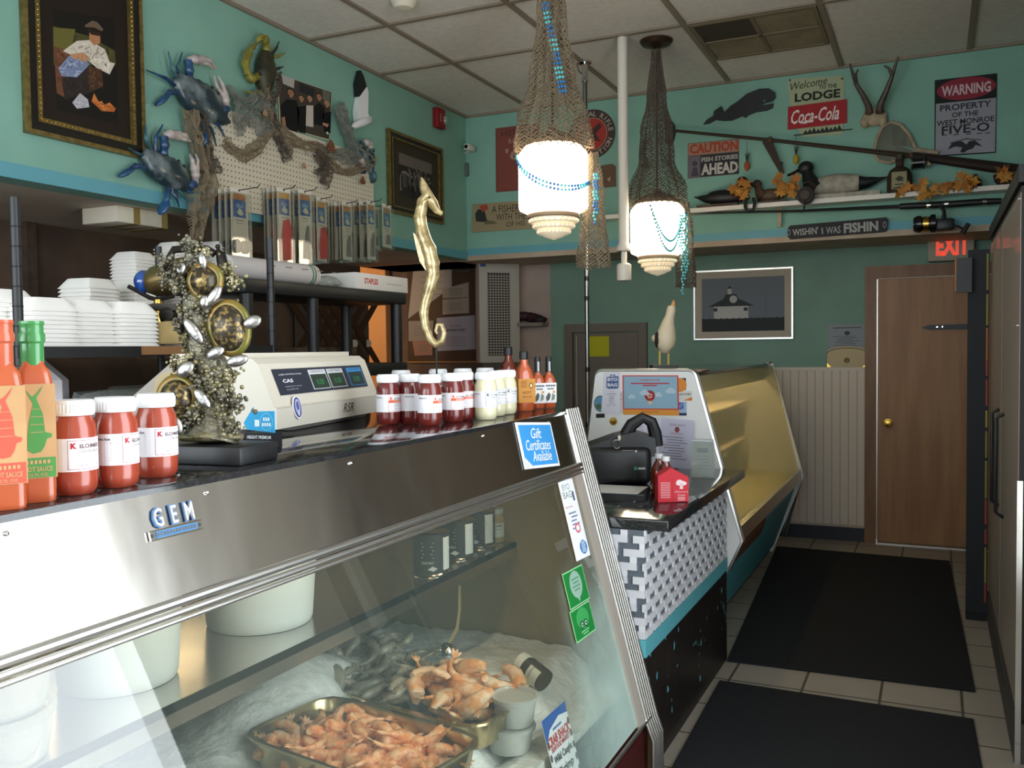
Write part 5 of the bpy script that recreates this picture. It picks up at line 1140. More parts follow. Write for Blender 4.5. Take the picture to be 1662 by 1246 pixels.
t = thing('vent_appliance', 'white upright appliance with a dark louvred grille', 'appliance', ((A0.x+A1.x)/2, (A0.y+A1.y)/2, 0), math.atan2(A1.y-A0.y, A1.x-A0.x))
wv = math.hypot(A1.x-A0.x, A1.y-A0.y); zt_ = onY(777, 417, 6.9).z; zb_ = 1.36
MB().rbox((-wv/2, 0, zb_), (wv/2, .1, zt_), .008, '#b5b0a6').build('cabinet', t)
m = MB(); gx0, gx1 = -wv*.30, wv*.25; m.box((gx0, -.003, zb_+.06), (gx1, .001, zt_-.13), '#2c2a28')
for i in range(30): z = zb_+.07+i*(zt_-zb_-.21)/30; m.box((gx0, -.006, z), (gx1, -.003, z+.009), '#9a958c')
for i in range(9): x = gx0+i*(gx1-gx0)/8; m.box((x-.003, -.0065, zb_+.06), (x+.003, -.003, zt_-.13), '#9a958c')
m.build('grille', t, 0); m = MB(); m.rect(-wv*.4, zt_-.06, .05, .04, '#3f5f8f', -.001); m.build('badge', t, 0)
MB().box((-wv/2+.03, .02, 0), (wv/2-.03, .1, zb_), '#55504a').build('stand', t, 0)
o = onfar(868, 524); tag(bx('wall_ledge', (-3.5, D-.15, o.z-.03), (-3.02, D, o.z), '#8a7d72'), 'narrow ledge on the pinkish wall holding dark cloth', 'ledge')
m = MB()
for k in range(7): m.ell((-.15+k*.05, RND.uniform(-.02, .02), .03+.025*math.sin(k*.6)), (.07, .045, .04), '#3d2226' if k % 2 else '#2b2024', 10, 7, nz=.3, nsc=40, seed=k)
tag(m.build('folded_cloth', None, 60, loc=(-3.22, D-.08, o.z+.005)), 'dark maroon cloth heaped on the wall ledge', 'cloth')
# ================================================================ on the deck of the front case
DZ = 1.2705
def fwd(P): return -math.sin(YAW)*P.x+math.cos(YAW)*P.y
def facing(P): return math.atan2(-P.x, P.y)
def wrap(mb, R):
    mb.v = [Vector((math.sin(v.x/R)*(R-v.y), -math.cos(v.x/R)*(R-v.y), v.z)) for v in mb.v]; return mb
def strip(m, x0, x1, z0, z1, col, y, n=14):
    for i in range(n):
        a, b = x0+(x1-x0)*i/n, x0+(x1-x0)*(i+1)/n; m.poly([(a, z0), (b, z0), (b, z1), (a, z1)], col, y)
def sauce_jar(label, sauce, kind, r=.0335, h=.142, lid='lid_white'):
    t = thing('sauce_jar', label, 'jar'); k = h/.142
    MB().lathe([(0, .001), (r*.8, .0), (r*.97, .008*k), (r, .02*k), (r, .09*k), (r*.97, .102*k), (r*.84, .114*k), (r*.8, .119*k)], 28, sauce).build('filled_glass', t, 50)
    m = MB(); n = 40; pr = [(r*.9, .118*k), (r*.93, .121*k), (r*.93, .136*k), (r*.86, .141*k), (0, .1415*k)]; m.lathe(pr, 40, lid)
    for i in range(n): a = 2*PI*i/n; m.cyl((r*.93*math.cos(a), r*.93*math.sin(a), .122*k), (r*.93*math.cos(a), r*.93*math.sin(a), .135*k), .0008, n=4, m=lid)
    m.build('lid', t, 30)
    z0, z1 = .036*k, .085*k; w = r*3.6; m = MB(); strip(m, -w*.62, w*.42, z0, z1, '#f0eef2', -.0006, 22)
    red, dk = ('#b8263a', '#6d4a52') if kind != 'h' else ('#e2582c', '#7a5a52')
    if kind == 'w': red, dk = '#3a4a50', '#7a8a8a'
    x0, x1 = -w*.13, w*.40
    for a, b, c, d in ((x0, x1, z0+.003, z0+.0037), (x0, x1, z1-.0037, z1-.003)): strip(m, a, b, c, d, red if kind != 'c' else '#a8546a', -.001, 12)
    m.rect(x0, (z0+z1)/2, .0007, z1-z0-.006, '#a8546a' if kind == 'c' else red, -.001); m.rect(x1, (z0+z1)/2, .0007, z1-z0-.006, red, -.001)
    m.text('K', x0+.008, z1-.011, h=.0085, m=red, y=-.0012, off=.05); m.text("ELCHNER'S", x0+.034, z1-.0118, h=.0062, w=.036, m='#5a3038' if kind == 'c' else dk, y=-.0012, off=.02)
    nm = {'c': 'COCKTAIL SAUCE', 'h': 'HORSERADISH', 'w': 'HORSERADISH'}[kind]
    if kind == 'h': strip(m, x0, x1, z1-.023, z1-.016, '#e2582c', -.0011, 12)
    m.text(nm, (x0+x1)/2, z1-.0195, h=.004, w=.034, m=dk if kind != 'h' else '#f2e6e0', y=-.0013)
    for i in range(3): m.text('MADE WITH FRESH GROUND ROOT' if i % 2 else 'INGREDIENTS TOMATO VINEGAR', (x0+x1)/2, z1-.027-i*.0035, h=.0018, w=.036, m='#b08a92', y=-.0012, res=1)
    m.text('NET WT. 13 OZ. (368g)', (x0+x1)/2, z0+.0085, h=.003, w=.03, m='#4a4048', y=-.0012, res=1)
    xa = -w*.38; m.text('Nutrition Facts', xa, z1-.008, h=.004, w=.026, m='#4a4a52', y=-.0012, off=.03, res=1)
    for i in range(7): m.rect(xa, z1-.014-i*.0045, .028, .0006 if i else .0016, '#5a5a62', -.0011)
    wrap(m, r*1.004); m.build('label', t, 30); return t
mj = sauce_jar('cocktail sauce jar beside the boxed hot sauces, nearest of the three large looking jars', 'red_sauce', 'c'); 
def at(o, px, py, turn=.3, d=None):
    P = d if d else onZ(px, py, DZ); P.z = DZ; o.location = P; o.rotation_euler = (0, 0, facing(P)+turn); return P
KIDS[mj.name] = list(mj.children)
at(mj, 121, 800, .25)
at(dup(mj, label='cocktail sauce jar in the middle of the three nearest jars, nutrition panel showing'), 190, 788, .75)
at(dup(mj, label='cocktail sauce jar touching the turtle sculpture, third of the nearest jars'), 256, 772, .4)
mat('hr_sauce', '#7d1d18', .2, coat=.5)
hj = sauce_jar('dark red horseradish jar touching the white label scale', 'dark_sauce', 'h'); KIDS[hj.name] = list(hj.children)
wj = sauce_jar('white horseradish jar nearest the red jars, with a full label', 'white_sauce', 'w'); KIDS[wj.name] = list(wj.children)
row = [(632,688,'h',.5,None), (664,686,'h',1.35,'dark red jar showing its nutrition panel, second from the scale'), (698,690,'h',.75,'dark red horseradish jar at the front middle of the row, third from the scale'), (735,684,'h',.35,'dark red horseradish jar just before the last red jar of the row'),
       (759,680,'h',.2,'last dark red horseradish jar, touching the white jars'), (783,680,'w',.45,None), (805,674,'w',.25,'white horseradish jar between two other white jars'), (822,671,'w',.5,'last white horseradish jar, beside the brown sauce bottle'),
       (652,668,'h',.6,'dark red jar half hidden behind the jar next to the scale'), (712,664,'h',.6,'dark red jar half hidden behind the middle of the jar row'), (752,662,'h',.6,'dark red jar half hidden behind the last two red jars'), (788,660,'w',.6,'white jar half hidden behind the front white jars')]
PR = [onZ(a, b, DZ) for a, b, *_ in row]
for it in range(200):
    for i in range(len(PR)):
        for j in range(i):
            d = PR[i]-PR[j]; L_ = d.length
            if L_ < .0675: d = d.normalized()*(.0675-L_)/2; PR[i] += d; PR[j] -= d
for (a, b, k, tn, lb), P in zip(row, PR):
    src = hj if k == 'h' else wj
    o = src if lb is None else dup(src, label=lb)
    at(o, 0, 0, tn, P)
def sauce_bottle(label, kind):
    t = thing('hot_sauce_bottle', label, 'bottle')
    if kind == 'carton':
        return t
    if kind == 'wide':
        MB().lathe([(0, 0), (.026, 0), (.029, .006), (.029, .115), (.022, .14), (.012, .158), (.011, .185)], 24, 'orange_sauce', sq=4).build('filled_glass', t)
        MB().lathe([(.0135, .172), (.015, .174), (.015, .197), (.012, .2), (0, .2)], 20, 'black_plastic').build('cap', t)
        m = MB(); m.box((-.0296, -.0302, .028), (.0296, -.0292, .108), '#c98a3c'); m.box((-.0304, -.0296, .028), (-.0294, .02, .108), '#c98a3c'); m.circ(.014, .085, .007, .01, '#3a2a1c', -.0306, 14); m.circ(.014, .085, .0045, .007, '#e0c08a', -.0308, 12)
        m.text('HOT', .0, .062, h=.009, w=.03, m='#6d3c1c', y=-.0306, off=.02); m.text('SAUCE', .0, .048, h=.008, w=.034, m='#6d3c1c', y=-.0306)
        for i in range(6): m.rect(-.012, .1-i*.004, .022, .0015, '#7a4a22', -.0306)
        m.build('label', t, 0)
    else:
        MB().lathe([(0, 0), (.019, 0), (.0215, .005), (.0215, .095), (.018, .108), (.009, .122), (.008, .15)], 20, 'orange_sauce', sq=4).build('filled_glass', t)
        MB().lathe([(.0095, .125), (.011, .127), (.011, .178), (.009, .18), (0, .18)], 16, 'black_plastic').build('cap', t)
        m = MB(); m.rect(0, .145, .007, .035, '#b8b8b8', -.0116); m.build('seal', t, 0)
        m = MB(); m.box((-.0216, -.0224, .018), (.0216, -.0216, .088), '#eceaea'); [m.rect(-.015+i*.006, .078, .0045, .006, '#33384a', -.0228) for i in range(6)]; [m.rect(-.009+i*.006, .067, .0045, .005, '#33384a', -.0228) for i in range(4)]
        m.poly([(-.014, .022), (-.004, .03), (0, .045), (-.006, .055), (-.012, .048), (-.018, .036)], '#4f5a50', -.0228); m.poly([(.002, .024), (.014, .03), (.016, .045), (.006, .052)], '#7d8c80', -.0228); m.circ(.012, .056, .005, .005, '#e09a4a', -.0228, 10)
        m.build('label', t, 0)
    return t
o = sauce_bottle('square orange sauce bottle with a tan label at the far end of the deck', 'wide'); at(o, 851, 666, .35)
o2 = sauce_bottle('taller brown sauce bottle behind the square orange one', 'wide')
for c in o2.children:
    if c.name.startswith('filled'): c.data.materials[0] = M('amber')
    if c.name.startswith('label'): c.data.materials[0] = M('#5a3018')
o2.scale = (1, 1, 1.08); at(o2, 826, 659, .4)
o = sauce_bottle('slim hot sauce bottle with white label, nearer the square bottle', 'slim'); KIDS[o.name] = list(o.children); at(o, 873, 662, .3); at(dup(o, label='slim hot sauce bottle with white label, last on the deck'), 891, 661, .3)
# two boxed hot sauces at the left edge
def boxed(label, ink, cap):
    t = thing('hot_sauce_bottle', label, 'bottle'); w = .023
    MB().lathe([(0, 0), (w*.98, 0), (w*1.04, .006), (w*1.04, .165), (w*.9, .185), (w*.6, .196), (w*.55, .2)], 28, 'orange_sauce', sq=6).build('filled_glass', t, 40)
    MB().lathe([(w*.62, .192), (w*.66, .194), (w*.66, .225), (w*.76, .228), (w*.76, .238), (w*.68, .241), (w*.68, .25), (w*.74, .253), (w*.70, .257), (0, .257)], 24, cap).build('cap', t)
    a = w*1.06; m = MB(); m.box((-a, -a-.001, .035), (a, a+.001, .168), 'kraft')
    y = -a-.0015; m.poly([(-.012, .095), (-.013, .075), (-.006, .07), (.004, .072), (.009, .08), (.012, .09), (.018, .092), (.019, .097), (.01, .10), (.008, .125), (.0, .148), (.006, .158), (.009, .166), (.001, .155), (-.005, .15), (-.013, .16), (-.008, .148), (-.004, .14), (-.010, .115)], ink, y)
    for i in range(4): m.rect(.0, .1+i*.011, .016, .0008, 'kraft', y-.0004)
    m.rect(0, .05, a*1.85, .028, ink, y); [m.rect(-.014+i*.0055, .058, .0035, .005, 'kraft', y-.0005) for i in range(6)]; m.text('HOT SAUCE', 0, .048, h=.007, w=.036, m='kraft', y=y-.0005, off=.02); m.text('12 FL OZ', 0, .04, h=.004, w=.024, m='kraft', y=y-.0005, off=.02)
    m.build('paper_sleeve', t, 0); return t
mat('cap_green', '#3f8a4a', .25, coat=.4); mat('cap_red', '#c05a3c', .25, coat=.4)
o = boxed('boxed hot sauce with a green lobster print and green cap', '#4f8f4a', 'cap_green'); at(o, 60, 812, .12)
o = boxed('boxed hot sauce with a red lobster print at the left edge of the photo', '#cc5a48', 'cap_red'); P = at(o, 10, 824, .12)

# ---- turtle and coral sculpture on its black plinth
P = onZ(358, 757, DZ); P = onZ(350, 748, DZ); k = fwd(P)/F; P.z = DZ
t0 = thing('display_plinth', 'low black plinth under the turtle sculpture', 'plinth', P, YAW-.32)
MB().rbox((-.10, -.062, 0), (.10, .062, .035), .004, 'black_plastic').build('block', t0)
PZ = DZ+.0355; px0, py0 = 358, 733
t = thing('turtle_sculpture', 'gold and silver sea turtle and coral sculpture on the black plinth', 'sculpture', (P.x, P.y, PZ), YAW)
mat('coral_gold', '#6d6440', .35, .5, col2='#b5ac8c', scale=60, bump=.4, bscale=160); mat('coral_dark', '#4a4434', .35, .5, col2='#8f8a78', scale=50, bump=.4, bscale=160)
mat('turtle_shell', '#3a3226', .3, .5, col2='#8f7a4a', scale=110, lo=.5, hi=.62); mat('turtle_rim', '#5f6426', .3, .2, col2='#8a6a2c', scale=20); mat('silver_leaf', '#b5b3b0', .35, 1, bump=.2, bscale=120)
s2 = lambda zx, zy: ((200+zx/3.955-px0)*k, (py0-400-zy/3.955)*k)
m = MB(); tr = [s2(*q) for q in ((600,1310),(620,1180),(590,1020),(640,880),(570,720),(560,560),(540,400),(530,280),(500,160),(500,60))]
m.tube([(x, .01*math.sin(i), max(z, .004)) for i, (x, z) in enumerate(tr)], [.055, .038, .03, .034, .03, .03, .028, .024, .018, .01], 12, 'coral_dark'); m.build('coral_trunk', t)
rr = random.Random(4)
def coral(zx, zy, spread, n, m_, dy=0):
    cx, cz = s2(zx, zy); b = MB(); cz = max(cz, .02)
    for i in range(int(n*1.5)):
        a = rr.uniform(0, 2*PI); q = abs(rr.gauss(0, .5)); c = Vector((cx+math.cos(a)*spread*q*k, dy+rr.gauss(0, .012), max(.006, cz+math.sin(a)*spread*q*k*1.1))); r = rr.uniform(.002, .0052)
        b.ell(c, (r, r, r), m_, 6, 4, nz=.3, nsc=40, seed=i)
    b.build('coral', t, 80)
for q in ((370,230,22,90,'coral_dark',0), (340,170,14,50,'coral_dark',0), (520,80,20,80,'coral_dark',0), (490,40,14,50,'coral_dark',.01), (590,90,10,30,'coral_gold',0), (760,270,20,80,'coral_gold',0), (720,230,12,40,'coral_gold',0), (410,300,16,50,'coral_dark',.01),
          (500,450,20,60,'coral_gold',-.01), (480,650,18,60,'coral_dark',0), (530,520,15,40,'coral_gold',0), (650,930,30,120,'coral_gold',-.02), (720,880,22,70,'coral_gold',-.01), (590,780,22,60,'coral_gold',-.01), (750,1060,22,80,'coral_dark',0), (680,1120,26,80,'coral_gold',-.01), (560,1160,24,70,'coral_gold',-.01), (400,810,14,50,'coral_gold',0), (480,1230,22,60,'coral_dark',0), (700,1230,24,70,'coral_gold',-.01)): coral(*q)
for i in range(34): coral(430+rr.uniform(0, 330)*(.5+.5*i/34) if i > 16 else rr.uniform(440, 620), 200+i*31, 13, 34, rr.choice(['coral_gold', 'coral_dark']), -.022)
def turtle(zx, zy, rx, rz, tilt, flip):
    cx, cz = s2(zx, zy); rx, rz = rx/3.955*k, rz/3.955*k; T = Matrix.Translation((cx, -.032, cz)) @ Matrix.Rotation(tilt, 4, 'Y')
    b = MB(); b.ell((0, 0, 0), (rx, .026, rz), 'turtle_shell', 22, 14, T=T); 
    sh = b.build('turtle_shell', t, 60); b = MB(); b.tube([(rx*1.02*math.cos(a)*(1 if math.sin(a) > 0 else .93), .004, rz*1.02*math.sin(a)) for a in [2*PI*i/28 for i in range(29)]], .0095, 8, 'turtle_rim', T=T); b.build('shell_rim', sh, 60)
    for fx_, fz_, L_, w_, an in flip:
        x, z = s2(fx_, fz_); b = MB(); L2, w2 = L_/3.955*k, w_/3.955*k
        b.ell((0, 0, 0), (w2, .008, L2), 'silver_leaf', 12, 10, T=Matrix.Translation((x, -.045, z)) @ Matrix.Rotation(math.radians(an), 4, 'Y')); b.build('flipper', sh, 60)
turtle(620, 290, 88, 92, .0, [(690,385,75,35,35), (625,165,55,25,-10), (490,215,40,30,20)])
turtle(765, 585, 112, 150, -.15, [(925,550,60,40,70), (555,600,95,38,-35), (690,740,62,38,60), (825,790,70,38,75), (630,420,45,32,10)])
turtle(425, 1020, 105, 118, .15, [(500,840,62,45,50), (600,1025,75,36,-35), (430,1190,65,45,-20)])
m = MB(); m.tube([(s2(600,1270)[0]-.05, 0, .012), (s2(600,1270)[0], -.01, .016), (s2(600,1270)[0]+.06, 0, .010)], [.03, .05, .02], 12, 'coral_gold', flat=(1, .28)); m.build('rock_base', t)

# ---- white label printing scale
a_, b_ = onZ(450, 706, DZ), onZ(617, 674, DZ); a_.z = b_.z = DZ; L_ = (b_-a_).length; ang = math.atan2(b_.y-a_.y, b_.x-a_.x)
t = thing('label_scale', 'beige label printing scale with blue display, facing the aisle', 'scale', a_, ang)
pf = [(0, .014), (0, .066), (.008, .070), (.050, .178), (.068, .192), (.20, .195), (.20, .014)]; RT = Matrix.Rotation(PI/2, 4, 'Z'); mat('scale_beige', '#d6cfc0', .45)
MB().prism(pf, -L_, 0, 'scale_beige', T=RT).build('housing', t, 30); MB().prism([(.02, .014), (.19, .014), (.19, 0), (.03, 0)], -L_*.92, -L_*.2, '#8f8a84', T=RT).build('foot_base', t, 0)
MB().prism([(.09, .19), (.09, .206), (.30, .206), (.30, .19)], -L_*.95, -.01, 'scale_beige', T=RT).build('top_plate', t, 0)
ph = -math.atan2(.043, .112); FT = Matrix.Translation((L_/2, .029, .126)) @ Matrix.Rotation(ph, 4, 'X'); m = MB(); lw = L_*.84
m.rect(0, .004, lw, .072, '#262c3c', -.0008, T=FT)
for x, w_, c, h_, s in ((-.06*lw, .19*lw, '#d5d7dc', '#23352c', 'WEIGHT lb'), (.145*lw, .19*lw, '#d5d7dc', '#23352c', 'UNIT PRICE'), (.385*lw, .19*lw, '#3a8fd0', '#1f3438', 'TOTAL PRICE $')):
    m.rect(x, .004, w_, .058, c, -.0012, T=FT); m.rect(x, -.002, w_*.92, .042, h_, -.0016, T=FT); m.text(s, x, .027, h=.006, w=w_*.75, m='#2a2f3a', y=-.0017, T=FT)
    m.text('0.00', x, -.004, h=.017, w=w_*.42, m='#2f8f5a', y=-.0018, T=FT)
m.text('LABEL PRINTING SCALE', -.34*lw, .024, h=.004, w=.22*lw, m='#e2e4ea', y=-.0012, T=FT); m.text('CAS', -.385*lw, .006, h=.010, w=.10*lw, m='#e2e4ea', y=-.0012, T=FT, off=.03); m.text('CAPACITY 30 LB', -.35*lw, -.010, h=.003, w=.16*lw, m='#c2c6d0', y=-.0012, T=FT); m.text('CLASS III', -.37*lw, -.018, h=.003, w=.11*lw, m='#c2c6d0', y=-.0012, T=FT)
m.build('display_panel', t, 0); m = MB(); m.text('RSR', L_*.64, .042, h=.026, w=.072, m='#26262a', y=-.0008, shear=.3); m.build('lettering', t, 0)
m = MB(); m.rect(L_/2, .066, L_, .0008, '#9a948a', -.0006); m.build('seam', t, 0)
m = MB(); cx = L_*.16; ST = Matrix.Translation((cx, .004, .062)) @ Matrix.Rotation(ph*.45, 4, 'X')
m.circ(0, 0, .022, .03, '#f0f0f4', -.006, T=ST); m.circ(0, 0, .0195, .027, '#3f4488', -.0064, T=ST); m.circ(0, .002, .014, .02, '#b9bcd8', -.0068, T=ST); m.circ(0, .004, .008, .012, '#5a5f9c', -.0072, T=ST); m.circ(0, -.018, .004, .005, '#f0f0f4', -.0072, T=ST); m.prism([(.022*math.cos(a), .03*math.sin(a)) for a in [2*PI*i/24 for i in range(24)]], -.0058, -.003, '#f0f0f4', T=ST)
m.build('inspection_sticker', t, 0)
# blue arrow card beside the scale
P = onZ(425, 727, DZ); P.z = DZ; k2 = fwd(P)/F; t = thing('arrow_card', 'blue arrow card with a black foot reading HEIGHT PREMIUM beside the scale', 'card', (P.x, P.y, DZ), YAW-.3)
kk = k2*1.1; q = lambda px, py: ((px-425)*kk, (727-py)*kk)
m = MB(); m.prism([q(400,700), q(395,690), q(412,666), q(410,673), q(447,672), q(447,704)], 0, .003, '#35a7dc'); m.circ(*q(434, 688), 11*kk, 13*kk, '#7fd0ee', -.0006); m.circ(*q(434, 688), 10*kk, 12*kk, '#35a7dc', -.0009); [m.rect(*q(430+i*4, 684), 3*kk, 5*kk, '#dff2fa', -.0012) for i in range(3)]; [m.rect(*q(428+i*4, 692), 3*kk, 5*kk, '#dff2fa', -.0012) for i in range(4)]; m.rect(*q(418, 690), 8*kk, 10*kk, '#e8f2f6', -.0006); m.build('arrow', t, 0)
m = MB(); m.box((q(402, 0)[0], -.012, 0), (q(447, 0)[0], .03, q(0, 704)[1]), '#1a1c20'); m.text('HEIGHT PREMIUM', *q(426, 710), h=5*kk, w=40*kk, m='#e8e8ea', y=-.0126, off=.02); m.text('LOADERS', *q(430, 719), h=7*kk, w=30*kk, m='#e8e8ea', y=-.0126, off=.03); m.build('foot', t, 0)
# second scale seen from its side, and the grey register corner further left
def camthing(name, label, cat, px, py, P, rz=YAW, group=None):
    k = fwd(P)/F; t = thing(name, label, cat, P, rz, group); return t, (lambda x, y: ((x-px)*k, (py-y)*k)), k
P = Vector((-1.62, 1.62, DZ)); k = fwd(P)/F; pp_ = 0
P0 = onZ(330, 692, DZ); 
t, q, k = camthing('scale', 'grey beige weighing scale standing behind the turtle sculpture', 'scale', 330, 690, Vector((P0.x, P0.y, DZ)))
m = MB(); m.prism([q(213,690), q(213,642), q(280,586), q(284,582), q(412,580), q(412,690)], 0, .05, '#b9b2a8'); m.build('housing', t, 0); m = MB(); m.prism([q(244,650), q(256,612), q(268,601), q(350,598), q(350,650)], -.003, .0, '#cbb98f'); m.build('panel', t, 0)
P0 = onZ(75, 690, DZ); t, q, k = camthing('cash_register', 'grey wedge shaped register corner behind the boxed hot sauce', 'register', 75, 690, Vector((P0.x, P0.y, DZ)))
m = MB(); m.prism([q(40,690), q(40,570), q(54,574), q(103,617), q(104,690)], 0, .04, '#b5adb0'); m.build('housing', t, 0); m = MB(); m.prism([q(75,617), q(104,617.5), q(104,690), q(75,690)], -.004, 0, '#c2babc'); m.build('side_panel', t, 0)
# ---- capiz seahorse on a rod
P = Vector((-1.5, 2.6, DZ)); k = fwd(P)/F; g = onY(708, 600, 2.6); P.x = g.x; t = thing('seahorse', 'pearly gold seahorse figure on a thin rod behind the sauce jars', 'seahorse', P, YAW-.1)
mat('capiz', '#c2ad7c', .25, .25, col2='#8f7a4c', scale=18, lo=.4, hi=.62, coat=.6, stretch=(1, 1, 2.2)); zc0 = 1.48+ (0)
def sh(px, py): w_ = onY(px, py, P.y); return (w_.x-P.x)/math.cos(YAW)*.0+ (px-708)*k, w_.z-DZ
body = [(700,318,8),(690,330,11),(685,352,11.5),(689,380,12.5),(699,405,14),(704,428,14),(705,446,12.5),(700,466,11),(693,486,10),(689,508,9),(691,530,8),(698,549,7.5),(708,559,7),(718,554,6),(722,540,5),(718,527,4.2),(711,527,3.6),(708,537,3),(712,544,2)]
Q, R = [], []
for i in range(len(body)-1):
    for f in (0, .34, .67): x, y, r = [body[i][c]+(body[i+1][c]-body[i][c])*f for c in range(3)]; sx, sz = sh(x, y); Q.append((sx, 0, sz)); R.append(r*k*(1.07 if f == 0 else .97))
m = MB(); m.tube(Q, R, 12, 'capiz', flat=(1, .85)); m.build('body', t, 50)
m = MB(); m.tube([(sh(*c)[0], 0, sh(*c)[1]) for c in ((688,330),(700,316),(706,330),(714,342),(722,346))], [9*k, 12*k, 9*k, 5.5*k, 3.5*k], 12, 'capiz'); m.tube([(sh(*c)[0], 0, sh(*c)[1]) for c in ((697,318),(692,300),(689,289))], [9*k, 6*k, 1.5*k], 10, 'capiz'); hd = m.build('head', t, 50)
e_ = sh(703, 322); MB().ell((e_[0], -11*k, e_[1]), (2*k, 2*k, 2*k), '#2a2418', 8, 6).build('eye', hd)
m = MB(); m.prism([sh(*c) for c in ((674,379),(681,384),(693,400),(697,425),(694,440),(684,425),(678,400))], -.004, .004, 'capiz'); m.build('fin', t, 0)
a1, a2 = sh(709, 556), (0, .004); MB().cyl((0, 0, .005), (a1[0], 0, a1[1]), .003, n=8, m='#2a2a28').build('rod', t); MB().lathe([(0, 0), (.05, 0), (.05, .008), (.012, .014), (0, .015)], 24, 'black_plastic').build('base', t)

# ================================================================ prep area behind the case
t = thing('shelving_rack', 'black post shelving rack behind the case holding foam boxes', 'rack', (0, 0, 0))
for x, y in ((-2.1, 1.57), (-2.1, 2.54), (-2.62, 1.57), (-2.62, 2.54)):
    m = MB(); m.cyl((x, y, 0), (x, y, 1.875), .0125, n=14, m='black_plastic')
    for z in [i*.05+.1 for i in range(35)]: m.cyl((x, y, z), (x, y, z+.003), .0132, n=14, m='#0e0f10')
    m.build('post', t)
for z in (1.50, 1.25, .6):
    m = MB(); 
    for a, b in (((-2.115, 1.56, z-.03), (-2.09, 2.55, z)), ((-2.63, 1.56, z-.03), (-2.61, 2.55, z)), ((-2.61, 1.56, z-.03), (-2.115, 1.585, z)), ((-2.61, 2.525, z-.03), (-2.115, 2.55, z))): m.box(a, b, 'black_plastic')
    for i in range(38): m.box((-2.61, 1.59+i*.025, z-.012), (-2.115, 1.596+i*.025, z-.004), 'black_plastic')
    m.build('shelf', t, 0)
m = MB(); m.box((-2.0885, 1.95, 1.475), (-2.082, 2.3, 1.5), '#8a6240'); m.build('price_rail', t, 0)
tag(MB().box((-4.2, 1.6, 1.46), (-3.16, 4.6, 1.5), 'old_wood').box((-3.16, 1.6, 1.46), (-2.72, 3.05, 1.5), 'old_wood').build('prep_shelf', None, 0), 'wooden shelf in the dark prep area carrying tall stacks of foam boxes', 'shelf')
for y, x in ((1.65, -4.15), (1.65, -2.78), (2.95, -2.78), (4.5, -4.15), (4.5, -3.24)): bx('leg', (x, y, 0), (x+.06, y+.06, 1.46), 'old_wood', bpy.data.objects['prep_shelf'])
# one foam clamshell tray; stacks are copies
m = MB(); w = .080
prof = [(w*.97, 0.0), (w, 0.0), (w, .004), (w*.97, .005), (w*.70, .036), (w*.66, .038), (0, .038)]
m.lathe(prof, 32, 'foam', sq=9); fb0 = m.build('foam_tray', None, 30)
stacks = [(64, 566, -2.25, 9, .012, 0, 'front row of the rack, left stack'), (129, 562, -2.27, 9, .012, .05, 'front row of the rack, second stack'), (199, 566, -2.25, 9, .012, .0, 'front row of the rack, rightmost stack'), (-5, 566, -2.35, 11, .012, .1, 'left edge of the photo'),
          (148, 572, -2.85, 16, .0145, .1, 'second row, left stack'), (222, 572, -2.9, 16, .0145, 0, 'second row, right stack'), (222, 572, -3.35, 27, .0155, .1, 'tall back row, left stack'), (290, 572, -3.4, 32, .0155, 0, 'tall back row, middle stack'), (356, 572, -3.4, 34, .0155, 0, 'tall back row, right stack')]
first = True
for px, py, x, n, dz, rz, which in stacks:
    g = onX(px, py, x)
    for k in range(n):
        o = fb0 if first else fb0.copy()
        if not first: COL.objects.link(o)
        first = False
        o.location = (x, g.y, 1.501+k*dz); o.rotation_euler = (0, 0, rz+RND.uniform(-.03, .03)); top = k == n-1
        tag(o, ('topmost white foam tray of the stack: ' if top else 'white foam trays stacked in the ')+which if not top else 'topmost white foam tray, '+which, 'foam tray', None if top else 'foam trays: '+which)
        if top and 'group' in o: del o['group']
# antique barrel scale on the rack
P = Vector((-2.22, 0, 1.5)); P.y = onX(272, 553, -2.22).y; t, q, k = camthing('antique_scale', 'antique brass barrel scale with a blue glass end, left of the sculpture', 'antique scale', 272, 560, P)
mat('aged_brass', '#4f4226', .35, .7, col2='#75623a', scale=9); mat('blue_glass', '#123f8a', .08, coat=1); mat('dark_metal', '#2c2620', .4, .6)
P.z = 1.5
m = MB(); m.prism([q(232,556), q(238,532), q(244,524), q(300,520), q(318,530), q(322,556)], -.09, .09, 'aged_brass'); m.build('base', t, 0)
x0, z0 = q(243, 456); x1, z1_ = q(322, 440); m = MB(); m.tube([(x0, 0, z0), (x0+.02, 0, z0+.001), ((x0+x1)/2, 0, (z0+z1_)/2), (x1-.02, 0, z1_), (x1, 0, z1_)], [.035, .047, .056, .05, .035], 20, 'aged_brass'); m.build('barrel', t)
x0, z0 = q(226, 455); MB().ell((x0+.02, 0, z0), (.03, .036, .036), 'blue_glass', 18, 12).build('lens', t)
m = MB(); m.tube([(q(211, 462)[0], 0, q(211, 462)[1]), (q(222, 468)[0], 0, q(222, 468)[1]), (q(245, 481)[0], 0, q(245, 481)[1]), (q(258, 484)[0], 0, q(258, 484)[1]), (q(285, 478)[0], 0, q(285, 478)[1])], .007, 8, 'dark_metal'); m.build('yoke', t)
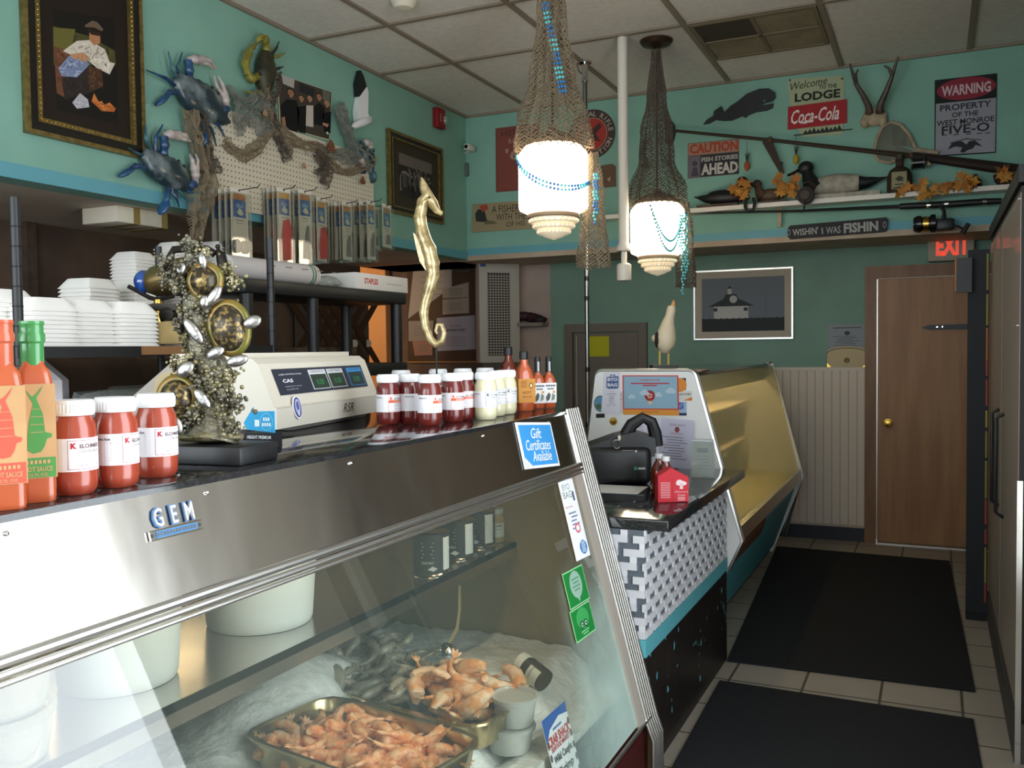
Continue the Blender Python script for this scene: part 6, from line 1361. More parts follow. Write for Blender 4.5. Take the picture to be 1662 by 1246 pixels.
m = MB(); m.tube([(q(258, 484)[0], 0, q(258, 484)[1]), (q(258, 500)[0], 0, q(258, 500)[1]), (q(257, 524)[0], 0, q(257, 524)[1])], [.012, .016, .02], 12, 'brass'); m.prism([q(236,502), q(240,494), q(256,490), q(300,492), q(306,502)], -.02, .02, 'dark_metal'); m.cyl((q(275, 508)[0], -.02, q(275, 508)[1]), (q(275, 508)[0], .02, q(275, 508)[1]), .022, n=16, m='dark_metal'); m.cyl((q(310, 500)[0], 0, q(310, 500)[1]), (q(310, 524)[0], 0, q(310, 524)[1]), .016, n=12, m='brass'); m.build('pillar', t)
m = MB(); m.tube([(q(*c)[0], 0, q(*c)[1]) for c in ((285,432),(279,415),(286,404),(310,402),(340,404),(352,412))], .012, 8, 'dark_metal'); m.build('handle', t)
m = MB(); m.tube([(q(*c)[0], 0, q(*c)[1]) for c in ((356,404),(362,415),(365,432),(362,450))], [.006, .016, .018, .012], 10, 'dark_metal'); m.ell((q(357, 400)[0], 0, q(357, 400)[1]), (.008, .008, .008), 'dark_metal'); m.build('finial', t)
m = MB(); m.tube([(q(322, 440)[0], 0, q(322, 440)[1]), (q(345, 452)[0], 0, q(345, 452)[1]), (q(360, 450)[0], 0, q(360, 450)[1])], .008, 8, 'dark_metal'); m.build('arm', t)
# clutter under the rack shelf
g = onX(195, 582, -2.25); t = thing('plastic_bag', 'clear plastic bag of blue and white packets on the lower rack shelf', 'bag', (-2.25, g.y, 1.25)); m = MB(); m.ell((0, 0, .06), (.10, .2, .06), 'clear_plastic', 14, 9, nz=.3, nsc=30); m.build('bag', t); m = MB()
for i in range(4): m.box((-.03, -.15+i*.08, .02), (.04, -.09+i*.08, .07), ['#9fb0c8', '#c8cfd8', '#7f95b5', '#d5d2cc'][i])
m.build('packets', t, 0)
g = onX(130, 590, -2.2); tag(MB().tube([(0, -.12, .02), (.03, 0, .035), (0, .12, .01)], .006, 8, 'chrome').build('whisk', None, loc=(-2.2, g.y, 1.25)), 'thin steel whisk handle on the lower rack shelf', 'whisk')
g = onX(310, 590, -2.3); tag(MB().rbox((-.2, -.18, 0), (.15, .2, .12), .01, '#5d554e').build('carton', None, loc=(-2.3, g.y, 1.25)), 'dark grey carton on the lower rack shelf', 'carton')
# black plastic shelving with tube and carton
t = thing('plastic_shelving', 'black plastic shelving unit with a poster tube and carton on top', 'shelving', (0, 0, 0)); x0, x1, y0, y1 = -3.12, -2.7, 3.1, 4.43
for z in (1.80, 1.41, .7):
    m = MB(); m.rbox((x0, y0, z-.065), (x1, y1, z), .012, 'black_plastic'); m.build('shelf', t)
for x in (x0+.04, x1-.04):
    for y in (y0+.05, y1-.05): MB().cyl((x, y, 0), (x, y, 1.74), .03, n=14, m='black_plastic').build('leg', t)
MB().cyl((x1-.04, 3.62, 1.41), (x1-.04, 3.62, 1.74), .028, n=14, m='black_plastic').build('leg', t)
A_, B_ = onX(365, 436, -2.80), onX(506, 441, -2.80); r = .052; t = thing('poster_tube', 'white mailing tube with green rings lying on the black shelving', 'tube', (-2.80, 0, 1.8005+r))
MB().cyl((0, A_.y, 0), (0, B_.y-.0, 0), r, n=28, m='#c9c4c4').build('tube', t); 
for d in (.03, .05): MB().cyl((0, B_.y-d-.008, 0), (0, B_.y-d, 0), r+.001, n=28, m='#2f7a4a').build('ring', t)
MB().cyl((0, B_.y, 0), (0, B_.y+.006, 0), r*.97, n=28, m='#d8d4d4').build('end_cap', t)
m = MB()
for i in range(5): m.rect(A_.y+.25+i*.12, .02, .05, .004, '#8a7a78', 0, T=Matrix.Translation((r+.0008, 0, 0)) @ Matrix.Rotation(PI/2, 4, 'Z'))
m.build('print', t, 0)
g0, g1 = onX(578, 464, -2.72), onX(662, 467, -2.72); P = Vector((-2.72, (g0.y+g1.y)/2, 1.801)); t = thing('carton', 'white STAPLES carton on top of the black shelving', 'carton', P, LR); hw = (g1.y-g0.y)/2
MB().rbox((-hw, 0, 0), (hw, .28, .085), .003, '#dcd8d4').build('box', t); MB().text('STAPLES', -hw*.45, .045, h=.03, w=.13, m='#b8322c', y=-.0008, off=.03).build('lettering', t, 0); MB().rect(hw*.45, .04, .16, .004, '#a8a4a0', -.0006).build('printed_line', t, 0)
g = onX(540, 455, -2.78); tag(MB().ell((0, 0, .03), (.07, .14, .032), 'clear_plastic', 14, 8, nz=.35, nsc=40).build('plastic_wrap', None, loc=(-2.84, g.y, 1.801)), 'crumpled clear plastic wrap between tube and carton on the black shelving', 'wrap')
# wooden lattice, studs, cream duct box
p = onX(545, 540, -4.44); t = thing('wooden_lattice', 'dark wooden lattice screen with pale gaps in the prep area', 'lattice', (-4.44, p.y, p.z), LR); m = MB(); s = .5
for i in range(-2, 3):
    for sg in (-1, 1): m.box((-.42, -.012 if sg > 0 else 0, -.03), (.42, 0 if sg > 0 else .012, .03), '#4a3424', T=Matrix.Translation((i*.17, 0, 0)) @ Matrix.Rotation(sg*PI/4, 4, 'Y'))
m.build('slats', t, 0); m = MB(); m.box((-.5, .013, -.5), (.5, .02, .5), '#5f5348'); m.build('backing', t, 0)
for px, py in ((575, 557), (597, 557)):
    q = onX(px, py, -4.41); m = MB(); m.prism([(-.035, -.03), (.02, -.03), (.04, 0), (.02, .03), (-.035, .03)], -.002, 0, '#d8cfc0'); tag(m.build('price_tag', None, 0, loc=(-4.40, q.y, q.z), rot=(0, 0, LR)), 'white paper tag pinned to the lattice, '+('left one' if px < 590 else 'right one beside the orange doorway'), 'tag')
m = MB()
for y in (2.0, 2.7, 3.4): m.box((-4.5, y, 0), (-4.46, y+.06, HZ), 'old_wood')
m.box((-4.5, 1.0, 1.75), (-4.45, 3.46, 1.8), 'old_wood'); o = m.build('trim_1', None, 0); struct(o)
p = onX(208, 330, -3.7); t = thing('duct_box', 'cream box with tan tape fixed under the soffit', 'box', (-3.7, p.y, HZ)); m = MB(); m.rbox((-.14, -.16, -.08), (.10, .16, -.001), .004, 'cream'); m.build('box', t)
for y in (-.06, .12): MB().box((-.141, y, -.0815), (.1015, y+.04, -.0005), '#8f7a48').build('tape', t, 0)
# warm bulb in the side room
l = bpy.data.lights.new('side_room_bulb', 'POINT'); l.energy = 24; l.color = (1, .72, .42); l.shadow_soft_size = .05; o = bpy.data.objects.new('side_room_bulb', l); o.location = (-5.0, 6.2, 1.95); COL.objects.link(o)
# ================================================================ inside the front case
mat('bucket_white', '#dfe6e4', .4); mat('shrimp_orange', '#e08a4c', .4, col2='#efbf94', scale=60, lo=.4, hi=.6, coat=.2); mat('shrimp_grey', '#a39a84', .35, col2='#7f7868', scale=50, coat=.3); mat('fish_meat', '#ecc9a4', .5, col2='#dc9458', scale=26, lo=.42, hi=.58)
mat('pale_shell', '#cfc6b4', .4, col2='#a89e88', scale=30)
def bucket(label, P, r=.135, h=.25):
    t = thing('plastic_bucket', label, 'bucket', P); MB().lathe([(0, 0), (r*.84, 0), (r*.87, .01), (r*.98, h-.03), (r*1.02, h-.028), (r*1.02, h-.018), (r*.99, h-.016), (r*1.0, h), (r*.97, h), (r*.95, h-.02), (r*.83, .012), (0, .012)], 40, 'bucket_white').build('body', t)
    MB().lathe([(r*1.0, h-.002), (r*1.03, h), (r*1.03, h+.01), (r*.96, h+.012), (r*.9, h+.004), (0, h+.004)], 40, 'bucket_white').build('lid', t); return t
bucket('white plastic bucket on the inner shelf, nearer the camera', (-1.545, 1.36, .801)); bucket('white plastic bucket on the inner shelf, second from the camera', (-1.545, 1.80, .801), .15, .26); mat('tub_pink', '#c9a896', .5, col2='#b8927e', scale=12)
def tub(label, z):
    t = thing('deli_tub', label, 'tub', (-1.43, 1.0, z)); r, h = .092, .085
    MB().lathe([(0, 0), (r*.86, 0), (r*.88, .004), (r*.98, h-.012), (r*1.04, h-.01), (r*1.04, h), (r*.95, h), (r*.9, h-.006), (0, h-.006)], 36, 'clear_plastic').build('tub_wall', t); MB().lathe([(0, .004), (r*.84, .004), (r*.92, h-.02), (0, h-.018)], 30, 'tub_pink').build('filling', t)
for i, w_ in enumerate(('bottom', 'middle', 'top')): tub('%s clear deli tub of pinkish filling in the stack on the inner shelf' % w_, .801+i*.087)
def can(label, px, py, rz, P=None):
    P = P or onZ(px, py, .8015); P.z = .8015; t = thing('crab_can', label, 'can', P, facing(P)+rz); r, h = .055, .125
    m = MB(); m.lathe([(0, 0), (r, 0), (r, h), (r*.93, h), (r*.93, h-.006), (0, h-.006)], 30, '#232526'); m.build('body', t, 40); m = MB(); m.lathe([(r+.001, -.001), (r+.0025, .002), (r, .004)], 30, 'chrome', T=Matrix.Translation((0, 0, .0015))); m.lathe([(r, h-.004), (r+.003, h-.001), (r-.002, h+.001)], 30, 'chrome'); m.build('rim', t)
    m = MB(); strip(m, .02, .055, .015, h-.012, '#d0d2cc', -.0008, 8)
    for i in range(7): m.rect(.037, .03+i*.012, .026, .002, '#5a5c5a', -.0012)
    for i in range(5): m.rect(-.03, .055+i*.011, .04-.008*(i % 2), .003, '#8a8c8a', -.0012)
    m.text('CRAB MEAT', -.03, .04, h=.008, w=.04, m='#b9bab5', y=-.0012); m.poly([(-.03, .02), (-.015, .03), (0, .022), (-.012, .014)], '#b9bab5', -.0012)
    wrap(m, r*1.003); m.build('label', t, 30); return t
can('black crab can on the inner shelf, nearest the buckets', 700, 928, .35); can('black crab can in the middle of the three cans', 743, 902, .1); can('black crab can touching the mason jars', 778, 884, .0)
def mason(label, px, py, rz=.3):
    P = onZ(px, py, .8015); P.z = .8015; t = thing('mustard_jar', label, 'jar', P, facing(P)+rz); r, h = .036, .125
    MB().lathe([(0, 0), (r*.95, 0), (r, .008), (r, .085), (r*.82, .098), (r*.8, .102)], 24, '#9c8a5c').build('filled_glass', t); MB().lathe([(r*.86, .1), (r*.88, .102), (r*.88, .118), (0, .12)], 24, '#b9bcba').build('lid', t)
    m = MB(); strip(m, -.03, .03, .02, .07, '#c2c4bc', -.0006, 10); m.text("KELCHNER'S", 0, .06, h=.007, w=.034, m='#33383a', y=-.001, off=.03); m.text('MUSTARD', 0, .048, h=.005, w=.026, m='#33383a', y=-.001)
    for i in range(4): m.rect(0, .04-i*.004, .03, .0015, '#6d716c', -.001)
    wrap(m, r*1.003); m.build('label', t, 30); return t
mason('mustard jar on the inner shelf, nearest the crab cans', 803, 878); mason('mustard jar between two others on the inner shelf', 823, 868); mason('mustard jar last in the row on the inner shelf', 841, 859); mason('mustard jar in the back row behind the crab cans', 765, 880, .5); mason('mustard jar in the back row beside the far wall of the case', 808, 852, .4)
def pan(label, c, rz, zr, dep=.075, lx=.265, ly=.16):
    t = thing('steel_pan', label, 'pan', (c[0], c[1], zr-dep), rz); m = MB(); n = 40
    def rr_(a, b, r, z):
        out = []
        for i in range(n):
            an = 2*PI*i/n; q = 7; ca, sa = math.cos(an), math.sin(an); kk = (abs(ca)**q+abs(sa)**q)**(-1/q); out.append((a*ca*kk, b*sa*kk, z))
        return out
    rings = [rr_(lx*.86, ly*.80, 0, .002), rr_(lx*.92, ly*.88, 0, .006), rr_(lx*.955, ly*.925, 0, dep-.004), rr_(lx*.965, ly*.94, 0, dep), rr_(lx, ly, 0, dep), rr_(lx*1.003, ly*1.005, 0, dep-.006), rr_(lx*.98, ly*.96, 0, dep-.004), rr_(lx*.93, ly*.89, 0, .001), rr_(lx*.86, ly*.80, 0, 0)]
    vs = [p for r in rings for p in r]; fs = [(j*n+i, (j+1)*n+i, (j+1)*n+(i+1) % n, j*n+(i+1) % n) for j in range(len(rings)-1) for i in range(n)]; fs = [f[::-1] for f in fs]; fs += [tuple(range(n)), tuple(reversed(range((len(rings)-1)*n, len(rings)*n)))]
    m.add(vs, fs, 'pan_steel'); m.build('tray', t, 50); return t
mat('pan_steel', '#c9b78c', .22, 1)
pc1, pr1 = (-1.245, 1.80), -.16; pc2, pr2 = (-1.27, 2.19), -.16
pan('steel pan full of orange cooked shrimp', pc1, pr1, .555); pan('steel pan of grey shrimp and orange fish pieces behind the shrimp pan', pc2, pr2, .53)
def shrimp_mesh(seed, col, L_=.06, name='shrimp'):
    rr = random.Random(seed); m = MB(); n = 12; arc = rr.uniform(2.4, 3.6); pts = []; R = []
    for i in range(n+1):
        a = -arc/2+arc*i/n; Rr = L_/arc*1.25; pts.append((Rr*math.sin(a), Rr*math.cos(a)-Rr*.6, .002*math.sin(i))); f = i/n
        R.append(L_*.15*(.55+.45*math.sin(PI*min(1, f*1.3)))*(1-.65*max(0, f-.4)/.6)*(1.06 if i % 2 else .96))
    m.tube(pts, R, 8, col); e = Vector(pts[-1]); d = (e-Vector(pts[-2])).normalized()
    for s in (-.5, 0, .5): u = Matrix.Rotation(s, 3, 'Z') @ d; m.ell(e+u*L_*.12, (L_*.05, L_*.05, L_*.13), col, 6, 5, T=None) if False else m.tube([e, e+u*L_*.12, e+u*L_*.22], [L_*.02, L_*.05, L_*.01], 6, col, flat=(1, .4))
    return m
def heap(protos, name, cat, spots, labels, group, z0, h, pc, pr, lx, ly, n, seed, scale=(.9, 1.15)):
    rr = random.Random(seed); R2 = Matrix.Rotation(pr, 3, 'Z'); out = []
    for i in range(n):
        fx_, fy_ = rr.uniform(-1, 1), rr.uniform(-1, 1); 
        p = R2 @ Vector((fx_*lx, fy_*ly, 0)); lay = h*(1-.45*(fx_*fx_+fy_*fy_)/2)*(i/n)
        o = protos[i % len(protos)].copy(); COL.objects.link(o); o.location = (pc[0]+p.x, pc[1]+p.y, z0+lay); s = rr.uniform(*scale); o.scale = (s, s, s)
        o.rotation_euler = (rr.uniform(-.6, .6), rr.uniform(-.6, .6), rr.uniform(0, 6.28)); tag(o, labels, cat, group); out.append(o)
    return out
def protos(col, k, L_, seed, name):
    r = []
    for i in range(k): o = shrimp_mesh(seed+i, col, L_).build(name, None, 60); r.append(o)
    return r
def drop(ps):
    for o in ps: bpy.data.objects.remove(o)
ps = protos('shrimp_orange', 4, .11, 1, 'shrimp'); heap(ps, 'shrimp', 'shrimp', None, 'orange cooked shrimp heaped in the front steel pan', 'cooked shrimp in the front pan', .492, .06, pc1, pr1, .205, .115, 100, 2); drop(ps)
ps = protos('shrimp_grey', 4, .1, 11, 'shrimp'); heap(ps, 'shrimp', 'shrimp', None, 'grey raw shrimp at the back of the second steel pan', 'raw shrimp in the second pan', .485, .085, (-1.40, 2.24), pr2, .13, .16, 70, 5); 
heap(ps, 'shrimp', 'shrimp', None, 'pale raw shrimp lying on the ice behind the pans', 'raw shrimp on the ice', .52, .07, (-1.60, 2.22), 0, .10, .24, 44, 8); drop(ps)
# orange and white fish pieces
def piece_mesh(seed):
    rr = random.Random(seed); m = MB(); m.tube([(-.06, 0, 0), (-.025, .012, .02), (.01, -.006, .012), (.045, .01, .026), (.065, .02, .0)], [.012, .028, .034, .026, .008], 12, 'fish_meat', flat=(1.1, .6))
    m.v = [v+Vector((noise.noise(v*40+Vector((seed, 0, 0))), noise.noise(v*40+Vector((0, seed, 5))), noise.noise(v*35+Vector((9, 0, seed)))))*.009 for v in m.v]; return m
ps = [piece_mesh(1).build('fish_piece', None, 70)]+protos('fish_meat', 3, .16, 41, 'fish_piece')
heap(ps, 'fish_piece', 'fish', None, 'orange and white fish pieces heaped at the front of the second pan', 'fish pieces in the second pan', .50, .10, (-1.18, 2.19), pr2, .11, .11, 40, 6, (.65, 1.0)); drop(ps)
# deli cups
def cup(label, P, r, h, fill=True):
    t = thing('deli_cup', label, 'cup', P); MB().lathe([(0, 0), (r*.8, 0), (r*.82, .004), (r*.97, h-.008), (r*1.04, h-.006), (r*1.04, h), (r*.95, h), (r*.8, .006), (0, .005)], 32, 'deli_plastic').build('cup_wall', t); MB().lathe([(r*.98, h-.001), (r*1.06, h+.001), (r*1.06, h+.005), (r*.95, h+.006), (r*.9, h+.002), (0, h+.002)], 32, 'deli_plastic').build('lid', t)
    m = MB(); rr = random.Random(3)
    for i in range(26): a = rr.uniform(0, 6.28); q = rr.uniform(0, .68)*r; m.ell((q*math.cos(a), q*math.sin(a), rr.uniform(.014, h-.02)), (.013, .011, .008), 'pale_shell', 8, 6, nz=.3, nsc=30, seed=i)
    m.build('filling', t); return t
g = onZ(836, 1172, .475); cup('clear deli cup stacked on another cup among the ice', (g.x, g.y, .475), .060, .072)
cup('clear deli cup sunk in the ice under the stacked cup', (g.x-.01, g.y-.012, .408), .066, .062)
cup('clear deli cup of pale dip at the left bottom of the case', (-1.10, 1.05, .53), .075, .06)
g = onX(885, 1106, -1.06); t = thing('spice_jar', 'jar with a cream lid lying on its side in the ice', 'jar', g); t.rotation_euler = Vector((-.75, .25, .3)).to_track_quat('Z', 'Y').to_euler(); r = .034
MB().lathe([(0, 0), (r, .002), (r, .075), (r*.9, .085)], 24, '#3d2f22').build('filled_glass', t); MB().lathe([(r*.97, .082), (r, .085), (r, .108), (0, .11)], 24, 'cream').build('lid', t)
m = MB(); strip(m, -.09, .09, .012, .055, '#d8d2bc', -.0006, 24); m.text('SEASONING', 0, .042, h=.007, w=.04, m='#4a4438', y=-.001)
for i in range(4): m.rect(0, .035-i*.005, .04, .0015, '#6d6658', -.001)
m.text('SEASONING', .07, .042, h=.007, w=.04, m='#4a4438', y=-.001); m.text('SEASONING', -.07, .042, h=.007, w=.04, m='#4a4438', y=-.001); wrap(m, r*1.003); m.build('label', t, 30)
g = onX(742, 1020, -1.45); t = thing('scoop', 'long pale handled scoop standing in the ice', 'scoop', g); g2 = onX(746, 950, -1.47)-g; g3 = onX(728, 1046, -1.45)-g
MB().tube([g2, g2*.4+Vector((0, .01, 0)), (0, 0, 0), g3], [.006, .006, .007, .006], 8, '#b8a070', flat=(1.6, .5)).build('handle', t); MB().ell(g3+Vector((0, -.01, -.02)), (.03, .03, .03), 'chrome', 12, 8).build('bowl', t)

# ================================================================ on the granite counter and the second case
e5 = lambda x, y: onY(940+x/5.932, 590+y/5.932, Y0-.001)
def sticker(name, label, cat, cpt, draw, lift=.001):
    P = e5(*cpt); t = thing(name, label, cat, (P.x, Y0-lift, P.z)); g = lambda q: (e5(*q).x-P.x, e5(*q).z-P.z); m = MB(); draw(m, g, lambda pts: [g(q) for q in pts]); m.build('print', t, 0); return t
def d1(m, g, A):
    m.prism(A([(420,112),(955,112),(965,500),(425,488)]), -.002, 0, '#c8453c'); m.poly(A([(432,122),(945,122),(950,432),(435,430)]), '#8fb0c4', -.0026); m.poly(A([(425,440),(962,444),(965,500),(425,488)]), '#dc9440', -.0026)
    quadtext(m, 'CONGRATULATIONS!', g, (585,166), (780,166), (585,150), '#b8384a', -.003, off=.02); m.poly(A([(500,184),(870,184),(870,196),(500,196)]), '#b8384a', -.003); m.poly(A([(615,204),(750,204),(750,215),(615,215)]), '#b8384a', -.003)
    cx, cz = g((683, 308)); r = abs(g((733, 308))[0]-cx); m.circ(cx, cz, r, r, '#8f2a2c', -.003); m.circ(cx, cz, r*.8, r*.8, '#a83a38', -.0032)
    for k in range(5): a = k*1.256+.6; m.circ(cx+r*.34*math.cos(a), cz+r*.34*math.sin(a), r*.17, r*.12, '#f0e6e0', -.0036, 10)
    m.poly(A([(665,358),(705,358),(700,388),(675,388)]), '#e8c08a', -.003)
    for x, y, s in ((510,318,1), (630,280,1.2), (765,300,1), (885,262,1.3)):
        for dx, dy, rr_ in ((-18, 4, .010), (0, -4, .014), (18, 4, .010)): c = g((x+dx*s, y+dy)); m.circ(*c, rr_*s, rr_*.8*s, '#b5c8d4', -.00285-.00003*(dx+18), 12)
    m.poly(A([(600,458),(770,458),(770,468),(600,468)]), '#c0702c', -.003)
sticker('congratulations_poster', 'blue and red framed congratulations poster on the white end panel', 'poster', (690, 300), d1, .003)
def d2(m, g, A):
    m.prism(A([(238,82),(398,78),(390,500),(212,478)]), -.001, 0, '#d9d8e2'); m.poly(A([(265,128),(380,120),(380,230),(365,240),(280,242),(262,228)]), '#4f6390', -.0016); m.poly(A([(295,128),(300,106),(345,104),(350,124),(340,124),(336,112),(308,114),(304,128)]), '#4f6390', -.0016)
    quadtext(m, 'BYO', g, (275,170), (372,168), (275,136), '#d9d8e2', -.002, off=.04); quadtext(m, 'BAG', g, (275,220), (370,220), (275,188), '#d9d8e2', -.002, off=.04)
    for i, (s, c) in enumerate((('starting', '#b08a9a'), ('LOWERS', '#4a4a55'), ('COST', '#33333c'), ('PER', '#33333c'), ('BAG 5c', '#33333c'), ('each', '#6a6a74'), ('JULY 1 2019', '#55555e'))): quadtext(m, s, g, (270 if i in (1, 6) else 290, 278+i*22), (358 if i in (1, 6) else 338, 276+i*22), (290, 264+i*22), c, -.0016)
sticker('bag_flyer', 'white BYO BAG flyer at the left of the white end panel', 'flyer', (310, 280), d2)
sticker('handwritten_note', 'strip of paper with handwriting between flyer and poster', 'note', (400, 320), lambda m, g, A: (m.prism(A([(380,270),(422,270),(422,480),(384,480)]), -.0008, 0, '#cfcdd2'), quadtext(m, 'Fr', g, (386,310), (414,308), (386,292), '#4a4a50', -.0012, shear=.2), quadtext(m, 'To', g, (386,350), (414,348), (386,334), '#4a4a50', -.0012, shear=.2)), .0005)
sticker('card_logo', 'dark blue and orange square card sticker right of the poster', 'sticker', (990, 195), lambda m, g, A: (m.prism(A([(950,138),(1028,138),(1028,255),(950,255)]), -.0008, 0, '#1f2a48'), m.circ(*g((968, 205)), .034, .034, '#d98a3c', -.0012)), .0006)
def d3(m, g, A): m.prism(A([(950,268),(1088,262),(1088,355),(950,358)]), -.0008, 0, '#d5d2cc'); quadtext(m, 'DISCOVER', g, (955,305), (1076,303), (955,286), '#4a463f', -.0012, off=.02); m.poly(A([(1000,356),(1088,322),(1088,356)]), '#d97a2c', -.0012)
sticker('card_logo', 'white DISCOVER card sticker with an orange corner', 'sticker', (1020, 310), d3, .0006)
def d4(m, g, A): m.prism(A([(945,366),(1035,366),(1035,500),(945,500)]), -.0008, 0, '#9fb4d0'); quadtext(m, 'VISA', g, (948,442), (1008,442), (948,372), '#1f3a9c', -.0012, off=.03, shear=.2); m.poly(A([(945,475),(1035,475),(1035,500),(945,500)]), '#2a3558', -.0012)
sticker('card_logo', 'pale blue VISA card sticker below the DISCOVER sticker', 'sticker', (990, 433), d4, .0006)
def d5(m, g, A): r = abs(g((240, 385))[0]-g((190, 385))[0]); m.circ(0, 0, r*1.25, r*1.5, '#55604f', -.0006); m.circ(0, 0, r*1.1, r*1.35, '#5f8fb0', -.001); m.poly([(-r, -.3*r), (-.3*r, 0), (.5*r, -.2*r), (r, -.35*r), (.6*r, -r), (-.6*r, -r)], '#4f6a48', -.0014)
sticker('round_sticker', 'round blue landscape sticker at the left edge of the white end panel', 'sticker', (205, 385), d5, .0005)
sticker('dark_sticker', 'small dark rectangular sticker below the round sticker', 'sticker', (203, 500), lambda m, g, A: m.prism(A([(162,482),(246,480),(246,520),(162,522)]), -.0008, 0, '#2b2a2c'), .0005)
P = e5(328, 556); tag(MB().lathe([(.0, .006), (.017, .005), (.02, 0)], 20, 'brass', T=Matrix.Translation((P.x, Y0-.0005, P.z)) @ Matrix.Rotation(PI/2, 4, 'X')).build('lock_cylinder', None), 'round brass lock on the white end panel', 'lock')
# black bag with handle
P = onZ(1000, 786, .903); P = Vector((P.x, P.y, .903)); t, q, k = camthing('black_bag', 'black carry bag with a looped handle and key ring on the granite counter', 'bag', 1000, 790, P, YAW-.05)
m = MB(); vs_ = []; m.rbox((q(946, 0)[0], -.02, 0), (q(1058, 0)[0], .2, .16), .03, 'black_plastic', seg=3); b = m.build('body', t)
m = MB(); m.prism([q(946,745), q(955,728), q(1000,712), q(1030,705), q(1064,715), q(1066,745)], .0, .19, 'black_plastic'); m.build('flap', t, 0)
m = MB(); m.tube([(q(*c)[0], .06, q(*c)[1]) for c in ((1018,712),(1028,694),(1046,683),(1060,690),(1066,708),(1068,730))], [.03, .028, .024, .026, .028, .03], 10, 'black_plastic'); m.build('handle', t)
m = MB(); cx, cz = q(1001, 723); m.tube([(cx+.016*math.cos(a), -.024, cz+.018*math.sin(a)) for a in [2*PI*i/20 for i in range(21)]], .002, 6, 'chrome'); m.ell((q(1005, 713)[0], -.024, q(1005, 713)[1]), (.007, .004, .012), 'cream', 8, 6); m.build('key_ring', t)
m = MB(); m.rect(*q(1031, 763), .012, .014, '#2f8f6a', -.0206); m.rect(*q(1041, 763), .03, .008, '#b8c0c0', -.0206); m.rect(*q(1019, 734), .05, .003, '#9a9a9a', -.0206); m.circ(*q(1032, 735), .005, .005, 'chrome', -.021, 10); m.build('print', t, 0)
# menus leaning on the end panel
for i in range(6):
    P = e5(770+i*36, 760); mat_ = ['#cfcde0', '#d8d6e6', '#c5c3d8'][i % 3]; t = thing('menu', 'printed paper menu leaning on the white end panel, '+('frontmost and fully visible' if i == 5 else 'fanned behind the front one'), 'menu', (P.x, Y0-.035-.006*i, .903), group=None if i == 5 else 'fanned menus')
    t.rotation_euler = (-.10, -.10+.03*i, 0); hh = e5(900, 545).z-.905; w_ = .155; m = MB(); m.box((-w_/2, -.0008, .0), (w_/2, 0, hh+.012-abs(5-i)*.006), mat_)
    if i == 5:
        m.text('CRAB SHACK', 0, hh*.93, h=.012, w=.08, m='#8a6a70', y=-.0012); m.circ(0, hh*.83, .012, .014, '#8f4a4a', -.0012, 12); m.text('SEAFOOD MARKET', 0, hh*.74, h=.008, w=.06, m='#a85a5a', y=-.0012)
        for j in range(9): m.rect(-.02+.012*(j % 3), hh*(.66-.058*j), .10-.02*(j % 2), .003, '#6a6878', -.0012)
    m.build('sheet', t, 0)
P = onZ(1140, 775, .903); t = thing('card_holder', 'clear acrylic holder with price cards at the end of the counter', 'card holder', (P.x, P.y, .903), YAW-.45)
m = MB(); m.box((-.05, -.002, 0), (.05, .0, .16), 'clear_plastic'); m.box((-.05, .022, 0), (.05, .024, .17), 'clear_plastic'); m.box((-.05, 0, 0), (.05, .022, .003), 'clear_plastic'); m.build('holder', t, 0)
m = MB(); m.box((-.045, .004, .004), (.045, .018, .165), '#d5d3d8'); m.rect(0, .12, .05, .02, '#5f6a90', .0036); 
for j in range(5): m.rect(0, .095-j*.014, .05, .004, '#8a90a8', .0036)
m.build('cards', t, 0)
# juice jugs and red carton
for px, py, lb in ((1070, 800, 'dark red juice jug nearer the black bag'), (1081, 806, 'dark red juice jug with a white cap, nearer the red carton')):
    P = onZ(px, py, .903); P.z = .903; t = thing('juice_jug', lb, 'jug', P, YAW); MB().lathe([(0, 0), (.030, 0), (.033, .008), (.033, .085), (.022, .115), (.013, .13), (.013, .142)], 20, 'amber', sq=3.5).build('filled_glass', t); MB().lathe([(.015, .138), (.016, .14), (.016, .156), (0, .157)], 16, 'lid_white').build('cap', t)
    MB().tube([(.03, -.005, .10), (.045, -.005, .098), (.045, -.005, .06), (.032, -.005, .05)], .005, 6, 'amber').build('handle', t)
P = onZ(1094, 815, .903); P.z = .903; t, q, k = camthing('juice_carton', 'red gable shaped juice carton with a white tree print on the counter', 'carton', 1094, 815, P, YAW)
m = MB(); m.prism([q(1068,815), q(1068,772), q(1090,759), q(1118,774), q(1118,814)], 0, .07, '#cc2f3c'); m.build('box', t, 0); m = MB(); y = -.0008
m.rect(*q(1080, 795), 15*k, 26*k, '#e0848a', y)
for j in range(6): m.rect(*q(1080, 785+j*4), 13*k, 1.2*k, '#b83a44', y-.0004)
c = q(1106, 784); m.circ(c[0], c[1], 9*k, 4*k, '#f2d8da', y, 16); m.circ(c[0]-3*k, c[1]+3*k, 5*k, 3*k, '#f2d8da', y-.0002, 12); m.poly([q(1105,784), q(1108,784), q(1109,793), q(1103,793)], '#f2d8da', y); m.text("Cherry's", *q(1106, 798), h=3.6*k, w=22*k, m='#f2d8da', y=y, shear=.2); m.text('Crest', *q(1106, 803), h=3*k, w=12*k, m='#f2d8da', y=y)
for j in range(3): m.rect(*q(1106, 807+j*2.2), 12*k, .8*k, '#f2d8da', y)
m.rect(*q(1092, 795), .6*k, 40*k, '#a8202c', y); m.build('print', t, 0)
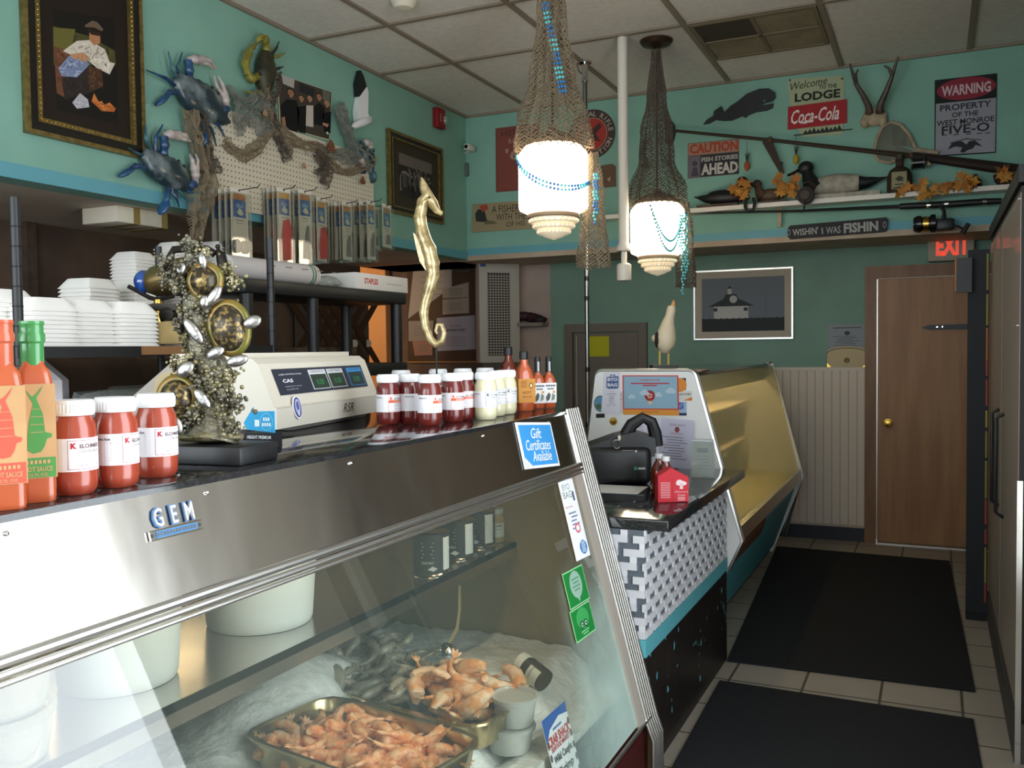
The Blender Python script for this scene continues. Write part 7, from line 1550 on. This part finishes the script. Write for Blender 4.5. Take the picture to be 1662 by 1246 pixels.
Q = [onZ(*c, .903) for c in ((968,786),(1052,790),(1035,802),(966,799))]; c0 = sum(Q, Vector())/4; m = MB(); m.add([(v.x-c0.x, v.y-c0.y, 0) for v in Q]+[(v.x-c0.x, v.y-c0.y, .0012) for v in Q], [(0,1,2,3),(7,6,5,4),(0,4,5,1),(1,5,6,2),(2,6,7,3),(3,7,4,0)], 'paper'); tag(m.build('paper_sheet', None, 0, loc=(c0.x, c0.y, .9032)), 'loose white paper lying flat on the granite counter', 'paper')
# gull figurine on a black block, card on the second case
P = onZ(1078, 604, 1.3525); k = fwd(P)/F; t, q, k = camthing('gull_figurine', 'carved white gull looking up, on a black block on the second case', 'gull', 1078, 603, Vector((P.x, P.y, 1.3525)))
MB().box((q(1057, 0)[0], -.05, 0), (q(1099, 0)[0], .06, 12*k), 'black_plastic').build('block', t, 0)
B_ = [(1080,572,6),(1080,560,15),(1081,548,17),(1083,535,14),(1085,522,10),(1088,512,7.5),(1090,502,7.5),(1091,496,6)]
mat('gull_cream', '#d8c6a8', .5); m = MB(); m.tube([(q(x, y)[0], 0, q(x, y)[1]) for x, y, r in B_], [r*k for x, y, r in B_], 14, 'gull_cream'); m.build('body', t, 60)
m = MB(); m.tube([(q(1091, 500)[0], 0, q(1091, 500)[1]), (q(1094, 492)[0], 0, q(1094, 492)[1]), (q(1094, 486)[0], 0, q(1094, 486)[1])], [5*k, 3*k, .8*k], 10, '#d09a5a'); m.build('beak', t)
m = MB(); m.ell((q(1068, 550)[0], .01, q(1068, 550)[1]), (5*k, 14*k, 14*k), '#3a332c', 10, 8, T=None); m.build('wing', t); MB().ell((q(1064, 548)[0], .03, q(1064, 548)[1]), (5*k, 8*k, 6*k), 'gull_cream', 10, 8).build('tail', t)
for x in (1071, 1085): MB().cyl((q(x, 0)[0], 0, 12*k), (q(x, 0)[0], 0, q(0, 568)[1]), 1.6*k, n=8, m='#d8b060').build('leg', t)
P = onZ(1150, 622, 1.3525); m = MB(); m.box((-.12, -.16, 0), (.12, .16, .004), '#b59a8c'); tag(m.build('paper_sheet', None, 0, loc=(-1.2, 4.72, 1.3528), rot=(0, 0, .1)), 'pinkish sheet lying on top of the second display case', 'paper')
